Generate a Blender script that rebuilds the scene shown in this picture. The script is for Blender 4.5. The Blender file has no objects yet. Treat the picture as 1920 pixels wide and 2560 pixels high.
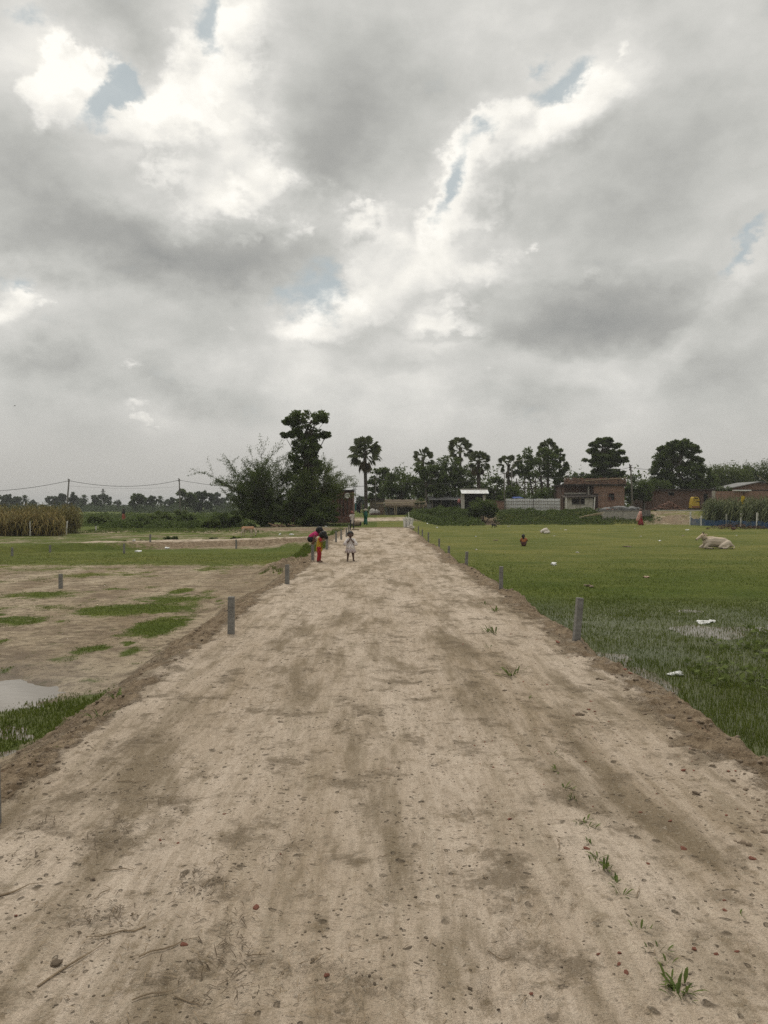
import bpy, bmesh, math, random
import numpy as np
from mathutils import Vector, Matrix, Euler

scene = bpy.context.scene
COL = scene.collection
R = math.radians
rng = np.random.default_rng(7)
random.seed(7)

# ------------------------------------------------------------------ camera
CAM_H, FPX, VPX, HZY = 1.65, 1923.0, 942.0, 1263.0   # eye height, focal length / vanishing point in photo pixels
cam_data = bpy.data.cameras.new('camera')
cam = bpy.data.objects.new('camera', cam_data)
COL.objects.link(cam)
cam_data.sensor_fit = 'VERTICAL'
cam_data.sensor_height = 34.6
cam_data.lens = 34.6 * FPX / 2560.0
cam_data.clip_start, cam_data.clip_end = 0.1, 6000.0
cam.location = (0, 0, CAM_H)
cam.rotation_euler = (R(90) - math.atan((1280 - HZY) / FPX), 0, -math.atan((960 - VPX) / FPX))
scene.camera = cam

scene.view_settings.view_transform = 'Standard'
scene.view_settings.look = 'None'
scene.view_settings.exposure = 0.13
scene.view_settings.gamma = 1.0
scene.view_settings.use_curve_mapping = False
scene.render.engine = 'CYCLES'
cy = scene.cycles
cy.max_bounces, cy.diffuse_bounces, cy.glossy_bounces = 6, 3, 2
cy.transmission_bounces, cy.transparent_max_bounces = 3, 6
cy.use_denoising = False
cy.denoiser = 'OPENIMAGEDENOISE'
cy.denoising_input_passes = 'RGB_ALBEDO_NORMAL'
cy.denoising_prefilter = 'ACCURATE'

# ------------------------------------------------------------------ sun + sky
SUN_EL, SUN_AZ = R(58), R(-18)          # azimuth measured from +Y towards +X
sun_data = bpy.data.lights.new('sun', 'SUN')
sun_data.energy = 1.5
sun_data.angle = R(14)
sun_data.color = (1.0, 0.94, 0.84)
sun = bpy.data.objects.new('sun', sun_data)
COL.objects.link(sun)
sdir = Vector((math.sin(SUN_AZ) * math.cos(SUN_EL), math.cos(SUN_AZ) * math.cos(SUN_EL), math.sin(SUN_EL)))
sun.rotation_euler = sdir.to_track_quat('Z', 'Y').to_euler()
sun.location = sdir * 60


class Nodes:
    """short hand for building node trees"""
    def __init__(self, tree):
        self.t = tree
        self.n, self.l = tree.nodes, tree.links

    def new(self, kind, **kw):
        nd = self.n.new(kind)
        for k, v in kw.items():
            setattr(nd, k, v)
        return nd

    def put(self, sock, v):
        if v is None:
            return
        if isinstance(v, bpy.types.NodeSocket):
            self.l.new(v, sock)
        elif isinstance(v, (tuple, list)) and len(v) == 3 and sock.type == 'RGBA':
            sock.default_value = (*v, 1)
        else:
            sock.default_value = v

    def m(self, op, a, b=None, c=None, clamp=False):
        nd = self.new('ShaderNodeMath', operation=op, use_clamp=clamp)
        for i, v in enumerate((a, b, c)):
            self.put(nd.inputs[i], v)
        return nd.outputs[0]

    def vm(self, op, a, b=None, scale=None):
        nd = self.new('ShaderNodeVectorMath', operation=op)
        self.put(nd.inputs[0], a)
        self.put(nd.inputs[1], b)
        if scale is not None:
            self.put(nd.inputs['Scale'], scale)
        return nd.outputs['Value'] if op in ('LENGTH', 'DOT_PRODUCT', 'DISTANCE') else nd.outputs['Vector']

    def noise(self, vec, scale, detail=2.0, rough=0.5, dist=0.0, lac=2.0, color=False):
        nd = self.new('ShaderNodeTexNoise')
        self.put(nd.inputs['Vector'], vec)
        for k, v in (('Scale', scale), ('Detail', detail), ('Roughness', rough), ('Distortion', dist), ('Lacunarity', lac)):
            self.put(nd.inputs[k], v)
        return nd.outputs['Color' if color else 'Fac']

    def voronoi(self, vec, scale, feature='F1', detail=0.0, rough=0.5, rand=1.0, smooth=None, out='Distance'):
        nd = self.new('ShaderNodeTexVoronoi', feature=feature)
        self.put(nd.inputs['Vector'], vec)
        self.put(nd.inputs['Scale'], scale)
        if 'Detail' in nd.inputs:
            self.put(nd.inputs['Detail'], detail)
            self.put(nd.inputs['Roughness'], rough)
        if smooth is not None:
            self.put(nd.inputs['Smoothness'], smooth)
        self.put(nd.inputs['Randomness'], rand)
        return nd.outputs[out]

    def ramp(self, fac, stops, interp='LINEAR'):
        nd = self.new('ShaderNodeValToRGB')
        nd.color_ramp.interpolation = interp
        el = nd.color_ramp.elements
        while len(el) < len(stops):
            el.new(0.5)
        for e, (p, c) in zip(el, stops):
            e.position = p
            e.color = (*c, 1) if isinstance(c, (tuple, list)) else (c, c, c, 1)
        self.put(nd.inputs[0], fac)
        return nd.outputs[0]

    def mr(self, v, a, b, c=0.0, d=1.0, smooth=False):
        nd = self.new('ShaderNodeMapRange', interpolation_type='SMOOTHSTEP' if smooth else 'LINEAR')
        for i, x in enumerate((v, a, b, c, d)):
            self.put(nd.inputs[i], x)
        return nd.outputs[0]

    def mix(self, fac, a, b, blend='MIX'):
        nd = self.new('ShaderNodeMix', data_type='RGBA', blend_type=blend)
        self.put(nd.inputs[0], fac)
        self.put(nd.inputs[6], a)
        self.put(nd.inputs[7], b)
        return nd.outputs[2]

    def mapping(self, vec, loc=(0, 0, 0), rot=(0, 0, 0), scale=(1, 1, 1), kind='POINT'):
        nd = self.new('ShaderNodeMapping', vector_type=kind)
        self.put(nd.inputs[0], vec)
        nd.inputs[1].default_value, nd.inputs[2].default_value, nd.inputs[3].default_value = loc, rot, scale
        return nd.outputs[0]

    def sep(self, v):
        nd = self.new('ShaderNodeSeparateXYZ')
        self.put(nd.inputs[0], v)
        return nd.outputs

    def comb(self, x, y, z):
        nd = self.new('ShaderNodeCombineXYZ')
        for i, v in enumerate((x, y, z)):
            self.put(nd.inputs[i], v)
        return nd.outputs[0]


def cloud_direction(N, d):
    """direction -> (flattened direction for noise, azimuth / elevation torn by noise at several sizes, medium warp)"""
    sx, sy, sz = N.sep(d)
    sz = N.m('MAXIMUM', sz, 0.0)
    dd = N.comb(sx, sy, N.m('MULTIPLY', sz, 1.5))        # clouds flatten towards the horizon
    az, el = N.m('ARCTAN2', sx, sy), N.m('ARCSINE', sz)
    w1 = N.vm('SUBTRACT', N.noise(dd, 4.0, 2.0, 0.5, color=True), (0.5, 0.5, 0.5))
    w2 = N.vm('SUBTRACT', N.noise(dd, 15.0, 6.0, 0.62, color=True), (0.5, 0.5, 0.5))
    p = N.comb(az, el, 0.0)
    p = N.vm('ADD', p, N.vm('SCALE', w1, scale=0.09))
    p = N.vm('ADD', p, N.vm('SCALE', w2, scale=0.075))
    px, py, _ = N.sep(p)
    return dd, N.comb(px, py, 0.0), el, w2


def cloud_mass(N, p, cx, cy_, rx, ry, rot, wgt, acc):
    u, v = (cx - VPX) / FPX, (HZY - cy_) / FPX
    a0, e0 = math.atan(u), math.atan(v / math.hypot(1, u))
    mp = N.mapping(p, (a0, e0, 0), (0, 0, R(rot)), (rx / FPX, ry / FPX, 1), 'TEXTURE')
    g = N.new('ShaderNodeTexGradient', gradient_type='SPHERICAL')
    N.l.new(mp, g.inputs[0])
    return N.m('MULTIPLY_ADD', g.outputs['Fac'], wgt, acc)


def cumulus_group():
    """height field of the heaped clouds; looked up twice to shade their sunny sides"""
    gt = bpy.data.node_groups.new('cumulus', 'ShaderNodeTree')
    gt.interface.new_socket('Vector', in_out='INPUT', socket_type='NodeSocketVector')
    gt.interface.new_socket('Height', in_out='OUTPUT', socket_type='NodeSocketFloat')
    N = Nodes(gt)
    gi, go = N.new('NodeGroupInput'), N.new('NodeGroupOutput')
    dd, p, el, w2 = cloud_direction(N, gi.outputs[0])
    C = 0.0
    for b in HEAPS:
        C = cloud_mass(N, p, b[0], b[1], b[2] * 1.3, b[3] * 1.3, b[4], b[5], C)
    C = N.m('MINIMUM', C, 1.2)
    puff = N.voronoi(N.vm('ADD', dd, N.vm('SCALE', w2, scale=0.06)), 13.0, 'SMOOTH_F1', 3.0, 0.55, 1.0, 0.35)
    C = N.m('ADD', C, N.mr(puff, 0.1, 0.8, 0.22, -0.30))
    stray = N.mr(N.noise(dd, 5.0, 3.0, 0.5), 0.45, 0.75, 0.0, 0.35)
    C = N.m('ADD', C, N.m('MULTIPLY', stray, N.mr(el, 0.1, 0.4)))
    N.l.new(C, go.inputs[0])
    return gt


def build_sky():
    world = bpy.data.worlds.new('World')
    scene.world = world
    world.use_nodes = True
    nt = world.node_tree
    nt.nodes.clear()
    N = Nodes(nt)
    out = N.new('ShaderNodeOutputWorld')
    bg = N.new('ShaderNodeBackground')
    bg.inputs['Strength'].default_value = 0.1
    N.l.new(bg.outputs[0], out.inputs[0])
    sky = N.new('ShaderNodeTexSky', sky_type='NISHITA', sun_disc=False, sun_elevation=SUN_EL, sun_rotation=SUN_AZ,
                air_density=1.0, dust_density=2.5, ozone_density=1.0, altitude=50)
    d = N.new('ShaderNodeTexCoord').outputs['Generated']
    dd, p, el, w2 = cloud_direction(N, d)
    low = N.mr(el, 0.02, 0.14, 0.25, 1.0, True)
    # thickness of the cloud layer: thin parts glow white, thick parts turn grey
    T = N.mr(N.noise(dd, 2.6, 4.0, 0.5), 0.25, 0.75, -0.08, 0.44)
    for b in CLOUDS:
        T = cloud_mass(N, p, *b[:5], b[5] * (0.66 if b[5] < 0 else 1.0), T)
    fine = N.noise(dd, 22.0, 7.0, 0.6)
    wisp = N.noise(dd, 8.0, 5.0, 0.55)
    T = N.m('ADD', T, N.m('MULTIPLY', low, N.m('ADD', N.mr(wisp, 0.3, 0.7, -0.20, 0.20), N.mr(fine, 0.3, 0.7, -0.08, 0.08))))
    # heaped clouds in front of it, brightest where they face the sun
    grp = cumulus_group()
    h = []
    for off in ((0, 0, 0), (-0.010, -0.004, 0.017)):
        gn = N.new('ShaderNodeGroup')
        gn.node_tree = grp
        N.l.new(N.vm('NORMALIZE', N.vm('ADD', d, off)), gn.inputs[0])
        h.append(gn.outputs[0])
    body = N.mr(h[0], 0.30, 0.56, 0.0, 1.0, True)
    face = N.mr(N.m('SUBTRACT', h[0], h[1]), -0.16, 0.26, -0.7, 1.0)
    deep = N.mr(h[0], 0.45, 1.3, 1.0, 0.45)
    lift = N.m('MULTIPLY', N.m('MULTIPLY', body, deep), N.m('MULTIPLY_ADD', face, 0.50, 0.12))
    T = N.m('SUBTRACT', T, N.m('MULTIPLY', lift, low))
    hole = 0.0
    for b in GAPS:
        hole = cloud_mass(N, p, *b, hole)
    hole = N.m('ADD', hole, N.m('ADD', N.mr(fine, 0.3, 0.7, -0.24, 0.24), N.mr(wisp, 0.3, 0.7, -0.20, 0.20)))
    hole = N.m('SUBTRACT', hole, N.m('MULTIPLY', body, 0.18))
    hole = N.mr(hole, 0.22, 0.80, 0.0, 0.88, True)
    g = lambda s: tuple(((c / 255 + .055) / 1.055) ** 2.4 for c in s)
    cloud = N.ramp(N.m('MULTIPLY', N.m('ADD', T, 0.72), 0.48), [(0.0, g((252, 249, 241))), (0.14, g((240, 237, 229))), (0.28, g((224, 222, 216))), (0.42, g((204, 203, 198))),
                                             (0.58, g((186, 186, 181))), (0.76, g((164, 164, 160))), (1.0, g((142, 143, 141)))])
    blue = N.mix(0.95, N.vm('SCALE', sky.outputs[0], scale=0.1), g((171, 181, 184)))
    col = N.mix(hole, cloud, blue)
    # the air near the horizon, and the brighter cloud deck overhead that the photograph's light implies
    col = N.mix(N.mr(el, 0.0, 0.15, 0.95, 0.0, True), col, g((182, 179, 173)))
    col = N.vm('SCALE', col, scale=N.mr(el, 0.6, 1.3, 1.0, 1.7, True))
    col = N.vm('SCALE', col, scale=10.0)
    N.l.new(col, bg.inputs['Color'])
    world.cycles.sampling_method = 'MANUAL'
    world.cycles.sample_map_resolution = 512


# heaped clouds, holes and thickness of the layer, as (x, y, half width, half height, tilt, weight); x, y name the direction in photo pixels
HEAPS = [(380, 260, 250, 150, 20, 1.0), (600, 130, 190, 190, 20, .8), (590, 520, 230, 150, 15, 1.0), (650, 400, 90, 110, 0, .55), (490, 440, 90, 80, 0, .4),
         (150, 260, 150, 110, 10, .8), (130, 110, 120, 140, 0, .6), (1360, 310, 330, 130, 33, 1.0), (1165, 450, 90, 190, -22, .8), (1150, 670, 190, 140, 25, 1.0),
         (930, 740, 130, 200, -10, .9), (760, 810, 190, 100, 0, .9), (30, 750, 130, 140, 0, .9), (340, 1010, 110, 50, 0, .8), (345, 890, 90, 40, 0, .8),
         (1740, 830, 170, 40, 50, .42), (1850, 670, 130, 40, 42, .42), (860, 560, 150, 110, 30, .7), (1150, 800, 120, 60, 0, .8), (1480, 660, 260, 80, 0, .6),
         (1250, 930, 300, 70, 0, .5), (620, 960, 200, 60, 0, .4)]
GAPS = [(310, 165, 105, 50, -25, 1.2), (262, 235, 50, 105, -28, 1.3), (527, 30, 60, 80, 0, 1.1), (1115, 470, 50, 160, -26, 1.25), (1380, 185, 135, 50, 25, 1.15),
        (1319, 133, 60, 30, 30, .8), (810, 715, 125, 125, 10, 1.0), (1860, 610, 110, 24, 42, .85), (20, 690, 60, 60, 0, .8), (80, 40, 70, 60, 0, .7), (1200, 330, 40, 60, -30, .8)]
CLOUDS = [
    (390, 235, 260, 150, 15, -.85), (560, 100, 190, 200, 0, -.75), (600, 240, 150, 120, 0, -.4), (580, 490, 230, 150, 20, -.85),
    (690, 410, 100, 110, 0, -.5), (190, 240, 130, 110, 0, -.6), (130, 110, 120, 130, 0, -.45), (1340, 290, 330, 130, 33, -.85),
    (1150, 420, 90, 190, -25, -.5), (1130, 650, 170, 120, 25, -.75), (1500, 170, 150, 90, 40, -.35), (900, 530, 190, 120, 35, -.45),
    (790, 790, 190, 90, 0, -.55), (930, 700, 110, 150, 0, -.5), (35, 730, 110, 110, 0, -.55), (345, 1010, 130, 60, 0, -.35),
    (1740, 830, 190, 50, 50, -.55), (1145, 795, 130, 60, 0, -.45), (1250, 50, 200, 120, 0, -.25), (330, 880, 120, 50, 20, -.4),
    (20, 130, 120, 160, 0, -.3), (1400, 560, 180, 60, 20, -.15), (1850, 660, 130, 40, 40, -.5), (1050, 100, 200, 150, 0, -.1),
    (450, 630, 560, 120, 0, .95), (620, 620, 330, 90, 0, .3), (50, 460, 260, 220, 0, .6), (910, 300, 230, 260, 10, .6), (800, 480, 160, 200, 0, .35),
    (1500, 770, 400, 120, 0, .95), (1330, 840, 220, 80, 0, .35), (1620, 470, 420, 330, 0, .45), (1850, 890, 240, 190, 0, .4),
    (340, 60, 240, 110, -10, .5), (1300, 950, 300, 120, 0, .2), (70, 890, 200, 130, 0, .25), (560, 800, 300, 120, 0, .15), (1250, 480, 130, 110, 0, .35),
    (1400, 330, 200, 40, 25, .25), (200, 900, 260, 60, 8, .35), (520, 990, 260, 50, 0, .30), (1020, 900, 220, 60, 0, .30), (1300, 1010, 300, 50, 0, .30), (90, 800, 160, 60, 20, -.35), (560, 900, 160, 50, 10, -.30), (1480, 930, 200, 50, 10, -.25),
]
build_sky()


# ================================================================== helpers
_tab = np.random.default_rng(11).random((256, 256))


def vnoise(x, y, seed=0):
    """value noise, -1..1"""
    x = np.asarray(x, float) + seed * 17.31
    y = np.asarray(y, float) + seed * 9.77
    xi, yi = np.floor(x).astype(int), np.floor(y).astype(int)
    fx, fy = x - xi, y - yi
    fx, fy = fx * fx * (3 - 2 * fx), fy * fy * (3 - 2 * fy)
    a, b = _tab[xi & 255, yi & 255], _tab[(xi + 1) & 255, yi & 255]
    c, d = _tab[xi & 255, (yi + 1) & 255], _tab[(xi + 1) & 255, (yi + 1) & 255]
    return 2 * ((a * (1 - fx) + b * fx) * (1 - fy) + (c * (1 - fx) + d * fx) * fy) - 1


def fbm(x, y, oct_=4, seed=0, gain=0.5):
    s, a, f, t = 0.0, 1.0, 1.0, 0.0
    for i in range(oct_):
        s = s + a * vnoise(x * f, y * f, seed + i * 3)
        t += a
        a *= gain
        f *= 2.03
    return s / t


def sst(a, b, x):
    t = np.clip((np.asarray(x, float) - a) / (b - a), 0, 1)
    return t * t * (3 - 2 * t)


FIELD = -0.30


def edge_left(y):
    return -2.08 + 0.13 * vnoise(y * 0.33, 3.1, 1) + 0.09 * vnoise(y * 1.1, 7.7, 2)


def edge_right(y):
    return 2.46 + 0.12 * vnoise(y * 0.3, 1.3, 4) + 0.11 * vnoise(y * 1.2, 5.2, 5) - 0.18 * sst(14, 24, y)


def bund_axis(x):
    return np.where(x > -15.5, 32.8 + (x + 15.5) * 0.62, 32.8 + (x + 15.5) * 0.35)


def plateau(x):
    return np.interp(x, [-40, -14, -9, -3, 3, 7, 60], [FIELD, FIELD, 0.05, 0.5, 0.55, 1.0, 1.0])


def clod_zone(x, y):
    """0..1: the loose earth along the road edges and the front of the bund"""
    dl, dr = edge_left(y) - x, x - edge_right(y)
    br = 0.5 + 0.5 * fbm(x * 0.9, y * 0.45, 3, 24)
    a = sst(-0.28, 0.05, dl) * (1 - sst(0.45, 0.90, dl)) * np.clip(0.35 + 1.1 * br, 0, 1)
    b = sst(-0.45 - 0.3 * br, 0.0, dr) * (1 - sst(0.34, 0.60, dr)) * np.clip(0.3 + 1.1 * br, 0, 1)
    db = y - bund_axis(x)
    c = sst(-2.4, -1.9, db) * (1 - sst(-1.1, -0.8, db)) * (x < -2.2) * sst(0, 0.3, dl)
    return np.maximum(np.maximum(a, b) * (1 - sst(52, 56, y)), c)


def bund_zone(x, y):
    db = y - bund_axis(x)
    return sst(-2.0, -1.0, db) * (1 - sst(1.0, 1.9, db)) * (x < 0)


def H(x, y):
    x, y = np.broadcast_arrays(np.asarray(x, float), np.asarray(y, float))
    near = 1 - sst(52, 58, y)
    dl, dr = edge_left(y) - x, x - edge_right(y)
    el, er = sst(0.0, 0.85, dl), sst(0.0, 0.46, dr)
    road = (1 - el) * (1 - er) * near
    z = FIELD * np.maximum(el, er) * near
    # road: shallow ruts, lumps
    rut = 0
    for cx, w, dpt in ((-1.05, .17, .022), (0.42, .18, .024), (-0.35, .13, .012), (1.25, .15, .014), (1.75, .12, .01)):
        wob = 0.12 * vnoise(y * 0.22, cx * 9, 6)
        rut = rut - dpt * np.exp(-((x - cx - wob) / w) ** 2)
    z = z + road * (rut + 0.016 * fbm(x * 1.3, y * 0.7, 3, 8) + 0.008 * fbm(x * 7, y * 4, 3, 9) + 0.004 * fbm(x * 22, y * 16, 2, 19))
    # fresh tyre tracks pressed in near the camera: two ribs of lugs between grooves
    for (ax, ay, bx, by, w) in ((0.46, 2.50, 0.75, 3.30, 0.115), (0.10, 2.45, -0.35, 2.75, 0.09)):
        L = math.hypot(bx - ax, by - ay)
        ux, uy = (bx - ax) / L, (by - ay) / L
        t, q = (x - ax) * ux + (y - ay) * uy, (x - ax) * uy - (y - ay) * ux
        inn = sst(-0.12, 0.06, t) * (1 - sst(L - 0.1, L + 0.12, t)) * (1 - sst(w * .9, w * 1.5, np.abs(q)))
        lug = 0.5 + 0.5 * np.sin(np.abs(q) * 2 * np.pi / (w * .55)) * (0.6 + 0.4 * np.sin(t * 2 * np.pi / 0.045 + np.abs(q) * 60))
        z = z + inn * (-0.030 + 0.036 * lug * (0.6 + 0.6 * vnoise(x * 30, y * 30, 22)))
    # fields
    fl = np.maximum(el, er) * near
    z = z + fl * (0.03 * fbm(x * 0.5, y * 0.4, 3, 10) + 0.014 * fbm(x * 3.2, y * 2.4, 3, 11) + (x < 0) * 0.045 * np.abs(fbm(x * 1.7, y * 1.3, 4, 27, 0.6)))
    z = z - 0.085 * np.exp(-(((x + 4.45) / 1.15) ** 2 + ((y - 7.95) / 1.05) ** 2) ** 2) * el
    z = z - 0.05 * np.exp(-(((x + 3.1) / 0.8) ** 2 + ((y - 6.5) / 0.7) ** 2)) * el
    z = z - (0.036 + 0.022 * vnoise(x * 1.4, y * 0.9, 12)) * er * (1 - sst(4.6, 9.5, x - 0.10 * y)) * sst(-2.0, 1.5, y) * (1 - sst(12.5, 17, y))
    # clods
    cz = clod_zone(x, y)
    lump = np.abs(fbm(x * 4.5, y * 4.5, 4, 13, 0.6))
    z = z + cz * (0.10 * lump + 0.05 * np.abs(fbm(x * 13, y * 13, 3, 14)) - 0.02)
    # left bund
    bz = bund_zone(x, y) * np.where(dl > 0, sst(0.0, 0.8, dl), 0)
    z = z + bz * (0.27 + 0.03 * fbm(x * 2, y * 2, 2, 15))
    # heap of dug earth beside the road at the corner of the bund, and the spoil round it
    z = z + 0.30 * np.exp(-(((x + 2.75) / 0.55) ** 2 + ((y - 22.6) / 1.3) ** 2)) * (1 + 0.7 * fbm(x * 4, y * 3, 3, 16))
    z = z + 0.25 * np.exp(-(((x + 3.6) / 0.9) ** 2 + ((y - 35.0) / 2.5) ** 2)) * (1 + 0.6 * fbm(x * 3, y * 2, 3, 17))
    # beyond the end of the road: mound under the big tree, lane and the planted bank
    far = sst(53, 60, y)
    pl = plateau(x)
    rise = np.where(x > 4, sst(77, 83, y), sst(62, 86, y))
    k = sst(2.5, 6, x)
    rise = k * sst(77, 83, y) + (1 - k) * sst(60, 86, y)
    base = np.interp(x, [-40, -12, -9, -2, 3, 6], [FIELD, FIELD, -0.05, 0.0, 0.0, FIELD])
    z = z + far * (base + (pl - base) * rise + 0.05 * fbm(x * 0.35, y * 0.35, 3, 18))
    return z


def hz(x, y):
    return float(H(np.array([x]), np.array([y]))[0])


def PX(px, py, Y):
    """the point seen at photo pixel px, py at depth Y"""
    return Vector(((px - VPX) / FPX * Y, Y, CAM_H - (py - HZY) / FPX * Y))


def GX(px, Y):
    """ground point under photo column px at depth Y"""
    x = (px - VPX) / FPX * Y
    return Vector((x, Y, hz(x, Y)))


def GY(px, py, z=0.0):
    """ground point seen at photo pixel px, py when the ground lies at height z"""
    Y = (CAM_H - z) * FPX / (py - HZY)
    x = (px - VPX) / FPX * Y
    return Vector((x, Y, hz(x, Y)))


# ------------------------------------------------------------------ materials
def new_mat(name):
    m = bpy.data.materials.new(name)
    m.use_nodes = True
    m.node_tree.nodes.clear()
    N = Nodes(m.node_tree)
    out = N.new('ShaderNodeOutputMaterial')
    bs = N.new('ShaderNodeBsdfPrincipled')
    N.l.new(bs.outputs[0], out.inputs[0])
    return m, N, bs


def objco(N):
    return N.new('ShaderNodeTexCoord').outputs['Object']


def bump(N, bs, h, dist=0.02, strength=1.0):
    b = N.new('ShaderNodeBump')
    b.inputs['Strength'].default_value = strength
    b.inputs['Distance'].default_value = dist
    N.put(b.inputs['Height'], h)
    N.l.new(b.outputs[0], bs.inputs['Normal'])


_mats = {}


def mat(name, c1, c2=None, scale=6.0, rough=0.85, bmp=0.0, metal=0.0, spec=0.3, stain=None, detail=5):
    """weathered plain material: two tones mixed by noise, optional stain colour, bump"""
    if name in _mats:
        return _mats[name]
    m, N, bs = new_mat(name)
    co = objco(N)
    c2 = c2 or tuple(v * 0.7 for v in c1)
    f = N.noise(co, scale, detail, 0.6)
    col = N.mix(N.mr(f, 0.32, 0.68), c2, c1)
    if stain:
        col = N.mix(N.mr(N.noise(co, scale * 0.35, 4, 0.6), 0.52, 0.68, 0, 0.75), col, stain)
    N.put(bs.inputs['Base Color'], col)
    bs.inputs['Roughness'].default_value = rough
    bs.inputs['Metallic'].default_value = metal
    bs.inputs['Specular IOR Level'].default_value = spec
    if bmp:
        bump(N, bs, f, bmp)
    _mats[name] = m
    return m


def leaf_mat(name, c1, c2, scale=1.2, trans=0.34):
    """foliage: tone varies by clump and by leaf, some light passes through"""
    if name in _mats:
        return _mats[name]
    m, N, bs = new_mat(name)
    co = objco(N)
    geo = N.new('ShaderNodeNewGeometry')
    f = N.m('ADD', N.m('MULTIPLY', N.noise(co, scale, 3, 0.6), 0.6), N.m('MULTIPLY', geo.outputs['Random Per Island'], 0.4))
    col = N.mix(N.mr(f, 0.25, 0.75), c1, c2)
    N.put(bs.inputs['Base Color'], col)
    bs.inputs['Roughness'].default_value = 0.7
    bs.inputs['Specular IOR Level'].default_value = 0.08
    tr = N.new('ShaderNodeBsdfTranslucent')
    N.put(tr.inputs[0], col)
    ms = N.new('ShaderNodeMixShader')
    ms.inputs[0].default_value = trans
    N.l.new(bs.outputs[0], ms.inputs[1])
    N.l.new(tr.outputs[0], ms.inputs[2])
    out = [n for n in N.n if n.type == 'OUTPUT_MATERIAL'][0]
    N.l.new(ms.outputs[0], out.inputs[0])
    _mats[name] = m
    return m


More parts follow.
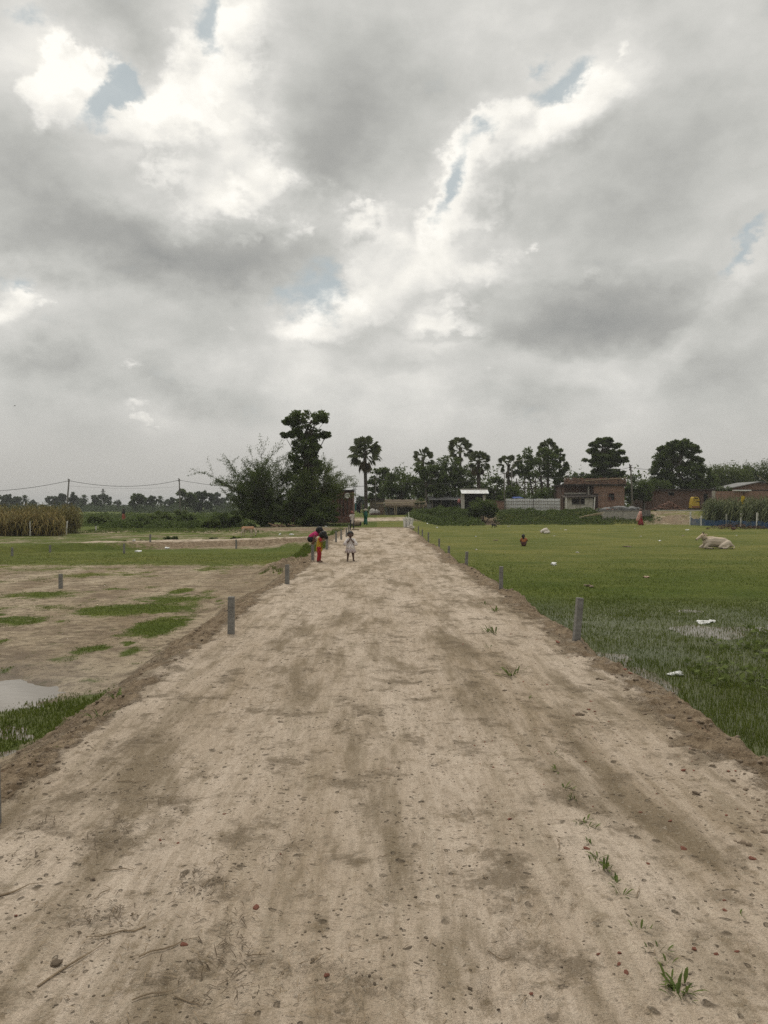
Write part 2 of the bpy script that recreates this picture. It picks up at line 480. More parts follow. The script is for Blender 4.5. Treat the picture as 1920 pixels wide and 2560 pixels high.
def ground_mat():
    m, N, bs = new_mat('earth_and_turf')
    co = objco(N)

    def attr(n):
        a = N.new('ShaderNodeAttribute', attribute_name=n)
        return a.outputs['Fac']
    sand, clod, turf, wet, dry = attr('sand'), attr('clod'), attr('turf'), attr('wet'), attr('dry')
    st = N.mapping(co, scale=(1.0, 0.22, 1.0))
    st2 = N.mapping(co, scale=(1.0, 0.10, 1.0))
    broad = N.noise(st, 0.95, 6, 0.62, 0.15)
    streak = N.noise(st2, 9.0, 4, 0.6)
    mid = N.noise(co, 3.4, 7, 0.66, 0.3)
    grit = N.noise(co, 55.0, 3, 0.75)
    fine = N.noise(co, 190.0, 2, 0.7)
    # pale trodden sand of the road
    pale = N.mix(N.mr(broad, 0.36, 0.62), (0.335, 0.258, 0.180), (0.550, 0.457, 0.365))
    pale = N.mix(N.mr(streak, 0.42, 0.66, 0.0, 0.45), pale, (0.580, 0.487, 0.395))
    pale = N.mix(N.mr(streak, 0.50, 0.30, 0.0, 0.50), pale, (0.235, 0.195, 0.135))
    hair = N.noise(N.mapping(co, scale=(1.0, 0.14, 1.0)), 34.0, 4, 0.7)
    pale = N.mix(N.mr(hair, 0.50, 0.68, 0.0, 0.34), pale, (0.205, 0.165, 0.115))
    pale = N.mix(N.mr(hair, 0.48, 0.32, 0.0, 0.26), pale, (0.57, 0.492, 0.380))
    # the two wheel paths are packed pale, the middle and the sides hold darker crust
    wx = N.m('ADD', N.sep(co)[0], N.mr(N.noise(N.mapping(co, scale=(.2, .2, 1)), 1.0, 2, .5), 0.2, 0.8, -.35, .35))
    for cx, w in ((-1.05, .28), (0.45, .30)):
        tr = N.mr(N.m('ABSOLUTE', N.m('SUBTRACT', wx, cx)), w, w * .3, 0.0, 0.5, True)
        pale = N.mix(tr, pale, N.mix(N.mr(hair, 0.4, 0.6), (0.580, 0.487, 0.395), (0.45, 0.365, 0.282)))
    # olive-grey damp patches with frayed outlines
    pat = N.m('ADD', N.noise(st, 1.6, 8, 0.68, 0.25), N.m('MULTIPLY', N.m('SUBTRACT', grit, 0.5), 0.22))
    pale = N.mix(N.mr(pat, 0.48, 0.62, 0.0, 0.82, True), pale, (0.185, 0.143, 0.092))
    pat2 = N.m('ADD', N.noise(N.vm('ADD', co, (7.3, 2.1, 0)), 2.6, 7, 0.7), N.m('MULTIPLY', N.m('SUBTRACT', grit, 0.5), 0.25))
    pale = N.mix(N.mr(pat2, 0.515, 0.64, 0.0, 0.75, True), pale, (0.145, 0.112, 0.075))
    pat3 = N.m('ADD', N.noise(N.vm('ADD', co, (1.1, 5.7, 0)), 7.5, 7, 0.72), N.m('MULTIPLY', N.m('SUBTRACT', grit, 0.5), 0.3))
    pale = N.mix(N.mr(pat3, 0.54, 0.66, 0.0, 0.6, True), pale, (0.185, 0.140, 0.088))
    # hoof and foot pits, crumbs of dark soil
    wco = N.vm('ADD', co, N.vm('SCALE', N.noise(co, 9.0, 2, 0.5, color=True), scale=0.10))
    pits = N.voronoi(N.mapping(wco, scale=(1.0, 0.75, 1.0)), 6.5, 'F1')
    pitm = N.m('MULTIPLY', N.mr(pits, 0.16, 0.06, 0, 1, True), N.mr(N.noise(co, 1.1, 4, 0.6), 0.42, 0.54, 0, 1, True))
    pale = N.mix(N.m('MULTIPLY', pitm, 0.85), pale, (0.11, 0.086, 0.060))
    pit2 = N.voronoi(N.mapping(wco, loc=(3.1, 1.7, 0), scale=(1.0, 0.8, 1.0)), 13.0, 'F1')
    pit2m = N.m('MULTIPLY', N.mr(pit2, 0.20, 0.08, 0, 1, True), N.mr(N.noise(co, 0.8, 5, 0.65), 0.44, 0.54, 0, 1, True))
    pale = N.mix(N.m('MULTIPLY', pit2m, 0.7), pale, (0.125, 0.098, 0.070))
    crumb = N.voronoi(wco, 26.0, 'F1')
    crm = N.m('MULTIPLY', N.mr(crumb, 0.20, 0.10, 0, 1, True), N.mr(N.noise(co, 2.3, 4, 0.7), 0.42, 0.56, 0, 1, True))
    pale = N.mix(N.m('MULTIPLY', crm, 0.85), pale, (0.098, 0.076, 0.054))
    pale = N.mix(N.mr(N.noise(co, 1.7, 5, 0.7, 0.8), 0.66, 0.72, 0.0, 0.35, True), pale, (0.255, 0.135, 0.085))
    pale = N.mix(N.mr(grit, 0.47, 0.30, 0.0, 0.55), pale, (0.20, 0.155, 0.104))
    pale = N.mix(N.mr(grit, 0.56, 0.70, 0.0, 0.45), pale, (0.60, 0.53, 0.43))
    # field mud
    mud = N.mix(N.mr(N.noise(st, 0.9, 7, 0.65), 0.36, 0.64), (0.255, 0.195, 0.130), (0.44, 0.365, 0.265))
    mud = N.mix(N.mr(mid, 0.50, 0.68, 0.0, 0.7), mud, (0.135, 0.105, 0.073))
    mud = N.mix(N.mr(N.noise(co, 9.0, 6, 0.72), 0.50, 0.64, 0.0, 0.75), mud, (0.115, 0.088, 0.060))
    mud = N.mix(N.mr(N.m('ADD', N.noise(N.mapping(co, scale=(0.55, 1.3, 1)), 1.9, 8, 0.7), N.m('MULTIPLY', N.m('SUBTRACT', grit, 0.5), 0.2)), 0.48, 0.62, 0.0, 0.75, True), mud, (0.150, 0.112, 0.078))
    mud = N.mix(N.mr(N.noise(N.vm('ADD', co, (3, 9, 0)), 3.1, 8, 0.72), 0.56, 0.66, 0.0, 0.7, True), mud, (0.085, 0.082, 0.032))
    earth = N.mix(sand, mud, pale)
    # loose brown clods along the edges
    cl = N.mix(N.mr(N.noise(co, 7.0, 6, 0.7), 0.35, 0.65), (0.135, 0.096, 0.060), (0.34, 0.262, 0.180))
    cl = N.mix(N.mr(N.noise(co, 2.2, 4, 0.6), 0.64, 0.74, 0.0, 0.40), cl, (0.24, 0.125, 0.080))
    clm = N.mr(N.m('ADD', clod, N.m('MULTIPLY', N.m('SUBTRACT', N.noise(co, 2.4, 7, 0.7), 0.5), 2.2)), 0.42, 0.80, 0, 1, True)
    earth = N.mix(clm, earth, cl)
    # turf
    tcol = N.mix(N.mr(N.noise(co, 0.5, 5, 0.6), 0.35, 0.65), (0.066, 0.096, 0.016), (0.115, 0.138, 0.028))
    dcol = N.mix(N.mr(N.noise(N.mapping(co, scale=(0.6, 1.2, 1)), 0.30, 8, 0.72), 0.38, 0.62), (0.100, 0.122, 0.028), (0.190, 0.183, 0.052))
    tcol = N.mix(dry, tcol, dcol)
    tcol = N.mix(N.mr(N.noise(co, 7.0, 5, 0.7), 0.40, 0.62, 0.35, 0.0), tcol, (0.03, 0.036, 0.012))
    tm = N.mr(N.m('ADD', turf, N.m('MULTIPLY', N.m('SUBTRACT', N.noise(co, 4.2, 8, 0.72), 0.5), 1.7)), 0.30, 0.78, 0, 1, True)
    col = N.mix(tm, earth, tcol)
    col = N.mix(N.m('MULTIPLY', wet, 0.6), col, N.mix(0.5, col, (0.07, 0.055, 0.04)))
    N.put(bs.inputs['Base Color'], col)
    N.put(bs.inputs['Roughness'], N.mr(wet, 0, 1, 0.92, 0.45))
    N.put(bs.inputs['Specular IOR Level'], N.mr(wet, 0, 1, 0.05, 0.35))
    hgt = N.m('ADD', N.m('MULTIPLY', mid, 0.6), N.m('MULTIPLY', grit, 0.30))
    hgt = N.m('ADD', hgt, N.m('MULTIPLY', fine, 0.10))
    hgt = N.m('SUBTRACT', hgt, N.m('MULTIPLY', N.m('MAXIMUM', pitm, pit2m), 0.30))
    hgt = N.m('ADD', hgt, N.m('MULTIPLY', crm, 0.22))
    hgt = N.m('ADD', hgt, N.m('MULTIPLY', streak, 0.22))
    hgt = N.m('ADD', hgt, N.m('MULTIPLY', N.m('MULTIPLY', clm, N.noise(co, 11.0, 5, 0.7)), 1.3))
    bump(N, bs, hgt, 0.07, 1.0)
    return m


# ------------------------------------------------------------------ objects
def tag(o, label=None, cat=None, group=None, kind=None):
    for k, v in (('label', label), ('category', cat), ('group', group), ('kind', kind)):
        if v:
            o[k] = v
    return o


def empty(name, loc, rz=0.0, label=None, cat=None, group=None):
    o = bpy.data.objects.new(name, None)
    COL.objects.link(o)
    o.location = loc
    o.rotation_euler = (0, 0, rz)
    o.empty_display_size = 0.2
    return tag(o, label, cat, group)


def link(name, me, parent=None, loc=None, rz=None):
    o = bpy.data.objects.new(name, me)
    COL.objects.link(o)
    if parent:
        o.parent = parent
    if loc is not None:
        o.location = loc
    if rz is not None:
        o.rotation_euler = (0, 0, rz)
    return o


def np_mesh(name, V, F, m, smooth=False, tri=False):
    """fast mesh from arrays; F is an (n, 3|4) array or a list of polygons"""
    me = bpy.data.meshes.new(name)
    V = np.asarray(V, np.float32).reshape(-1, 3)
    if isinstance(F, np.ndarray):
        k = F.shape[1]
        me.vertices.add(len(V))
        me.vertices.foreach_set('co', V.ravel())
        me.loops.add(F.size)
        me.loops.foreach_set('vertex_index', F.astype(np.int32).ravel())
        me.polygons.add(len(F))
        me.polygons.foreach_set('loop_start', np.arange(0, F.size, k, dtype=np.int32))
        me.update(calc_edges=True)
    else:
        me.from_pydata([tuple(map(float, v)) for v in V], [], F)
        me.update()
    if smooth:
        me.polygons.foreach_set('use_smooth', np.ones(len(me.polygons), bool))
    for mm in (m if isinstance(m, (list, tuple)) else [m]):
        if mm:
            me.materials.append(mm)
    return me


def copy_tree(o, parent=None):
    c = o.copy()
    COL.objects.link(c)
    if parent:
        c.parent = parent
    for ch in list(o.children):
        copy_tree(ch, c)
    return c


class MB:
    """collects shapes of one part"""
    def __init__(self):
        self.v, self.f = [], []

    def add(self, V, F):
        n = len(self.v)
        self.v += [tuple(map(float, p)) for p in V]
        self.f += [tuple(int(i) + n for i in q) for q in F]
        return self

    def box(self, c, s, rz=0.0, tilt=(0, 0), taper=1.0):
        hx, hy, hz_ = s[0] / 2, s[1] / 2, s[2] / 2
        M = Matrix.Rotation(rz, 3, 'Z') @ Matrix.Rotation(tilt[0], 3, 'X') @ Matrix.Rotation(tilt[1], 3, 'Y')
        V = []
        for z, t in ((-hz_, 1.0), (hz_, taper)):
            for x, y in ((-hx, -hy), (hx, -hy), (hx, hy), (-hx, hy)):
                V.append(Vector(c) + M @ Vector((x * t, y * t, z)))
        return self.add(V, [(3, 2, 1, 0), (4, 5, 6, 7), (0, 1, 5, 4), (1, 2, 6, 5), (2, 3, 7, 6), (3, 0, 4, 7)])

    def tube(self, pts, rad, n=6, cap=True):
        pts = [Vector(p) for p in pts]
        if not isinstance(rad, (list, tuple)):
            rad = [rad] * len(pts)
        V, F = [], []
        prev = None
        for i, p in enumerate(pts):
            d = (pts[min(i + 1, len(pts) - 1)] - pts[max(i - 1, 0)])
            d = d.normalized() if d.length > 1e-9 else Vector((0, 0, 1))
            if prev is None:
                a = d.cross(Vector((0, 1, 0.1))) if abs(d.y) < 0.9 else d.cross(Vector((1, 0, 0)))
            else:
                a = prev - d * prev.dot(d)
            a.normalize()
            prev = a
            b = d.cross(a)
            for k in range(n):
                t = 2 * math.pi * k / n
                V.append(p + (a * math.cos(t) + b * math.sin(t)) * rad[i])
        for i in range(len(pts) - 1):
            for k in range(n):
                k2 = (k + 1) % n
                F.append((i * n + k, i * n + k2, (i + 1) * n + k2, (i + 1) * n + k))
        if cap:
            F.append(tuple(range(n - 1, -1, -1)))
            F.append(tuple(range((len(pts) - 1) * n, len(pts) * n)))
        return self.add(V, F)

    def lathe(self, prof, c=(0, 0, 0), n=12, sx=1.0, sy=1.0):
        V, F = [], []
        for r, z in prof:
            for k in range(n):
                t = 2 * math.pi * k / n
                V.append((c[0] + r * math.cos(t) * sx, c[1] + r * math.sin(t) * sy, c[2] + z))
        m_ = len(prof)
        for i in range(m_ - 1):
            for k in range(n):
                k2 = (k + 1) % n
                F.append((i * n + k, i * n + k2, (i + 1) * n + k2, (i + 1) * n + k))
        F.append(tuple(range(n - 1, -1, -1)))
        F.append(tuple(range((m_ - 1) * n, m_ * n)))
        return self.add(V, F)

    def blob(self, c, r, seed=0, rough=0.25, sub=2, sq=(1, 1, 1)):
        bm = bmesh.new()
        bmesh.ops.create_icosphere(bm, subdivisions=sub, radius=1.0)
        V = []
        for v in bm.verts:
            k = 1 + rough * float(fbm(v.co.x * 1.7 + seed * 3.1 + v.co.z * 1.1, v.co.y * 1.7 + v.co.z * 0.9, 2, seed))
            V.append((c[0] + v.co.x * r * k * sq[0], c[1] + v.co.y * r * k * sq[1], c[2] + v.co.z * r * k * sq[2]))
        F = [[v.index for v in f.verts] for f in bm.faces]
        bm.free()
        return self.add(V, F)

    def quad(self, a, b, c, d):
        return self.add((a, b, c, d), [(0, 1, 2, 3)])

    def build(self, name, m, parent=None, loc=None, rz=None, smooth=False):
        me = np_mesh(name, np.array(self.v), self.f, m, smooth)
        return link(name, me, parent, loc, rz)


# ================================================================== the ground
def axis(dense_lo, dense_hi, step, far_lo, far_hi, grow):
    a = list(np.arange(dense_lo, dense_hi, step))
    s, x = step, a[-1]
    while x < far_hi:
        s *= grow
        x += s
        a.append(x)
    s, x = step, a[0]
    lo = []
    while x > far_lo:
        s *= grow
        x -= s
        lo.append(x)
    return np.array(lo[::-1] + a)


# patches of grass in the muddy left field, as (x, y, rx, ry, strength) on the ground
def _patch(px, py, rx, ry, s):
    g = (CAM_H - FIELD) * FPX
    Y = g / (py - HZY)
    return ((px - VPX) / FPX * Y, Y, rx * Y / FPX, ry * Y * Y / g, s)


PATCHES = [_patch(*p) for p in (
    (135, 1785, 175, 62, 1.25), (40, 1830, 70, 60, 1.0), (330, 1525, 180, 22, 1.1), (440, 1500, 110, 18, 1.0), (400, 1565, 70, 32, 1.15), (452, 1478, 34, 9, 1.1),
    (110, 1488, 120, 13, .85), (50, 1552, 100, 16, .8), (240, 1624, 46, 15, .95), (330, 1630, 36, 16, .9), (170, 1650, 40, 10, .6), (8, 1606, 20, 10, 1.0), (305, 1475, 50, 5, .7),
    (225, 1700, 30, 9, .5), (150, 1520, 90, 9, .6), (320, 1590, 40, 9, .6), (520, 1480, 24, 6, .7))]


def turf_mask(x, y):
    x, y = np.broadcast_arrays(np.asarray(x, float), np.asarray(y, float))
    n1 = fbm(x * 0.9, y * 0.6, 4, 21)
    left = np.zeros_like(x)
    n2 = fbm(x * 2.3, y * 1.5, 5, 23, 0.65)
    for cx, cy_, rx, ry, s in PATCHES:
        left = np.maximum(left, s * (1 - sst(0.15, 1.35, np.hypot((x - cx) / rx, (y - cy_) / ry) + 0.30 * n1 + 0.75 * n2 * min(1.0, 1.6 - s))))
    left = np.maximum(left, 0.75 * sst(0.10, 0.62, n2 + 0.2 * n1) * sst(7, 9, y))
    db = y - bund_axis(x)
    band = sst(-17.0, -13.5, db + 3.5 * n1 + 0.35 * (x + 10)) * (1 - sst(-2.9, -2.3, db)) * np.clip(0.40 + 0.7 * n1 + 0.85 * n2, 0.03, 1.1)
    behind = sst(1.4, 2.6, db) * np.clip(0.66 + 0.5 * n1 + 0.5 * n2, 0.1, 1.1)
    left = np.maximum(left, np.maximum(band, behind))
    dl, dr = edge_left(y) - x, x - edge_right(y)
    left = left * sst(0.15, 0.6, dl + 0.2 * n1)
    right = sst(0.18, 0.42, dr + 0.12 * n1) * (0.98 + 0.2 * n1)
    # strips of green on the left verge further on
    verge = sst(23.5, 26, y) * (1 - sst(33, 36, y)) * sst(-0.05, 0.25, dl + 0.2 * n1) * 0.9
    nearm = np.maximum(np.where(x < 0, left, right), verge)
    far = np.where(x < -1.5, 0.85, 1.0) + 0.2 * n1
    lane = np.exp(-((y - (73 + 0.5 * (x + 2))) / 4.5) ** 2) * (1 - sst(2.6, 6.0, x)) * sst(-6, -2.5, x)
    far = far - 0.95 * lane - 0.35 * sst(-16, -9, x) * (1 - sst(-4, -3, x)) * (1 - sst(64, 68, y))
    k = sst(55.5, 58, y + 1.2 * n1)
    return np.clip(nearm * (1 - k) + far * k, 0, 1.2)


def build_ground():
    xs = axis(-3.3, 3.1, 0.022, -1800, 1800, 1.058)
    ys = [-12, -6, -2, 0, 1.0, 1.6, 2.0]
    y = 2.2
    while y < 90:
        ys.append(y)
        y += max(0.014, 0.0075 * y)
    s = 0.7
    while y < 2600:
        ys.append(y)
        y += s
        s *= 1.09
    ys = np.array(ys)
    Xg, Yg = np.meshgrid(xs, ys)
    Z = H(Xg, Yg)
    nx, ny = len(xs), len(ys)
    V = np.stack([Xg, Yg, Z], -1).reshape(-1, 3)
    x, y = V[:, 0], V[:, 1]
    dl, dr = edge_left(y) - x, x - edge_right(y)
    n1 = fbm(x * 2.5, y * 2.5, 3, 31)
    near = 1 - sst(54.5, 57, y + n1)
    sand = (1 - sst(-0.05, 0.2, dl + 0.1 * n1)) * (1 - sst(-0.05, 0.2, dr + 0.1 * n1)) * near
    bz = bund_zone(x, y)
    db = y - bund_axis(x)
    sand = np.maximum(sand, sst(-1.2, -0.8, db + .2 * n1) * (1 - sst(1.0, 1.5, db + .3 * n1)) * (x < -1.9) * sst(0, .5, dl))
    lane = np.exp(-((y - (73 + 0.5 * (x + 2))) / 4.5) ** 2) * (1 - sst(2.6, 6.0, x)) * sst(-6, -2.5, x)
    sand = np.maximum(sand, sst(0.3, 0.7, lane))
    clod = clod_zone(x, y)
    clod = np.maximum(clod, np.exp(-(((x + 2.75) / 0.7) ** 2 + ((y - 22.6) / 1.6) ** 2)) * 0.8)
    clod = np.maximum(clod, 0.9 * np.exp(-((y - 55.8) / 1.1) ** 2) * (x > -14) * (x < 2.6))
    bare = sst(75.5, 77, y) * (1 - sst(82, 83.5, y)) * np.maximum(np.exp(-((x - 11.3) / 1.3) ** 4), np.exp(-((x - 30.5) / 3.6) ** 4) * (0.7 + 0.6 * n1))
    clod = np.maximum(clod, 0.9 * bare)
    turf = turf_mask(x, y)
    turf = turf * (1 - np.clip(bare, 0, 1)) * (1 - 0.95 * np.exp(-((y - 55.8 - 0.5 * n1) / 1.1) ** 2) * (x > -14) * (x < 2.6))
    pud = np.exp(-(((x + 4.4) / 1.5) ** 2 + ((y - 7.7) / 1.8) ** 2)) * (x < 0)
    wet = np.clip(pud + sst(0.3, 0.6, dr) * sst(-4, 1, y) * (1 - sst(13, 17, y)) * (x > 0), 0, 1)
    dry = np.where(x > 0, sst(13, 36, y + 5 * n1), 0.55 * sst(15, 22, y) * (1 - sst(28, 36, y)) + 0.10)
    q = np.arange(nx * ny).reshape(ny, nx)
    F = np.stack([q[:-1, :-1], q[:-1, 1:], q[1:, 1:], q[1:, :-1]], -1).reshape(-1, 4)
    fx, fy = x[F].mean(1), y[F].mean(1)
    fdl, fdr = edge_left(fy) - fx, fx - edge_right(fy)
    fdb = fy - bund_axis(fx)
    region = np.zeros(len(F), int)                                   # 0 far ground
    nearf = fy < 57
    region[nearf & (fdl <= 0) & (fdr <= 0)] = 1
    region[nearf & (fdl > 0)] = 2
    region[nearf & (fdr > 0)] = 3
    region[nearf & (fdl > 0) & (np.abs(fdb) < 1.3)] = 4
    region[(fy >= 57) & (fx > 4) & (fy < 82)] = 3
    gm = ground_mat()
    for r, name, label in ((0, 'ground', 'land beyond the end of the dirt road, grass lane and far fields'),
                           (1, 'dirt_road', 'pale sandy dirt road with ruts and dark damp patches'),
                           (2, 'mud_field', 'muddy field with grass patches beside the road'),
                           (3, 'pasture', 'green pasture with short grass, flooded near the road'),
                           (4, 'earth_bund', 'raised earth path crossing the muddy field')):
        sel = F[region == r]
        used, inv = np.unique(sel, return_inverse=True)
        me = np_mesh(name, V[used], inv.reshape(-1, 4), gm, smooth=True)
        for an, av in (('sand', sand), ('clod', clod), ('turf', turf), ('wet', wet), ('dry', dry)):
            a = me.attributes.new(an, 'FLOAT', 'POINT')
            a.data.foreach_set('value', np.ascontiguousarray(av[used], dtype=np.float32))
        tag(link(name, me), label, kind='structure')


build_ground()


def water_mat():
    m, N, bs = new_mat('muddy_water')
    co = objco(N)
    bs.inputs['Base Color'].default_value = (0.14, 0.115, 0.085, 1)
    bs.inputs['Roughness'].default_value = 0.06
    bs.inputs['IOR'].default_value = 1.33
    bs.inputs['Specular IOR Level'].default_value = 0.7
    bump(N, bs, N.noise(co, 9.0, 2, 0.5), 0.002, 0.4)
    return m


WATER = water_mat()


def water_sheet(name, x0, x1, y0, y1, z, label, step=0.25):
    xs, ys = np.arange(x0, x1 + step, step), np.arange(y0, y1 + step, step)
    Xg, Yg = np.meshgrid(xs, ys)
    V = np.stack([Xg, Yg, np.full_like(Xg, z)], -1).reshape(-1, 3)
    q = np.arange(len(V)).reshape(len(ys), len(xs))
    F = np.stack([q[:-1, :-1], q[:-1, 1:], q[1:, 1:], q[1:, :-1]], -1).reshape(-1, 4)
    hg = H(V[:, 0], V[:, 1])
    keep = (hg[F] < z + 0.02).any(1)
    F = F[keep]
    used, inv = np.unique(F, return_inverse=True)
    o = link(name, np_mesh(name, V[used], inv.reshape(-1, 4), WATER))
    tag(o, label, kind='structure')


water_sheet('puddle_water', -6.2, -2.5, 5.4, 9.4, -0.338, 'shallow muddy puddle beside a lush grass patch', 0.1)
water_sheet('flood_water', 2.7, 10.5, -4.0, 16.5, -0.338, 'shallow water standing among the grass of the pasture', 0.15)


# ================================================================== plants
def leaf_quads(P, size, seed, up=0.35, aspect=0.5, curl=0.25, out=None):
    """one bent leaf (two triangles folded along its midrib) at every point of P"""
    r = np.random.default_rng(seed)
    n = len(P)
    d = r.normal(size=(n, 3))
    if out is not None:
        d = d * 0.7 + out
    d /= np.linalg.norm(d, axis=1, keepdims=True) + 1e-9
    nrm = r.normal(size=(n, 3))
    nrm[:, 2] = np.abs(nrm[:, 2]) + up
    s = np.cross(d, nrm)
    s /= np.linalg.norm(s, axis=1, keepdims=True) + 1e-9
    nn = np.cross(s, d)
    L = size * r.uniform(0.6, 1.35, (n, 1))
    W = L * aspect * r.uniform(0.8, 1.2, (n, 1))
    a = P - d * L * 0.5
    b = P + s * W * 0.5 + nn * L * curl * 0.3
    c = P + d * L * 0.5 - nn * L * curl * 0.4
    e = P - s * W * 0.5 + nn * L * curl * 0.3
    V = np.stack([a, b, c, e], 1).reshape(-1, 3)
    F = np.arange(4 * n).reshape(n, 4)
    return V, F


def clump_points(r, C, rad, n, hollow=0.35):
    """n points in an uneven ball about C, denser towards its skin"""
    u = r.normal(size=(n, 3))
    u /= np.linalg.norm(u, axis=1, keepdims=True) + 1e-9
    k = r.uniform(hollow ** 3, 1, (n, 1)) ** (1 / 3)
    return np.asarray(C) + u * k * np.asarray(rad), u


LEAF_DARK = leaf_mat('leaves_dark_green', (0.058, 0.084, 0.022), (0.108, 0.142, 0.038))
LEAF_MID = leaf_mat('leaves_mid_green', (0.056, 0.082, 0.022), (0.118, 0.155, 0.044))
LEAF_LIGHT = leaf_mat('leaves_light_green', (0.075, 0.102, 0.026), (0.150, 0.185, 0.055))
LEAF_FAR = leaf_mat('leaves_far_trees', (0.042, 0.060, 0.028), (0.080, 0.104, 0.046), 0.4)
PALM_LEAF = leaf_mat('palm_fans', (0.050, 0.064, 0.028), (0.110, 0.125, 0.052), 0.8)
PALM_DRY = leaf_mat('palm_dry_fans', (0.065, 0.052, 0.030), (0.125, 0.100, 0.058), 0.8)
BARK = mat('bark', (0.075, 0.060, 0.046), (0.035, 0.028, 0.022), 9, 0.95, 0.02)
BARK_PALE = mat('bark_pale', (0.15, 0.125, 0.10), (0.07, 0.058, 0.046), 9, 0.95, 0.02)


def crown_mesh(name, ells, sub, per, size, m, parent, seed, up=0.35, flat=0.75, sub_r=0.34, hollow=0.2):
    """leaf mass: every ellipsoid (centre, radii) carries `sub` ragged clumps of `per` leaves; returns the clump centres"""
    r = np.random.default_rng(seed)
    Ps, tips, outs = [], [], []
    for C, rad in ells:
        rad = np.asarray(rad, float)
        cs, u = clump_points(r, C, rad * 0.86, sub, 0.55)
        tips.append(cs)
        for c, uu in zip(cs, u):
            k = r.uniform(0.55, 1.25)
            q, v = clump_points(r, c, rad.mean() * sub_r * k * np.array([1, 1, flat]), int(per * k), hollow)
            Ps.append(q)
            outs.append(v + 0.5 * uu)
    V, F = leaf_quads(np.concatenate(Ps), size, seed + 1, up, out=np.concatenate(outs))
    link(name, np_mesh(name, V, F, m), parent)
    return np.concatenate(tips)


def limbs(mb, base, top, tips, r0, r1, seed, fan=0.45, n=7):
    """trunk with a slight bend, and limbs from it out to the clumps"""
    r = random.Random(seed)
    base, top = Vector(base), Vector(top)
    L = (top - base).length
    pts = [base.lerp(top, i / 6) + Vector((r.uniform(-1, 1), r.uniform(-1, 1), 0)) * L * 0.018 * min(i, 3) for i in range(7)]
    rad = [r0 * (1.35 if i == 0 else 1) + (r1 - r0) * i / 6 for i in range(7)]
    mb.tube(pts, rad, n)
    for t in tips:
        t = Vector(t)
        k = r.uniform(fan, 0.98)
        s = pts[0].lerp(pts[-1], k)
        mid = s.lerp(t, 0.5) + Vector((r.uniform(-.1, .1), r.uniform(-.1, .1), r.uniform(0.0, .12))) * (t - s).length
        rr = (r0 + (r1 - r0) * k) * r.uniform(0.28, 0.5)
        mb.tube([s, mid, t], [rr, rr * 0.6, rr * 0.18], 5, False)


def tree(name, label, px, Y, base_py, ells_px, sub, per, size, m, seed, trunk_r=0.18, trunk_top=None, bark=None, cat='tree', group=None,
         up=0.35, flat=0.75, sub_r=0.34, n_limb=26, lean=0.0, extra_trunks=()):
    """tree at depth Y; crown ellipsoids given in photo pixels (x, y, rx, ry) so that its outline matches, then built as a volume"""
    k = Y / FPX
    b = PX(px, base_py, Y)
    b.z = min(b.z, hz(b.x, b.y))
    root = empty(name, b, 0, label, cat, group)
    ells = []
    r = random.Random(seed)
    for e in ells_px:
        c = PX(e[0], e[1], Y) - b
        dy = (e[4] if len(e) > 4 else r.uniform(-0.5, 0.5)) * e[2] * k
        ells.append(((c.x, dy, c.z), (e[2] * k, e[2] * k * 0.95, e[3] * k)))
    tips = crown_mesh('crown', ells, sub, per, size, m, root, seed, up, flat, sub_r)
    mb = MB()
    tp = trunk_top or (px, min(e[1] for e in ells_px) + 12)
    top = PX(tp[0], tp[1], Y) - b
    pick = tips[np.random.default_rng(seed).permutation(len(tips))[:n_limb]]
    limbs(mb, (0, 0, -0.15), top, pick, trunk_r, trunk_r * 0.3, seed)
    for (bx, tx, ty) in extra_trunks:
        q = PX(bx, base_py, Y) - b
        w = PX(tx, ty, Y) - b
        limbs(mb, (q.x, r.uniform(-.4, .4), -0.15), (w.x, 0, w.z), pick[:6], trunk_r * 0.8, trunk_r * 0.25, seed + 5)
    mb.build('trunk', bark or BARK, root, smooth=True)
    return root


def fan_frond(r, V, F, org, d, pet, rad, droop, spread=2.0, nseg=14):
    """palmyra fan leaf: a stalk, then stiff pleated blades round its end"""
    d = Vector(d).normalized()
    side = d.cross(Vector((0, 0, 1)))
    if side.length < 0.05:
        side = Vector((1, 0, 0))
    side.normalize()
    up = side.cross(d).normalized()
    roll = r.uniform(-1.35, 1.35)
    s2 = side * math.cos(roll) + up * math.sin(roll)
    u2 = up * math.cos(roll) - side * math.sin(roll)
    hub = org + d * pet - Vector((0, 0, droop * pet * 0.4))
    n0 = len(V)
    w = 0.025
    for p in (org - s2 * w, org + s2 * w, hub + s2 * w, hub - s2 * w):
        V.append(p)
    F.append((n0, n0 + 1, n0 + 2, n0 + 3))
    for i in range(nseg):
        a = -spread + 2 * spread * i / (nseg - 1)
        L = rad * (1 - 0.22 * abs(a) / spread) * r.uniform(0.86, 1.06)
        dr = d * math.cos(a) + s2 * math.sin(a)
        t2 = s2 * math.cos(a) - d * math.sin(a)
        hw = rad * 0.155
        mid = hub + dr * L * 0.58 + u2 * L * 0.05
        tip = hub + dr * L + u2 * L * 0.02 - Vector((0, 0, L * (0.10 + 0.25 * droop)))
        n0 = len(V)
        for p in (hub, mid + t2 * hw + u2 * hw * 0.6, tip, mid - t2 * hw - u2 * hw * 0.2):
            V.append(p)
        F.append((n0, n0 + 1, n0 + 2, n0 + 3))


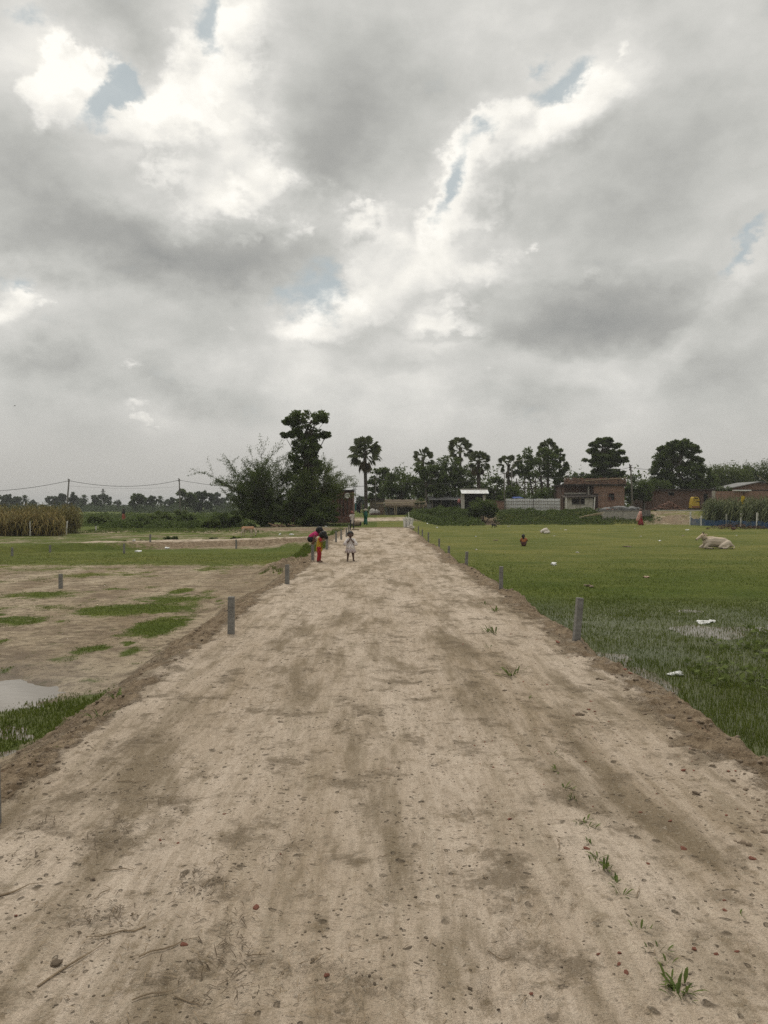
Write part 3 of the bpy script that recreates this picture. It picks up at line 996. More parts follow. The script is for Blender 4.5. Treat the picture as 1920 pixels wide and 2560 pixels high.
def palmyra(label, px, Y, base_py, crown_py, crown_r_px, seed, trunk_r=0.2, n=30, dry=6, lean=0.0, group='fan palms behind the village'):
    k = Y / FPX
    b = PX(px, base_py, Y)
    root = empty('palm_tree', b, 0, label, 'palm tree', group)
    r = random.Random(seed)
    top = PX(px + lean, crown_py, Y) - b
    Rr = crown_r_px * k
    mb = MB()
    pts = [Vector((0, 0, -0.2)).lerp(top, i / 8) + Vector((math.sin(i * 0.7) * 0.04, 0, 0)) for i in range(9)]
    mb.tube(pts, [trunk_r * 1.35, trunk_r * 1.05] + [trunk_r * (1 - 0.25 * i / 7) for i in range(7)], 9)
    mb.tube([top - Vector((0, 0, Rr * 0.25)), top], [trunk_r * 0.9, trunk_r * 1.2], 9)
    mb.build('trunk', BARK, root, smooth=True)
    V, F, Vd, Fd = [], [], [], []
    for i in range(n):
        t = (i + 0.5) / n
        el = math.asin(1.0 - 1.55 * t) + r.uniform(-.12, .12)       # from straight up to hanging
        a = i * 2.39996 + r.uniform(-.2, .2)
        d = Vector((math.cos(a) * math.cos(el), math.sin(a) * math.cos(el), math.sin(el)))
        fan_frond(r, V, F, top, d, Rr * r.uniform(0.52, 0.68), Rr * r.uniform(0.40, 0.48), 0.25 if el > 0 else 0.7)
    for i in range(dry):
        a = r.uniform(0, 6.28)
        d = Vector((math.cos(a) * .45, math.sin(a) * .45, -0.9))
        fan_frond(r, Vd, Fd, top, d, Rr * 0.5, Rr * 0.5, 0.9, 1.3, 13)
    link('crown', np_mesh('crown', np.array([tuple(v) for v in V]), np.array(F), PALM_LEAF), root)
    if dry:
        link('dead_fronds', np_mesh('dead_fronds', np.array([tuple(v) for v in Vd]), np.array(Fd), PALM_DRY), root)
    return root


def blades(P, h, w, seed, lean=0.45, tri=False):
    """grass blades rooted at the points P"""
    r = np.random.default_rng(seed)
    n = len(P)
    a = r.uniform(0, 2 * np.pi, n)
    hh = h * r.uniform(0.55, 1.25, n)
    ww = w * r.uniform(0.7, 1.3, n)
    side = np.stack([np.cos(a), np.sin(a), np.zeros(n)], 1) * ww[:, None] * 0.5
    b = r.uniform(0, 2 * np.pi, n)
    ln = np.stack([np.cos(b), np.sin(b), np.zeros(n)], 1) * (hh * lean * r.uniform(0, 1, n))[:, None]
    up = np.zeros((n, 3))
    up[:, 2] = hh
    if tri:
        V = np.stack([P - side, P + side, P + ln + up], 1).reshape(-1, 3)
        return V, np.arange(3 * n).reshape(n, 3)
    mid = P + ln * 0.35 + up * 0.6
    V = np.stack([P - side, P + side, mid + side * 0.7, mid - side * 0.7, P + ln + up * 0.98], 1).reshape(-1, 3)
    q = np.arange(n)[:, None] * 5
    F = np.concatenate([q + np.array([0, 1, 2]), q + np.array([0, 2, 3]), q + np.array([3, 2, 4])], 0)
    return V, F


GRASS = leaf_mat('grass_blades', (0.074, 0.104, 0.018), (0.150, 0.178, 0.036), 1.1, 0.2)
GRASS_DRY = leaf_mat('grass_blades_short', (0.095, 0.114, 0.026), (0.172, 0.172, 0.046), 0.6, 0.15)


def scatter(n, x0, x1, y0, y1, seed, p=1.0):
    """n random ground points, more of them near the camera (density ~ 1/y^p)"""
    r = np.random.default_rng(seed)
    u = r.random(n)
    if p == 1:
        y = y0 * (y1 / y0) ** u
    else:
        y = (y0 ** (1 - p) + u * (y1 ** (1 - p) - y0 ** (1 - p))) ** (1 / (1 - p))
    x = r.uniform(0, 1, n) * (x1 - x0) + x0
    return x, y, r


def build_grass():
    # flooded pasture beside the road: tall blades, with gaps where the water shows
    x, y, r = scatter(165000, 2.5, 9.6, 4.6, 16.0, 41, 1.6)
    x2, y2, _ = scatter(22000, 2.5, 7.0, 1.6, 4.6, 35, 0.5)
    x, y = np.concatenate([x, x2]), np.concatenate([y, y2])
    dr = x - edge_right(y)
    gap = fbm(x * 1.1, y * 0.75, 4, 44)
    keep = (dr > 0.30) & (x < 0.60 * y + 3.2) & (r.random(len(x)) < 0.93 * sst(0.30, 0.6, dr) * (1.0 - 0.16 * sst(-0.10, 0.35, gap) * (1 - sst(11.5, 14.5, y)) - 0.18 * sst(-0.05, 0.2, fbm(x * 4, y * 2.5, 3, 43)) * (1 - sst(12, 15, y))))
    x, y = x[keep], y[keep]
    P = np.stack([x, y, H(x, y) - 0.01], 1)
    V, F = blades(P, (0.085 - 0.002 * (y - 5)) * (0.75 + 0.5 * fbm(x * 1.5, y * 1.5, 3, 40)), 0.0065, 42)
    V2 = V
    tag(link('grass', np_mesh('grass', V2, F, GRASS)), 'tall wet grass standing in the flooded pasture edge', kind='stuff')
    x, y, r = scatter(150000, 2.2, 34.0, 13.0, 42.0, 45, 1.5)
    dr = x - edge_right(y)
    keep = (dr > 0.25) & (x < 0.58 * y + 1.5)
    x, y = x[keep], y[keep]
    P = np.stack([x, y, H(x, y) - 0.01], 1)
    k = sst(17, 33, y + 4 * fbm(x * 2.5, y * 2.5, 3, 31))
    sel = r.random(len(x)) < k
    for nm, s_, mm, hh in (('grass', ~sel, GRASS, 0.065), ('grass', sel & (r.random(len(x)) < 0.45), GRASS_DRY, 0.03)):
        q = P[s_]
        V, F = blades(q, hh * (0.7 + 0.5 * fbm(q[:, 0] * .7, q[:, 1] * .5, 3, 38)), 0.007 + 0.0005 * q[:, 1], 46, 0.7, True)
        tag(link(nm, np_mesh(nm, V, F, mm)), 'short pasture grass', kind='stuff')
    # grass patches of the left field
    x, y, r = scatter(360000, -15.0, -2.1, 4.6, 31.0, 47, 1.6)
    keep = (x > -0.58 * y - 2.5)
    x, y = x[keep], y[keep]
    t = turf_mask(x, y)
    keep = np.random.default_rng(3).random(len(x)) < 0.9 * sst(0.12, 1.10, t + 0.75 * fbm(x * 3.1, y * 2.0, 5, 48, 0.65)) + 0.10 * sst(0.15, 0.5, fbm(x * 1.9, y * 1.4, 4, 37)) * sst(0.3, 0.8, edge_left(y) - x)
    x, y, t = x[keep], y[keep], t[keep]
    P = np.stack([x, y, H(x, y) - 0.008], 1)
    lush = np.exp(-(((x + 3.2) / 1.0) ** 2 + ((y - 7.0) / 1.0) ** 2))
    far_band = (y > 17.5) & (np.random.default_rng(5).random(len(x)) < 0.7)
    Vb, Fb = blades(P[far_band], 0.03, 0.016, 36, 0.6, True)
    tag(link('grass', np_mesh('grass', Vb, Fb, GRASS_DRY)), 'thin olive grass on the far part of the muddy field', kind='stuff')
    P, t, lush, x, y = P[~far_band], t[~far_band], lush[~far_band], x[~far_band], y[~far_band]
    V, F = blades(P, 0.014 + 0.016 * np.clip(t, 0, 1) + 0.026 * lush * (0.8 + 0.6 * fbm(x * 4, y * 4, 2, 39)), 0.006 + 0.0005 * y, 49, 0.5)
    tag(link('grass', np_mesh('grass', V, F, GRASS)), 'grass patches on the muddy field left of the road', kind='stuff')
    # grass creeping over the road edges and the far verge
    x, y, r = scatter(30000, -3.2, -1.8, 21.0, 56.0, 50, 1.0)
    keep = turf_mask(x, y) > 0.45
    x, y = x[keep], y[keep]
    P = np.stack([x, y, H(x, y) - 0.01], 1)
    V, F = blades(P, 0.10, 0.02, 51, 0.6, True)
    tag(link('grass', np_mesh('grass', V, F, GRASS)), 'green verge along the far left edge of the road', kind='stuff')
    # broad-leaved water weeds in the flooded corner
    x, y, r = scatter(5200, 3.6, 9.5, 5.5, 13.0, 52, 1.2)
    n = fbm(x * 0.9, y * 0.8, 3, 53)
    keep = (n > 0.12) & (x - edge_right(y) > 0.9) & (x > 0.24 * y + 1.5)
    x, y = x[keep], y[keep]
    P = np.stack([x, y, np.full_like(x, -0.30) + r.uniform(0, 0.07, len(x))], 1)
    V, F = leaf_quads(P, 0.085, 54, 1.6, 0.75, 0.1)
    tag(link('water_weeds', np_mesh('water_weeds', V, F, LEAF_LIGHT)), 'broad leaved water weeds among the flooded grass', kind='stuff')


build_grass()


def weed(label, loc, seed, size=0.12, n=9, m=None):
    size *= 0.5
    """small creeping road weed: narrow arching leaves from a crown, a few stems"""
    r = random.Random(seed)
    root = empty('weed', loc, r.uniform(0, 6), label, 'weed', 'weeds growing in a line along the road')
    V, F = [], []
    mb = MB()
    for i in range(n):
        a = r.uniform(0, 6.28)
        rad = r.uniform(0.0, 0.55) * size
        o = Vector((math.cos(a) * rad, math.sin(a) * rad * 1.8, 0))
        a2 = a + r.uniform(-.8, .8)
        L = size * r.uniform(0.55, 1.2)
        el = r.uniform(0.35, 1.25)
        d = Vector((math.cos(a2) * math.cos(el), math.sin(a2) * math.cos(el), math.sin(el)))
        s = d.cross(Vector((0, 0, 1))).normalized() * L * r.uniform(0.06, 0.12)
        m1, m2 = o + d * L * 0.35, o + d * L * 0.7 - Vector((0, 0, L * 0.07))
        tip = o + d * L - Vector((0, 0, L * 0.28))
        n0 = len(V)
        V += [o - s * .3, o + s * .3, m1 + s, m1 - s, m2 + s * .75, m2 - s * .75, tip]
        F += [(n0, n0 + 1, n0 + 2, n0 + 3), (n0 + 3, n0 + 2, n0 + 4, n0 + 5), (n0 + 5, n0 + 4, n0 + 6)]
        if i % 3 == 0:
            mb.tube([o * .4, o * .4 + d * L * 0.5, o * .4 + d * L * 0.8], [size * .02, size * .015, size * .006], 4)
    link('leaves', np_mesh('leaves', np.array([tuple(v) for v in V]), F, m or LEAF_LIGHT), root)
    mb.build('stems', LEAF_MID, root)
    return root


def bush_mesh(root, ells, sub, per, size, m, seed, stems=14):
    tips = crown_mesh('foliage', ells, sub, per, size, m, root, seed)
    mb = MB()
    r = random.Random(seed)
    for t in tips[np.random.default_rng(seed).permutation(len(tips))[:stems]]:
        t = Vector(t)
        b0 = Vector((t.x * 0.25, t.y * 0.25, -0.1))
        mb.tube([b0, b0.lerp(t, 0.55) + Vector((r.uniform(-.1, .1), 0, .1)), t], [0.035, 0.025, 0.008], 5, False)
    mb.build('stem', BARK, root)


def bush(label, px, Y, py, rx, ry, seed, m=None, size=0.16, sub=16, per=60, group=None, name='bush'):
    """rounded shrub seen about photo pixel px, py with half size rx, ry"""
    k = Y / FPX
    c = PX(px, py, Y)
    b = Vector((c.x, Y, hz(c.x, Y)))
    root = empty(name, b, 0, label, 'bush', group)
    dz = c.z - b.z
    bush_mesh(root, [((0, 0, dz), (rx * k, rx * k * 0.8, ry * k)), ((-rx * k * .45, 0, dz * .7), (rx * k * .6, rx * k * .5, ry * k * .75)),
                     ((rx * k * .5, .1, dz * .75), (rx * k * .55, rx * k * .5, ry * k * .7))], sub, per, size, m or LEAF_MID, seed)
    return root


# ------------------------------------------------------------------ the big tree and the thorn bushes round it
TY = 63.0
tree('leafy_tree', 'tall dark leafy tree with a flat spreading top above the thorn bushes', 765, TY + 0.6, 1308,
     [(765, 1043, 58, 13), (730, 1053, 28, 9), (803, 1052, 22, 10), (722, 1088, 22, 8), (812, 1088, 18, 8), (765, 1080, 42, 26), (770, 1112, 40, 24), (757, 1138, 44, 26),
      (775, 1165, 46, 28), (760, 1200, 60, 32), (770, 1240, 66, 36), (760, 1280, 62, 28)], 17, 80, 0.27, LEAF_MID, 61, 0.28, (768, 1050), n_limb=60)


def thorn_bush(label, px, Y, base_py, reach, seed, nbr, m, leaf_n):
    """many thin arching stems from one stool, forking into twigs with sparse tiny leaves"""
    b = PX(px, base_py, Y)
    b.z = hz(b.x, b.y)
    root = empty('thorn_bush', b, 0, label, 'thorn bush')
    r = random.Random(seed)
    k = Y / FPX
    mb = MB()
    P, D = [], []

    def grow(p, d, L, rad, depth):
        pts, q = [p], p
        dd = d.copy()
        ns = 4
        for i in range(ns):
            dd = (dd + Vector((r.uniform(-.22, .22), r.uniform(-.22, .22), r.uniform(-.20, .12)))).normalized()
            q = q + dd * L / ns
            pts.append(q)
            if depth >= 1:
                for _ in range(leaf_n if depth == 2 else leaf_n // 3):
                    P.append(q - dd * L / ns * r.random() + Vector((r.gauss(0, .10), r.gauss(0, .10), r.gauss(0, .07))))
                    D.append(dd)
        mb.tube(pts, [rad * (1 - 0.2 * i) for i in range(ns + 1)], 4 if depth else 5, False)
        if depth < 2:
            for i in range(7 if depth == 0 else 5):
                t = r.randint(1, ns)
                nd = (dd + Vector((r.uniform(-.8, .8), r.uniform(-.8, .8), r.uniform(-.25, .5)))).normalized()
                grow(pts[t], nd, L * r.uniform(0.35, 0.62), rad * 0.5, depth + 1)

    for i in range(nbr):
        tx, ty = reach[i % len(reach)]
        t = PX(tx + r.uniform(-14, 14), ty + r.uniform(-10, 10), Y) - b
        t.y = r.uniform(-1.6, 1.6)
        L = t.length * r.uniform(0.75, 0.98)
        d = (t.normalized() + Vector((0, 0, 0.28))).normalized()
        grow(Vector((r.uniform(-.35, .35), r.uniform(-.35, .35), -.1)), d, L * 0.66, 0.045, 0)
    mb.build('branches', BARK, root)
    V, F = leaf_quads(np.array([tuple(p) for p in P]), 0.125, seed, 0.2, 0.36, out=np.array([tuple(d) for d in D]) * 0.8)
    link('foliage', np_mesh('foliage', V, F, m), root)


thorn_bush('sparse grey thorn bush with bare arching twigs on the side away from the road', 665, TY - 0.4, 1312,
           [(575, 1135), (600, 1150), (640, 1105), (610, 1180), (668, 1100), (600, 1215), (690, 1120), (625, 1250), (590, 1185), (655, 1140), (640, 1205)], 71, 26, LEAF_MID, 13)
thorn_bush('denser thorn bush in front of the brick shed, twigs reaching towards the fan palm', 790, TY - 0.8, 1310,
           [(868, 1135), (850, 1160), (872, 1185), (835, 1125), (815, 1150), (825, 1215), (800, 1160), (815, 1245), (745, 1200), (838, 1190)], 72, 20, LEAF_LIGHT, 14)
thorn_bush('low tangled thorn bush at the foot of the tall tree', 725, TY - 2.0, 1313,
           [(660, 1255), (700, 1215), (740, 1190), (780, 1210), (810, 1235), (690, 1280), (800, 1270), (760, 1230)], 73, 15, LEAF_MID, 10)
bush('leafy bright shrub beside the thorn bush, away from the road', 672, 61.5, 1290, 30, 26, 74, LEAF_LIGHT, 0.2, 14, 60)
bush('dark shrub under the tall tree, dusty and low', 800, 61.0, 1285, 48, 22, 75, LEAF_MID, 0.2, 16, 70)

# ------------------------------------------------------------------ fan palms
palmyra('tallest fan palm, standing alone at the end of the dirt road', 914, 86, 1286, 1128, 47, 81, 0.21, 26, 5, group=None)
palmyra('fan palm with a half crown rising over the mango tree behind the thatched shed', 1058, 100, 1284, 1143, 31, 82, 0.22, 18, 2)
palmyra('fan palm with loose spiky fronds, highest of the group above the roadside gate', 1151, 104, 1284, 1120, 36, 83, 0.22, 19, 2)
palmyra('fan palm with a shaggy skirt of dead fronds behind the roadside gate', 1197, 92, 1282, 1152, 32, 84, 0.24, 24, 8)
palmyra('fan palm beside the street lamp with a thin lopsided crown', 1272, 98, 1282, 1160, 31, 85, 0.2, 14, 3)
palmyra('fan palm whose crown peeks out of the top of the twin broad trees', 1370, 104, 1282, 1122, 31, 86, 0.2, 20, 2)

# ------------------------------------------------------------------ broad trees behind the village
tree('broad_tree', 'dark open tree just right of the tallest palm', 950, 102, 1284, [(950, 1190, 32, 22), (975, 1205, 28, 24), (930, 1215, 20, 18), (940, 1240, 24, 18)], 14, 60, 0.36, LEAF_DARK, 91, 0.2, (948, 1190))
tree('broad_tree', 'rounded dark mango tree above the thatched shed', 1005, 98, 1284, [(1000, 1205, 46, 34), (980, 1235, 40, 26), (1030, 1225, 40, 34)], 18, 80, 0.36, LEAF_DARK, 92, 0.24, (1003, 1210))
tree('broad_tree', 'dark tree with crooked pale limbs between thatched shed and dark shed', 1072, 94, 1284, [(1065, 1175, 36, 22), (1085, 1195, 36, 26), (1055, 1205, 34, 24), (1095, 1225, 30, 20)], 16, 70, 0.33, LEAF_DARK, 93, 0.2, (1066, 1180), BARK_PALE, extra_trunks=((1068, 1100, 1215),))
tree('broad_tree', 'big dense tree overhanging the dark shed beside the gate', 1135, 96, 1282, [(1130, 1165, 40, 26), (1110, 1190, 36, 30), (1160, 1190, 36, 32), (1135, 1220, 56, 32), (1110, 1250, 34, 22), (1180, 1235, 34, 24)], 16, 74, 0.34, LEAF_DARK, 94, 0.26, (1132, 1170))
tree('broad_tree', 'low spreading tree behind the gate and the tin fence', 1245, 100, 1282, [(1235, 1215, 36, 28), (1265, 1225, 36, 32), (1215, 1235, 26, 22), (1255, 1250, 52, 24)], 16, 70, 0.34, LEAF_MID, 95, 0.2, (1243, 1215))
tree('broad_tree', 'twin broad trees with bare lower trunks behind the blue tarpaulin', 1350, 98, 1282,
     [(1345, 1138, 44, 22), (1318, 1150, 34, 24), (1375, 1150, 36, 30), (1340, 1175, 46, 22), (1400, 1140, 18, 20), (1405, 1170, 18, 26), (1390, 1195, 24, 22), (1310, 1180, 30, 18), (1402, 1215, 14, 22)],
     15, 66, 0.34, LEAF_MID, 96, 0.22, (1352, 1140), extra_trunks=((1366, 1380, 1160), (1340, 1325, 1165)))
bush('undergrowth thicket behind the tin fence', 1375, 93, 1238, 48, 26, 97, LEAF_MID, 0.3, 18, 60)
bush('thicket between the fan palm by the lamp and the fence', 1275, 91, 1238, 36, 22, 98, LEAF_DARK, 0.3, 16, 60)
tree('broad_tree', 'pale far tree seen between the twin trees and the brick house', 1440, 150, 1280, [(1430, 1195, 24, 14), (1452, 1190, 20, 12), (1435, 1215, 30, 14)], 10, 50, 0.5, LEAF_FAR, 99, 0.2, (1440, 1195))
tree('tiered_tree', 'tiered tree with flat layered branches behind the brick house', 1514, 100, 1280,
     [(1512, 1102, 24, 9), (1495, 1112, 22, 8), (1538, 1112, 22, 8), (1500, 1128, 34, 9), (1540, 1130, 26, 8), (1485, 1150, 26, 7), (1545, 1150, 30, 8), (1513, 1142, 36, 10), (1510, 1162, 40, 10),
      (1500, 1180, 30, 9), (1535, 1182, 34, 9), (1515, 1192, 50, 10), (1480, 1194, 22, 8)], 24, 74, 0.34, LEAF_DARK, 101, 0.2, (1514, 1100), flat=0.45, n_limb=60)
tree('broad_tree', 'large round tree over the dark brick house by the yellow cart', 1705, 98, 1280,
     [(1700, 1112, 34, 16), (1672, 1125, 28, 14), (1725, 1125, 26, 18), (1690, 1145, 52, 20), (1660, 1170, 34, 22), (1735, 1165, 34, 24), (1700, 1185, 62, 28), (1655, 1205, 36, 22), (1755, 1195, 34, 24), (1700, 1220, 76, 18), (1650, 1222, 40, 14), (1740, 1215, 40, 16)],
     24, 84, 0.36, LEAF_DARK, 102, 0.3, (1702, 1115))
bush('green thicket beside the utility pole, against the brick house', 1592, 92, 1215, 42, 34, 103, LEAF_MID, 0.3, 22, 70)
bush('green bushy growth under the round tree near the utility pole', 1640, 94, 1222, 40, 26, 104, LEAF_MID, 0.3, 20, 60)


def bamboo(label, px0, px1, py_top, py_bot, Y, seed, m, nculm=40):
    """clump of arching bamboo with feathery tips"""
    r = random.Random(seed)
    k = Y / FPX
    b = PX((px0 + px1) / 2, py_bot, Y)
    b.z = hz(b.x, b.y)
    root = empty('bamboo_clump', b, 0, label, 'bamboo clump')
    mb = MB()
    P, D = [], []
    W = (px1 - px0) * k
    for i in range(nculm):
        x0 = r.uniform(-.5, .5) * W
        Hh = (py_bot - py_top) * k * r.uniform(0.72, 1.06) * (1 - 0.12 * abs(x0 / W * 2) ** 3)
        a = r.uniform(-.8, .8)
        pts = []
        for j in range(7):
            t = j / 6
            pts.append(Vector((x0 + math.sin(a) * t * t * 1.6, r.uniform(-1, 1) * .2 + i % 5 * 0.5 - 1, Hh * (t - 0.10 * t ** 4))))
        mb.tube(pts, [0.045 * (1 - 0.13 * j) for j in range(7)], 5, False)
        for j in range(1, 7):
            for _ in range(34 if j > 1 else 14):
                t = r.random()
                P.append(pts[j - 1].lerp(pts[j], t) + Vector((r.gauss(0, .5), r.gauss(0, .5), r.gauss(0, .28))))
                D.append(Vector((r.uniform(-1, 1), r.uniform(-1, 1), -0.6)))
    mb.build('culms', mat('bamboo_culm', (0.13, 0.15, 0.06), (0.07, 0.09, 0.03), 4), root)
    V, F = leaf_quads(np.array([tuple(p) for p in P]), 0.36, seed, 0.2, 0.28, out=np.array([tuple(d) for d in D]))
    link('foliage', np_mesh('foliage', V, F, m), root)


bamboo('pale green bamboo thicket behind the gabled brick house', 1775, 1860, 1148, 1270, 110, 105, LEAF_LIGHT, 80)
bamboo('pale green bamboo thicket furthest from the utility pole, by the gabled roof', 1850, 1960, 1140, 1270, 112, 106, LEAF_MID, 80)
bush('low dark thicket between the round tree and the gabled house', 1795, 95, 1228, 36, 24, 107, LEAF_MID, 0.3, 18, 60)

# ------------------------------------------------------------------ bank, hedges, fields
bush('large rounded bush hanging over the bank in front of the gate', 1205, 78.5, 1268, 42, 26, 111, LEAF_MID, 0.22, 26, 90)


def undergrowth(label, quads, n, size, m, seed, hmax=0.55):
    """low tangled growth over ragged patches of ground about the rectangles (px0, px1, Y0, Y1)"""
    r = np.random.default_rng(seed)
    P = []
    for (a, b_, y0, y1) in quads:
        y = r.uniform(y0, y1, n)
        p = r.uniform(a, b_, n)
        x = (p - VPX) / FPX * y
        # fades out towards its edges and grows in mounds of uneven height
        ed = np.minimum(np.minimum((p - a), (b_ - p)) / (0.16 * (b_ - a) + 4), np.minimum(y - y0, y1 - y) / (0.30 * (y1 - y0)))
        nz = fbm(x * 0.9, y * 0.6, 4, seed)
        k = sst(0.0, 0.9, ed + 0.8 * nz)
        keep = r.random(n) < 0.08 + 0.92 * k
        x, y, nz, k = x[keep], y[keep], nz[keep], k[keep]
        hgt = hmax * k * np.clip(0.55 + 1.1 * fbm(x * 0.7, y * 0.7, 3, seed + 1), 0.12, 1.25)
        P.append(np.stack([x, y, H(x, y) + hgt * r.random(len(x)) ** 0.6], 1))
    V, F = leaf_quads(np.concatenate(P), size, seed, 0.6)
    tag(link('undergrowth', np_mesh('undergrowth', V, F, m)), label, kind='stuff')


undergrowth('tangled hedge plants covering the bank beside the end of the road', [(1012, 1215, 72.0, 86), (1030, 1200, 76, 85)], 9000, 0.22, LEAF_MID, 112, 0.85)
undergrowth('creeper covered bank below the path and the tin fence', [(1235, 1535, 76.0, 84.5)], 15000, 0.20, LEAF_MID, 113, 0.5)
undergrowth('weeds at the foot of the concrete tank', [(1500, 1660, 77.5, 80), (1590, 1640, 79, 81)], 1300, 0.18, LEAF_MID, 114, 0.35)
undergrowth('green weeds under the brick shed', [(780, 900, 60.5, 64)], 1400, 0.16, LEAF_MID, 115, 0.25)
undergrowth('green hedge belt of the far left field', [(195, 640, 70, 82), (250, 640, 62, 70)], 9000, 0.24, LEAF_MID, 116, 0.9)
undergrowth('green crop field beyond the hedge belt', [(180, 640, 95, 150)], 9000, 0.42, LEAF_MID, 117, 0.7)
undergrowth('low green crop in front of the hedge belt', [(200, 660, 53, 61)], 7000, 0.14, LEAF_LIGHT, 118, 0.16)
for i, (px, Y, py, rx, ry, lab) in enumerate((
        (398, 72, 1292, 34, 13, 'rounded light bush in the hedge belt below the second utility pole'), (570, 64, 1295, 40, 18, 'broad bush in the hedge belt, nearest the thorn bush'),
        (250, 74, 1296, 30, 10, 'low bush in the hedge belt beside the dry maize'), (470, 70, 1296, 30, 11, 'dark bush in the middle of the hedge belt'),
        (452, 90, 1284, 18, 10, 'small bush at the foot of the second utility pole'), (350, 66, 1302, 26, 9, 'low bush in front of the hedge belt'),
        (528, 60, 1306, 24, 10, 'low bush behind the grazing calf'))):
    bush(lab, px, Y, py, rx, ry, 120 + i, LEAF_LIGHT if i % 2 == 0 else LEAF_MID, 0.2, 14, 60, 'bushes of the far hedge belt')
for i, (px, py, r_) in enumerate(((312, 1355, 8), (590, 1347, 14), (535, 1347, 10), (428, 1345, 20), (360, 1353, 12))):
    g = GY(px, py + 5, FIELD)
    bush('small dark weed clump behind the earth path, ' + ('beside the short post', 'near the grazing calf', 'between calf and post', 'widest of them', 'smallest of them')[i],
         px, g.y, py, r_, 5, 130 + i, LEAF_MID, 0.1, 8, 40, 'weed clumps behind the earth path')


# ------------------------------------------------------------------ maize
def maize(label, px0, px1, Y0, Y1, n, hgt, leaf, stalk, seed, sag=0.5, front=None):
    r = random.Random(seed)
    V, F = [], []
    mb = MB()
    for i in range(n):
        y, p = r.uniform(Y0, Y1), r.uniform(px0, px1)
        if front:
            y = float(np.interp(p, [q[0] for q in front], [q[1] for q in front])) + r.uniform(0.6, 6.5)
        x = (p - VPX) / FPX * y
        b = Vector((x, y, hz(x, y)))
        h = hgt * r.uniform(0.62, 1.15)
        tip = b + Vector((r.uniform(-.1, .1), r.uniform(-.1, .1), h))
        mb.tube([b, tip], [0.014, 0.006], 3, False)
        for j in range(9):
            t = 0.18 + 0.8 * j / 9
            o = b.lerp(tip, t)
            a = (j % 2) * math.pi + r.uniform(-.7, .7) + i
            L = r.uniform(0.45, 0.75) * (1 - 0.35 * abs(t - .5)) * hgt / 1.7
            d = Vector((math.cos(a), math.sin(a), 0))
            s = Vector((-d.y, d.x, 0)) * 0.036
            p1 = o + d * L * .38 + Vector((0, 0, L * .34))
            p2 = o + d * L * .75 + Vector((0, 0, L * (.34 - sag * .5)))
            p3 = o + d * L * .92 + Vector((0, 0, L * (.1 - sag)))
            n0 = len(V)
            V += [o - s * .5, o + s * .5, p1 + s, p1 - s, p2 + s * .8, p2 - s * .8, p3]
            F += [(n0, n0 + 1, n0 + 2, n0 + 3), (n0 + 3, n0 + 2, n0 + 4, n0 + 5), (n0 + 5, n0 + 4, n0 + 6)]
        for j in range(4):
            q = tip + Vector((r.uniform(-.1, .1), r.uniform(-.1, .1), r.uniform(.1, .22)))
            n0 = len(V)
            V += [tip + Vector((-.012, 0, 0)), tip + Vector((.012, 0, 0)), q]
            F += [(n0, n0 + 1, n0 + 2)]
    o = link('maize_crop', np_mesh('maize_crop', np.array([tuple(v) for v in V]), F, leaf))
    tag(o, label, kind='stuff')
    st = mb.build('stalks', stalk, o)
    tag(st, kind='stuff')


MAIZE_DRY = leaf_mat('maize_leaf_dry', (0.110, 0.105, 0.034), (0.25, 0.185, 0.070), 0.9, 0.2)
MAIZE_GREEN = leaf_mat('maize_leaf_green', (0.060, 0.082, 0.036), (0.165, 0.170, 0.080), 0.9, 0.2)
MAIZE_TOP = leaf_mat('maize_leaf_turning', (0.10, 0.092, 0.03), (0.20, 0.165, 0.06), 0.9, 0.2)
maize('dry brown maize standing in the far left field', -60, 160, 48.5, 54, 560, 1.40, MAIZE_DRY, mat('maize_stalk_dry', (0.22, 0.16, 0.08)), 141, .75)
maize('half dry maize behind the brown rows of the left field', -70, 196, 53, 58, 520, 1.65, MAIZE_TOP, mat('maize_stalk_turning', (0.17, 0.15, 0.06)), 142, .55)
maize('green maize plot behind the blue net fence', 1768, 1960, 68, 75, 560, 2.40, MAIZE_GREEN, mat('maize_stalk_green', (0.10, 0.13, 0.05)), 143, .55, [(1757, 72.5), (1820, 70.5), (1857, 67.8), (1897, 65.0), (1938, 62.5), (1980, 60)])

undergrowth('dark scrub along the foot of the far tree line', [(-60, 330, 215, 260), (300, 720, 185, 240), (180, 460, 255, 300), (-60, 300, 260, 320)], 5200, 0.75, LEAF_FAR, 119, 2.6)
undergrowth('scrub behind the houses of the village', [(900, 1300, 108, 125), (1250, 1700, 108, 125)], 11000, 0.5, LEAF_DARK, 120, 6.0)
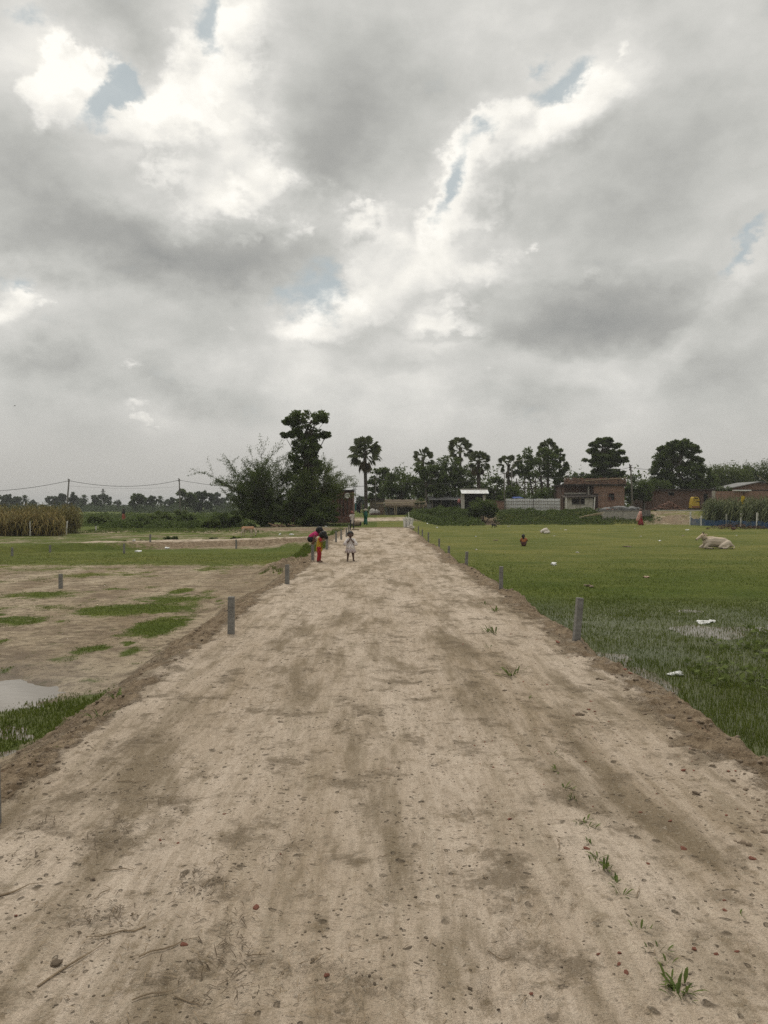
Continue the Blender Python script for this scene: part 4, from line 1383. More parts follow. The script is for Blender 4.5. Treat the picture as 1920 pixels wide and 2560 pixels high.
# ------------------------------------------------------------------ far tree line on the left, each tree its own
far = [  # (px, base, top, half width, kind, depth)
    (-20, 1287, 1236, 40, 0, 230), (22, 1288, 1234, 20, 3, 240), (45, 1290, 1242, 24, 0, 250), (66, 1290, 1234, 15, 1, 235), (85, 1290, 1252, 12, 0, 300), (118, 1290, 1262, 7, 2, 330),
    (100, 1288, 1268, 16, 0, 340), (140, 1290, 1242, 22, 0, 260), (158, 1290, 1232, 14, 3, 255), (186, 1289, 1232, 16, 3, 250), (205, 1290, 1248, 16, 0, 260), (213, 1288, 1233, 14, 1, 245),
    (240, 1289, 1238, 22, 3, 250), (265, 1289, 1236, 22, 3, 260), (296, 1289, 1248, 11, 2, 270), (312, 1291, 1265, 16, 0, 300), (345, 1286, 1232, 24, 4, 200), (375, 1286, 1240, 22, 0, 220),
    (402, 1286, 1236, 16, 1, 225), (430, 1286, 1244, 22, 0, 230), (466, 1286, 1222, 34, 4, 180), (505, 1286, 1228, 34, 0, 190), (545, 1284, 1232, 24, 3, 260), (577, 1282, 1232, 14, 2, 250),
    (598, 1284, 1214, 11, 2, 215), (615, 1284, 1228, 10, 2, 220), (640, 1284, 1250, 30, 0, 240), (560, 1286, 1258, 30, 0, 280), (900, 1284, 1240, 22, 0, 190), (230, 1290, 1262, 30, 0, 300), (10, 1290, 1262, 40, 0, 300), (330, 1290, 1264, 40, 0, 310), (700, 1284, 1250, 60, 0, 240)]
KN = {0: ('broad_tree', 'tree'), 1: ('date_palm', 'palm tree'), 2: ('palm_tree', 'palm tree'), 3: ('open_tree', 'tree'), 4: ('bamboo_tree', 'tree')}
WHERE = ['dark wide tree at the very edge of the far tree line, over the maize',
         'open crowned far tree next to the edge one, over the maize',
         'rounded dark far tree before the first feathery palm',
         'first feathery date palm of the far tree line, over the dry maize',
         'small dark far tree under the first feathery date palm',
         'tiny lone fan palm in the gap before the leaning pole',
         'low dark far tree in the gap before the leaning pole',
         'rounded far tree just before the leaning utility pole',
         'open crowned far tree just before the leaning utility pole',
         'open crowned far tree just behind the leaning utility pole',
         'rounded dark far tree past the leaning utility pole',
         'date palm past the leaning utility pole, below the cable',
         'open crowned far tree before the far lattice tower',
         'open crowned far tree under the far lattice tower',
         'small fan palm in the gap past the lattice tower',
         'low round far tree beside the small fan palm in the gap',
         'pale feathery tree between the gap and the coil pole',
         'rounded far tree next to the pale feathery one',
         'pointed date palm before the coil pole',
         'rounded far tree before the coil pole',
         'tall pale feathery tree at the utility pole with the coil',
         'wide rounded tree just past the utility pole with the coil',
         'open crowned far tree half way from coil pole to thorn bush',
         'fan palm half way from coil pole to thorn bush',
         'tallest fan palm of the far tree line, next to the thorn bush',
         'smaller fan palm beside the tallest far one at the thorn bush',
         'rounded far tree hidden behind the thin thorn bush twigs',
         'low wide far tree in front of the two far fan palms',
         'far tree showing between the brick shed and tallest palm',
         'low wide far tree under the far lattice tower',
         'low wide far tree behind the dry maize',
         'low wide far tree behind the distant figure',
         'wide far tree behind the big leafy tree']
for i, (px, py0, py1, hw, kind, Y) in enumerate(far):
    k = Y / FPX
    b = PX(px, py0, Y)
    b.z = FIELD if px < 650 else b.z
    hgt = (py0 - py1) * k + (PX(px, py0, Y).z - b.z)
    nm, cat = KN[kind]
    root = empty(nm, b, 0, WHERE[i], cat, 'far tree line, ' + nm.replace('_', ' ') + 's')
    r = random.Random(500 + i)
    w = hw * k
    mb = MB()
    if kind in (0, 3, 4):
        n = 6 if kind == 0 else 9
        ells = []
        for j in range(n):
            t = r.uniform(0.30, 0.86)
            s_ = (0.62 if kind == 0 else 0.36)
            ells.append(((r.uniform(-1, 1) * w * (1 - s_ * .8) * (1.1 - .5 * t), r.uniform(-.5, .5) * w, hgt * t), (w * s_, w * s_, hgt * (0.20 if kind == 0 else 0.13))))
        ells.append(((0, 0, hgt * .84), (w * .45, w * .45, hgt * .16)))
        if kind == 0:
            ells.append(((0, 0, hgt * .3), (w * .8, w * .6, hgt * .3)))
        tips = crown_mesh('crown', ells, 9, 42, 0.55 + Y * 0.001, LEAF_FAR if kind != 4 else LEAF_MID, root, 600 + i)
        limbs(mb, (0, 0, -.2), (r.uniform(-.3, .3), 0, hgt * .8), tips[:10], 0.22, 0.06, i)
    elif kind == 1:
        mb.tube([(0, 0, -.2), (0.2, 0, hgt * .45), (0, 0, hgt * .72)], [0.3, 0.26, 0.26], 7)
        V, F = [], []
        for j in range(40):
            a = j * 2.4
            el = 1.4 - 2.2 * j / 40
            L = hgt * .30
            d = Vector((math.cos(a) * math.cos(el), math.sin(a) * math.cos(el), math.sin(el)))
            o = Vector((0, 0, hgt * .72))
            s = d.cross(Vector((0, 0, 1))).normalized() * L * .13
            p1, p2, p3 = o + d * L * .4, o + d * L * .8 - Vector((0, 0, L * .1)), o + d * L * 1.05 - Vector((0, 0, L * .4))
            n0 = len(V)
            V += [o, p1 + s, p2 + s * .9, p3, p2 - s * .9, p1 - s]
            F += [(n0, n0 + 1, n0 + 5), (n0 + 1, n0 + 2, n0 + 4, n0 + 5), (n0 + 2, n0 + 3, n0 + 4)]
        link('crown', np_mesh('crown', np.array([tuple(v) for v in V]), F, LEAF_FAR), root)
    else:
        rr = w
        top = Vector((0, 0, hgt - rr * .8))
        mb.tube([(0, 0, -.2), top], [0.3, 0.22], 7)
        V, F = [], []
        for j in range(20):
            el = math.asin(1 - 1.5 * (j + .5) / 20)
            a = j * 2.4
            fan_frond(r, V, F, top, (math.cos(a) * math.cos(el), math.sin(a) * math.cos(el), math.sin(el)), rr * .5, rr * .62, .4, 1.7, 9)
        link('crown', np_mesh('crown', np.array([tuple(v) for v in V]), np.array(F), LEAF_FAR), root)
    mb.build('trunk', BARK, root)


# ================================================================== buildings, fences, poles
def brick_mat(name, c1, c2, mortar, scale=1.0, dirt=(0.06, 0.045, 0.035), dirt_amt=0.6, mort=0.012, bh=0.085, bw=0.25):
    m, N, bs = new_mat(name)
    co = objco(N)
    x, y, z = N.sep(co)
    bc = N.comb(N.m('ADD', x, y), z, 0.0)
    bt = N.new('ShaderNodeTexBrick')
    N.l.new(bc, bt.inputs['Vector'])
    for k, v in (('Scale', 1.0), ('Mortar Size', mort), ('Brick Width', bw), ('Row Height', bh), ('Bias', 0.0)):
        bt.inputs[k].default_value = v
    bt.inputs['Color1'].default_value, bt.inputs['Color2'].default_value, bt.inputs['Mortar'].default_value = (*c1, 1), (*c2, 1), (*mortar, 1)
    col = N.mix(N.mr(N.noise(co, 1.6, 6, 0.65), 0.42, 0.72, 0.0, dirt_amt), bt.outputs['Color'], dirt)
    col = N.mix(N.mr(N.noise(co, 5.0, 4, 0.6), 0.4, 0.75, 0.0, 0.35), col, tuple(v * 1.5 for v in c1))
    N.put(bs.inputs['Base Color'], col)
    bs.inputs['Roughness'].default_value = 0.95
    bump(N, bs, N.m('ADD', N.m('MULTIPLY', bt.outputs['Fac'], -0.6), N.m('MULTIPLY', N.noise(co, 14, 4, 0.6), 0.5)), 0.02)
    _mats[name] = m
    return m


BRICK = brick_mat('red_brick', (0.275, 0.150, 0.105), (0.215, 0.118, 0.085), (0.21, 0.17, 0.135))
BRICK_DK = brick_mat('old_dark_brick', (0.155, 0.082, 0.058), (0.115, 0.062, 0.046), (0.105, 0.085, 0.070))
BRICK_SHED = brick_mat('kiln_brick', (0.20, 0.088, 0.062), (0.145, 0.065, 0.048), (0.095, 0.072, 0.058), dirt_amt=0.75)
PLASTER = mat('stained_whitewash', (0.52, 0.49, 0.43), (0.36, 0.33, 0.28), 3.0, 0.95, 0.01, stain=(0.16, 0.13, 0.10))
WHITE_POST = mat('white_painted_concrete', (0.72, 0.70, 0.65), (0.50, 0.48, 0.44), 9.0, 0.9, 0.004, stain=(0.30, 0.27, 0.23))
CONC = mat('grey_concrete', (0.235, 0.225, 0.205), (0.145, 0.138, 0.125), 14.0, 0.95, 0.006, stain=(0.10, 0.09, 0.078))
CONC_LT = mat('pale_concrete', (0.40, 0.37, 0.32), (0.25, 0.23, 0.20), 5.0, 0.95, 0.006, stain=(0.13, 0.115, 0.10))
DARKIN = mat('dark_opening', (0.012, 0.010, 0.009), (0.008, 0.007, 0.006), 4, 1.0)
DARK_BROWN = mat('dark_roof_edge', (0.050, 0.040, 0.034), (0.030, 0.025, 0.022), 5, 0.95, 0.01)  # plain dark brown for roofs, ribs, bands and the plank shed's back wall
TIN = mat('white_tin_sheet', (0.70, 0.71, 0.70), (0.56, 0.57, 0.57), 2.5, 0.5, 0.0, 0.0, 0.4, stain=(0.40, 0.37, 0.33))
TIN_GREY = mat('grey_tin_sheet', (0.20, 0.20, 0.195), (0.12, 0.118, 0.112), 3.0, 0.6, 0.0, 0.1, 0.4, stain=(0.09, 0.075, 0.06))
RUST = mat('rusty_iron', (0.085, 0.060, 0.045), (0.045, 0.034, 0.028), 6, 0.9)
WOOD = mat('grey_weathered_wood', (0.21, 0.175, 0.135), (0.12, 0.098, 0.075), 7, 0.95, 0.01)
BAMBOO = mat('dry_bamboo', (0.34, 0.28, 0.185), (0.22, 0.175, 0.115), 7, 0.8)
THATCH = mat('old_thatch', (0.155, 0.120, 0.078), (0.085, 0.065, 0.044), 18, 1.0, 0.05, stain=(0.06, 0.048, 0.035))
POLE = mat('weathered_pole', (0.17, 0.155, 0.135), (0.10, 0.09, 0.078), 6, 0.95)
WIRE = mat('cable_black', (0.06, 0.06, 0.06), (0.05, 0.05, 0.05), 3, 0.7)
BLUE_TARP = mat('blue_tarpaulin', (0.022, 0.062, 0.25), (0.016, 0.044, 0.17), 3, 0.55, 0.02)
GREY_TARP = mat('grey_tarpaulin', (0.19, 0.19, 0.185), (0.10, 0.10, 0.10), 3, 0.7, 0.03, stain=(0.10, 0.075, 0.055))


def rect(root, name, x0, x1, z0, z1, y, depth, m, **kw):
    """a box part given in local metres: spans x0..x1, z0..z1, front face at y, going back by depth"""
    mb = MB().box(((x0 + x1) / 2, y + depth / 2, (z0 + z1) / 2), (abs(x1 - x0), depth, abs(z1 - z0)))
    return mb.build(name, m, root, **kw)


class Front:
    """helper that reads photo pixels on a vertical plane at depth Y and gives local x, z"""
    def __init__(self, px, base_py, Y, drop=0.0):
        self.k, self.px, self.py, self.Y = Y / FPX, px, base_py, Y
        p = PX(px, base_py, Y)
        self.base = Vector((p.x, Y, p.z - drop))
        self.drop = drop

    def x(self, px):
        return (px - self.px) * self.k

    def z(self, py):
        return (self.py - py) * self.k + self.drop

    def part(self, root, name, px0, px1, py0, py1, y, depth, m):
        return rect(root, name, self.x(px0), self.x(px1), self.z(py1), self.z(py0), y, depth, m)


def corrugated(f, root, name, px0, px1, py_top, py_bot, y0, y1, m, pitch=0.16, amp=0.035, thick=0.012):
    """corrugated sheet from (py_top, y0) to (py_bot, y1), waves across x"""
    x0, x1 = f.x(px0), f.x(px1)
    n = max(6, int((x1 - x0) / pitch * 4))
    z0, z1 = f.z(py_top), f.z(py_bot)
    d = Vector((0, y1 - y0, z1 - z0)).normalized()
    nrm = Vector((1, 0, 0)).cross(d)
    V, F = [], []
    for s in (0.5, -0.5):
        for i in range(n + 1):
            x = x0 + (x1 - x0) * i / n
            w = amp * math.sin(2 * math.pi * x / pitch) + thick * s
            V += [Vector((x, y0, z0)) + nrm * w, Vector((x, y1, z1)) + nrm * w]
    o = 2 * (n + 1)
    for i in range(n):
        a = 2 * i
        F.append((a, a + 1, a + 3, a + 2))
        F.append((o + a, o + a + 2, o + a + 3, o + a + 1))
    return link(name, np_mesh(name, np.array([tuple(v) for v in V]), F, m), root)


# ------------------------------------------------------------------ brick shed with the round sign
f = Front(845, 1306, 68.0, 0.3)
root = empty('brick_shed', f.base, 0, 'red brick shed with upright ribs and a round white disc, behind the thorn bushes', 'shed')
f.part(root, 'wall', 822, 879, 1229, 1306, 0.0, 3.2, BRICK_SHED)
for a, b_ in ((838, 841), (849, 851.5), (858, 860.5), (868, 870)):
    f.part(root, 'rib', a, b_, 1240, 1300, -0.07, 0.068, DARK_BROWN)
f.part(root, 'corner_post', 879.3, 883, 1229, 1306, -0.1, 3.4, BRICK_SHED)
f.part(root, 'cornice', 820, 884, 1224.5, 1228.5, -0.14, 3.5, DARK_BROWN)
f.part(root, 'plinth', 838, 884, 1290, 1306, -0.14, 0.135, BRICK_SHED)
mb = MB()
n = 22
V = [(f.x(868.5), -0.11, f.z(1239))]
for i in range(n):
    t = 2 * math.pi * i / n
    V.append((f.x(868.5) + math.cos(t) * 0.24, -0.11, f.z(1239) + math.sin(t) * 0.24))
V2 = [(v[0], -0.075, v[2]) for v in V]
mb.add(V + V2, [(0, 1 + (i + 1) % n, 1 + i) for i in range(n)] + [(1 + i, 1 + (i + 1) % n, n + 2 + (i + 1) % n, n + 2 + i) for i in range(n)])
sign = mb.build('round_sign', mat('faded_sign_white', (0.78, 0.76, 0.72), (0.70, 0.68, 0.64), 3, 0.7), root)
mk = MB()
for (dx, dz, w, h) in ((-.09, .05, .07, .035), (.05, .08, .09, .025), (-.03, -.02, .12, .03), (.08, -.07, .06, .05), (-.10, -.09, .06, .03)):
    mk.box((f.x(868.5) + dx, -0.113, f.z(1239) + dz), (w, 0.004, h), tilt=(0, dx * 6))
mk.build('faded_emblem', mat('faded_print', (0.42, 0.41, 0.39), (0.34, 0.33, 0.32)), sign)
f2 = Front(765, 1306, 66.0, 0.3)
root = empty('brick_wall', f2.base, 0, 'low old red brick wall running behind the thorn bushes to the shed', 'wall')
f2.part(root, 'wall', 662, 838, 1274, 1306, 0, 0.3, BRICK_SHED)
f2.part(root, 'coping', 661, 838, 1271, 1273.8, -0.03, 0.36, BRICK_SHED)

# washing line beside the shed
f = Front(898, 1290, 76.0, 0.2)
root = empty('washing_line', f.base, 0, 'washing line on two thin posts beside the brick shed', 'washing line')
for px in (886, 902.5):
    MB().tube([(f.x(px), 0, -0.1), (f.x(px) + .03, 0, f.z(1257))], 0.025, 5).build('post', BAMBOO, root)
MB().tube([(f.x(886), 0, f.z(1258)), (f.x(894), 0, f.z(1260.5)), (f.x(902.5), 0, f.z(1257.5))], 0.008, 4).build('line', WIRE, root)


def hung_cloth(name, label, px0, px1, py0, py1, c, seed):
    r = random.Random(seed)
    o = empty(name, f.base, 0, label, 'cloth')
    V, F = [], []
    nx, nz = 7, 8
    for i in range(nx):
        for j in range(nz):
            a, b_ = i / (nx - 1), j / (nz - 1)
            V.append((f.x(px0) + (f.x(px1) - f.x(px0)) * (a * (1 - .15 * b_)), math.sin(a * 9 + seed) * 0.05 * (0.4 + b_) - .02, f.z(py0) + (f.z(py1) - f.z(py0)) * b_ * (0.92 + 0.1 * math.sin(a * 7 + seed))))
    for i in range(nx - 1):
        for j in range(nz - 1):
            F.append((i * nz + j, i * nz + j + 1, (i + 1) * nz + j + 1, (i + 1) * nz + j))
    link('fabric', np_mesh('fabric', np.array(V), F, mat(name, c, tuple(v * .6 for v in c), 8, 0.95), True), o)


hung_cloth('teal_cloth', 'teal cloth hanging on the washing line beside the shed', 886.5, 891, 1259, 1280, (0.03, 0.13, 0.14), 1)
hung_cloth('dark_cloth', 'dark cloth hanging on the washing line, larger than the teal one', 892, 902, 1259, 1284, (0.022, 0.020, 0.024), 2)

# ------------------------------------------------------------------ sheds along the lane
f = Front(942, 1287, 93.0, 0.3)
root = empty('mud_shack', f.base, 0, 'small mud walled shack with flat dark roof behind the white heap', 'shack')
f.part(root, 'wall', 925, 960, 1250, 1290, 0, 3.0, mat('mud_wall', (0.20, 0.165, 0.125), (0.12, 0.10, 0.078), 2.5, 1.0, 0.03))
f.part(root, 'roof', 922, 963, 1246.5, 1249.6, -0.4, 3.8, DARK_BROWN)
for px in (926.5, 937, 951):
    f.part(root, 'post', px, px + 1.4, 1250, 1290, -0.16, 0.12, WOOD)
f = Front(940, 1288, 88.0, 0.1)
root = empty('covered_heap', f.base, 0, 'heap covered with a pale plastic sheet in front of the mud shack', 'heap')
mb = MB()
mb.blob((f.x(932), 0, 0.28), 0.42, 3, 0.35, 3, (1.0, .9, 1.25))
mb.blob((f.x(944), .1, 0.26), 0.40, 4, 0.35, 3, (1.15, .9, 1.15))
mb.build('plastic_sheet', mat('pale_plastic', (0.50, 0.48, 0.44), (0.26, 0.24, 0.22), 3, 0.5, 0.03), root, smooth=True)
f.part(root, 'brick_edging', 925, 951, 1283, 1289, -0.55, 0.12, BRICK_DK)
root = empty('branch_pile', PX(955, 1288, 88), 0, 'stack of dry branches leaning beside the white heap', 'branch pile')
for i in range(11):
    r = random.Random(i)
    mb = MB()
    a, b_ = r.uniform(-.45, .45), r.uniform(-.35, .35)
    mb.tube([(a, r.uniform(-.3, .1), -.1), ((a + b_) / 2 + .06, 0, .6), (b_, .1, r.uniform(.9, 1.25))], [0.035, 0.028, 0.014], 5)
    mb.build('branch', mat('dry_branch', (0.21, 0.125, 0.07), (0.12, 0.075, 0.045)), root)

f = Front(1015, 1287, 86.0, 0.2)
root = empty('thatched_shed', f.base, 0, 'long low shed with ragged thatch roof and grey plank wall', 'shed')
r = random.Random(5)
px = 963.0
while px < 1066:                                                    # back wall, board by board
    w = r.uniform(3.2, 4.4)
    f.part(root, 'plank', px, px + w - 0.35, 1256 + r.uniform(-1, 1), 1289, 0.55 + r.uniform(0, .05), 0.05, WOOD if r.random() < .35 else TIN_GREY)
    px += w
f.part(root, 'back_wall', 964, 1066, 1256, 1289, 0.66, 2.0, DARK_BROWN)
mb = MB()
x0, x1 = f.x(962), f.x(1066)
V, F = [], []
nx, ny = 44, 6
for i in range(nx + 1):
    for j in range(ny + 1):
        t, s = i / nx, j / ny
        V.append((x0 + (x1 - x0) * t, -0.9 + s * 3.2, f.z(1262.5) + s * 0.62 + 0.05 * float(vnoise(t * 22, s * 6, 5)) - (0.10 * r.random() if j == 0 else 0) - 0.22 * (1 if 0.72 < t < 0.79 and j == 0 else 0)))
base = len(V)
for v in list(V):
    V.append((v[0], v[1], v[2] - 0.20))
q = lambda i, j: i * (ny + 1) + j
for i in range(nx):
    for j in range(ny):
        F.append((q(i, j), q(i + 1, j), q(i + 1, j + 1), q(i, j + 1)))
        F.append((base + q(i, j), base + q(i, j + 1), base + q(i + 1, j + 1), base + q(i + 1, j)))
    F.append((q(i, 0), base + q(i, 0), base + q(i + 1, 0), q(i + 1, 0)))
F.append((q(0, 0), q(0, ny), base + q(0, ny), base + q(0, 0)))
mb.add(V, F)
th = mb.build('thatch_roof', THATCH, root)
rr = np.random.default_rng(8)                                       # loose straw ends along the eave
P = np.stack([rr.uniform(x0, x1, 900), rr.uniform(-1.0, 1.2, 900), np.zeros(900)], 1)
P[:, 2] = f.z(1262.5) + (P[:, 1] + .9) / 3.2 * 0.62 + rr.uniform(-.16, .06, 900)
V, F = leaf_quads(P, 0.30, 9, 0.1, 0.10, out=np.array([0, -1.0, -0.8]))
tag(link('loose_straw', np_mesh('loose_straw', V, F, mat('straw', (0.27, 0.21, 0.13), (0.15, 0.115, 0.07), 8, 1.0)), root), kind='stuff')
for i, (pa, pb, top) in enumerate(((985, 988, 1258), (990, 991, 1262), (1034, 1034.5, 1258), (1047, 1045, 1258), (1057, 1057, 1262))):
    MB().tube([(f.x(pb), -0.95, -.2), (f.x(pa), -0.9, f.z(top))], 0.045, 6).build('bamboo_post', BAMBOO, root)
MB().tube([(f.x(940), -1.0, f.z(1258.5)), (f.x(1000), -1.0, f.z(1257))], 0.05, 6).build('beam', BAMBOO, root)
MB().tube([(f.x(1000), -1.02, f.z(1257.3)), (f.x(1062), -1.0, f.z(1255))], 0.045, 6).build('beam', BAMBOO, root)
f.part(root, 'bench', 990, 1012, 1281, 1283.5, -0.2, 0.5, DARK_BROWN)
bush('yellow green creeper growing over the end of the thatch roof', 1050, 85.6, 1252, 15, 8, 152, LEAF_LIGHT, 0.16, 10, 40)
f = Front(1068, 1287, 87.0, 0.2)
root = empty('plank_screen', f.base, 0, 'short grey plank screen at the end of the thatched shed', 'screen')
r = random.Random(6)
for i in range(5):
    f.part(root, 'plank', 1064 + i * 3, 1066.7 + i * 3, 1261 + r.uniform(-1, 1), 1288, r.uniform(0, .04), 0.05, TIN_GREY)

f = Front(1112, 1284, 92.0, 0.4)
root = empty('dark_shed', f.base, 0, 'dark grey open fronted shed under the big dense tree', 'shed')
f.part(root, 'back_wall', 1076, 1152, 1250, 1286, 2.2, 0.2, mat('dark_grey_wall', (0.058, 0.054, 0.048), (0.034, 0.032, 0.029), 2, 1.0, stain=(0.085, 0.08, 0.07)))  # shed walls in a dark grey tone with paler blotches
f.part(root, 'side_wall', 1076, 1081, 1250, 1286, 0.3, 1.9, mat('dark_grey_wall', (0.05, 0.05, 0.05)))
corrugated(f, root, 'roof', 1072, 1155, 1240, 1250, 2.6, -0.5, TIN_GREY)
for px in (1080, 1102, 1127, 1148):
    f.part(root, 'post', px, px + 1.8, 1250, 1286, 0.1, 0.1, WOOD)
for i in range(7):
    f.part(root, 'panel', 1082.5 + i * 3.2, 1085.4 + i * 3.2, 1256, 1286, 0.35, 0.04, mat('dark_grey_wall', (0.05, 0.05, 0.05)))

# ------------------------------------------------------------------ roadside gate shelter
f = Front(1186, 1277, 84.5, 0.5)
root = empty('gate_shelter', f.base, 0, 'whitewashed shelter with two square pillars and a white corrugated roof', 'shelter')
f.part(root, 'pillar', 1153.5, 1161.5, 1234, 1279, 0, 0.40, PLASTER)
f.part(root, 'pillar', 1208.5, 1214.5, 1234, 1279, 0.2, 0.32, PLASTER)
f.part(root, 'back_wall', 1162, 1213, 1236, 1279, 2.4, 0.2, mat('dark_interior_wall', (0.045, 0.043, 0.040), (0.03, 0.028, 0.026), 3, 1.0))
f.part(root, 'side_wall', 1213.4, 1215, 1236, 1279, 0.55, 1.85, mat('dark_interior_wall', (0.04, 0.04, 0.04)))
for i in range(4):
    a = 1152.5 + i * 17.2
    corrugated(f, root, 'roof_sheet', a, a + 17.0, 1224.5, 1234, 0.6, -0.55, TIN, 0.13, 0.022)
f.part(root, 'ridge_slab', 1156, 1222, 1221.5, 1224, 0.62, 2.2, CONC_LT)
f.part(root, 'lintel', 1154, 1215, 1234.3, 1236.4, 0.05, 0.25, DARK_BROWN)

# low brick wall and tin fence
f = Front(1243, 1279, 86.5, 0.4)
root = empty('brick_wall', f.base, 0, 'short red brick wall between the gate bush and the tin fence', 'wall')
f.part(root, 'wall', 1216, 1261.5, 1254, 1281, 0, 0.25, BRICK)
f.part(root, 'coping', 1216, 1262, 1251.8, 1253.8, -0.03, 0.31, BRICK_DK)
f = Front(1333, 1278, 86.0, 0.3)
root = empty('tin_fence', f.base, 0, 'fence of white corrugated tin sheets tied to dark rails', 'fence')
r = random.Random(3)
for i in range(9):
    a = 1264.5 + i * 15.2
    corrugated(f, root, 'tin_sheet', a, a + 15.0, 1247 + r.uniform(-.5, .7), 1280, r.uniform(0, .03), r.uniform(0, .03), TIN, 0.17, 0.02)
for py in (1253, 1260.5, 1269):
    f.part(root, 'rail', 1264, 1401.5, py, py + 0.7, -0.07, 0.035, WOOD)
for i in range(31):
    a = 1266 + i * 4.45
    f.part(root, 'batten', a, a + (1.4 if i == 15 else 0.42), 1247, 1279, -0.115, 0.03, RUST if i == 15 else WOOD)
f.part(root, 'end_post', 1401.8, 1403.5, 1244, 1280, -0.05, 0.12, WOOD)
f = Front(1315, 1278, 88.0, 0.2)
root = empty('tarpaulin_shelter', f.base, 0, 'blue tarpaulin stretched over poles behind the tin fence', 'shelter')
V, F = [], []
for i in range(13):
    for j in range(5):
        t, s = i / 12, j / 4
        V.append((f.x(1287) + (f.x(1343) - f.x(1287)) * t, s * 2.2, f.z(1247.5) + (0.42 * math.sin(math.pi * min(1, t * 1.35 + .1) ** .8) * .8 + .03 * math.sin(t * 20)) * (0.35 + s * .65)))
for i in range(12):
    for j in range(4):
        F.append((i * 5 + j, (i + 1) * 5 + j, (i + 1) * 5 + j + 1, i * 5 + j + 1))
link('tarpaulin', np_mesh('tarpaulin', np.array(V), F, BLUE_TARP, True), root)
for px in (1290, 1315, 1340):
    MB().tube([(f.x(px), .1, -.1), (f.x(px), .1, f.z(1248))], 0.04, 5).build('pole', WOOD, root)
f = Front(1315, 1280, 101.0, 0.2)
root = empty('water_tank_stand', f.base, 0, 'open trestle of crossed timbers behind the blue tarpaulin', 'stand')
for px in (1291, 1312, 1338):
    f.part(root, 'leg', px, px + 2.2, 1196, 1281, 0, 0.14, WOOD)
for py in (1204, 1220):
    f.part(root, 'beam', 1286, 1343, py, py + 2.4, -0.09, 0.08, WOOD)
for (a, b_, c, d) in ((1292, 1206, 1314, 1219), (1314, 1206, 1292, 1219), (1314, 1206, 1339, 1219), (1339, 1206, 1314, 1219), (1292, 1223, 1314, 1238), (1314, 1223, 1292, 1238), (1314, 1224, 1339, 1240)):
    MB().tube([(f.x(a), .2, f.z(b_)), (f.x(c), .2, f.z(d))], 0.035, 4).build('brace', WOOD, root)

# ------------------------------------------------------------------ brick house with veranda
f = Front(1487, 1276, 88.0, 0.4)
root = empty('brick_house', f.base, 0, 'single storey brick house with whitewashed veranda and rough brick parapet', 'house')
f.part(root, 'wall', 1486.5, 1563, 1214, 1278, 0.0, 5.0, BRICK)
f.part(root, 'wall', 1409, 1486.4, 1214, 1278, 1.0, 4.0, BRICK_DK)
f.part(root, 'whitewash_band', 1414, 1474, 1231, 1240, 0.985, 0.012, PLASTER)
f.part(root, 'pier', 1408.5, 1412.5, 1215, 1278, 0.2, 0.35, BRICK_DK)
f.part(root, 'pier', 1473, 1476.5, 1215, 1237, 0.3, 0.3, CONC_LT)
rs = f.part(root, 'roof_slab', 1404, 1568, 1210.8, 1213.8, -0.35, 5.6, DARK_BROWN)
pp = f.part(root, 'parapet', 1411, 1566, 1199.5, 1210.6, -0.18, 0.24, BRICK_DK)
r = random.Random(12)
me_b = MB().box((0, 0, 0), (0.23, 0.11, 0.07)).build('brick', BRICK, pp)
me_b.location = (f.x(1411.5), -0.2, f.z(1199) + 0.02)
for i in range(150):                                                # loose bricks stacked along the parapet
    o = me_b.copy()
    COL.objects.link(o)
    o.parent = pp
    lay = int(r.random() ** 1.6 * 3)
    px = r.uniform(1412, 1565)
    dip = 0 if (px < 1462 or px > 1498) else 1
    if lay >= 2 and dip:
        lay = 0
    o.location = (f.x(px), -0.21 + r.uniform(-.04, .12), f.z(1199.2) + 0.035 + lay * 0.072)
    o.rotation_euler = (r.uniform(-.12, .12), r.uniform(-.15, .15), r.uniform(-.7, .7))
mbp = MB()                                                          # bricks standing proud of the parapet face
for i in range(260):
    mbp.box((f.x(r.uniform(1412, 1565)), -0.20 - r.uniform(0, .03), f.z(r.uniform(1200, 1210))), (0.2, 0.05, 0.065), tilt=(0, r.uniform(-.12, .12)))
tag(mbp.build('rough_brickwork', BRICK, pp), kind='stuff')
vw = f.part(root, 'veranda_wall', 1411, 1481, 1245.5, 1278, -0.5, 0.14, PLASTER)
wn = f.part(root, 'window', 1428, 1460, 1246.5, 1260, -0.52, 0.014, DARKIN)
f.part(wn, 'sill', 1427, 1461, 1260.3, 1261.6, -0.58, 0.2, CONC)
for i in range(7):
    f.part(wn, 'bar', 1431 + i * 4.4, 1431.7 + i * 4.4, 1246.8, 1260, -0.555, 0.025, RUST)
aw = MB()
aw.add([(f.x(1404), -1.0, f.z(1243.2)), (f.x(1486), -1.0, f.z(1240.8)), (f.x(1484), 0.96, f.z(1234.5)), (f.x(1408), 0.96, f.z(1235.5)),
        (f.x(1404), -1.0, f.z(1244.8)), (f.x(1486), -1.0, f.z(1242.4)), (f.x(1484), 0.96, f.z(1236.5)), (f.x(1408), 0.96, f.z(1237.5))],
       [(0, 1, 2, 3), (7, 6, 5, 4), (0, 4, 5, 1), (1, 5, 6, 2), (2, 6, 7, 3), (3, 7, 4, 0)])
aw.build('awning', mat('awning_tile', (0.12, 0.10, 0.085), (0.07, 0.058, 0.05), 7, 1.0, 0.03), root)
for (a, b_) in ((1411, 1412), (1446, 1445.5), (1482.5, 1480)):
    MB().tube([(f.x(b_), -0.92, 0.1), (f.x(a), -0.95, f.z(1243.5))], 0.07 if a != 1446 else 0.035, 6).build('post', WHITE_POST if a != 1446 else WOOD, root)
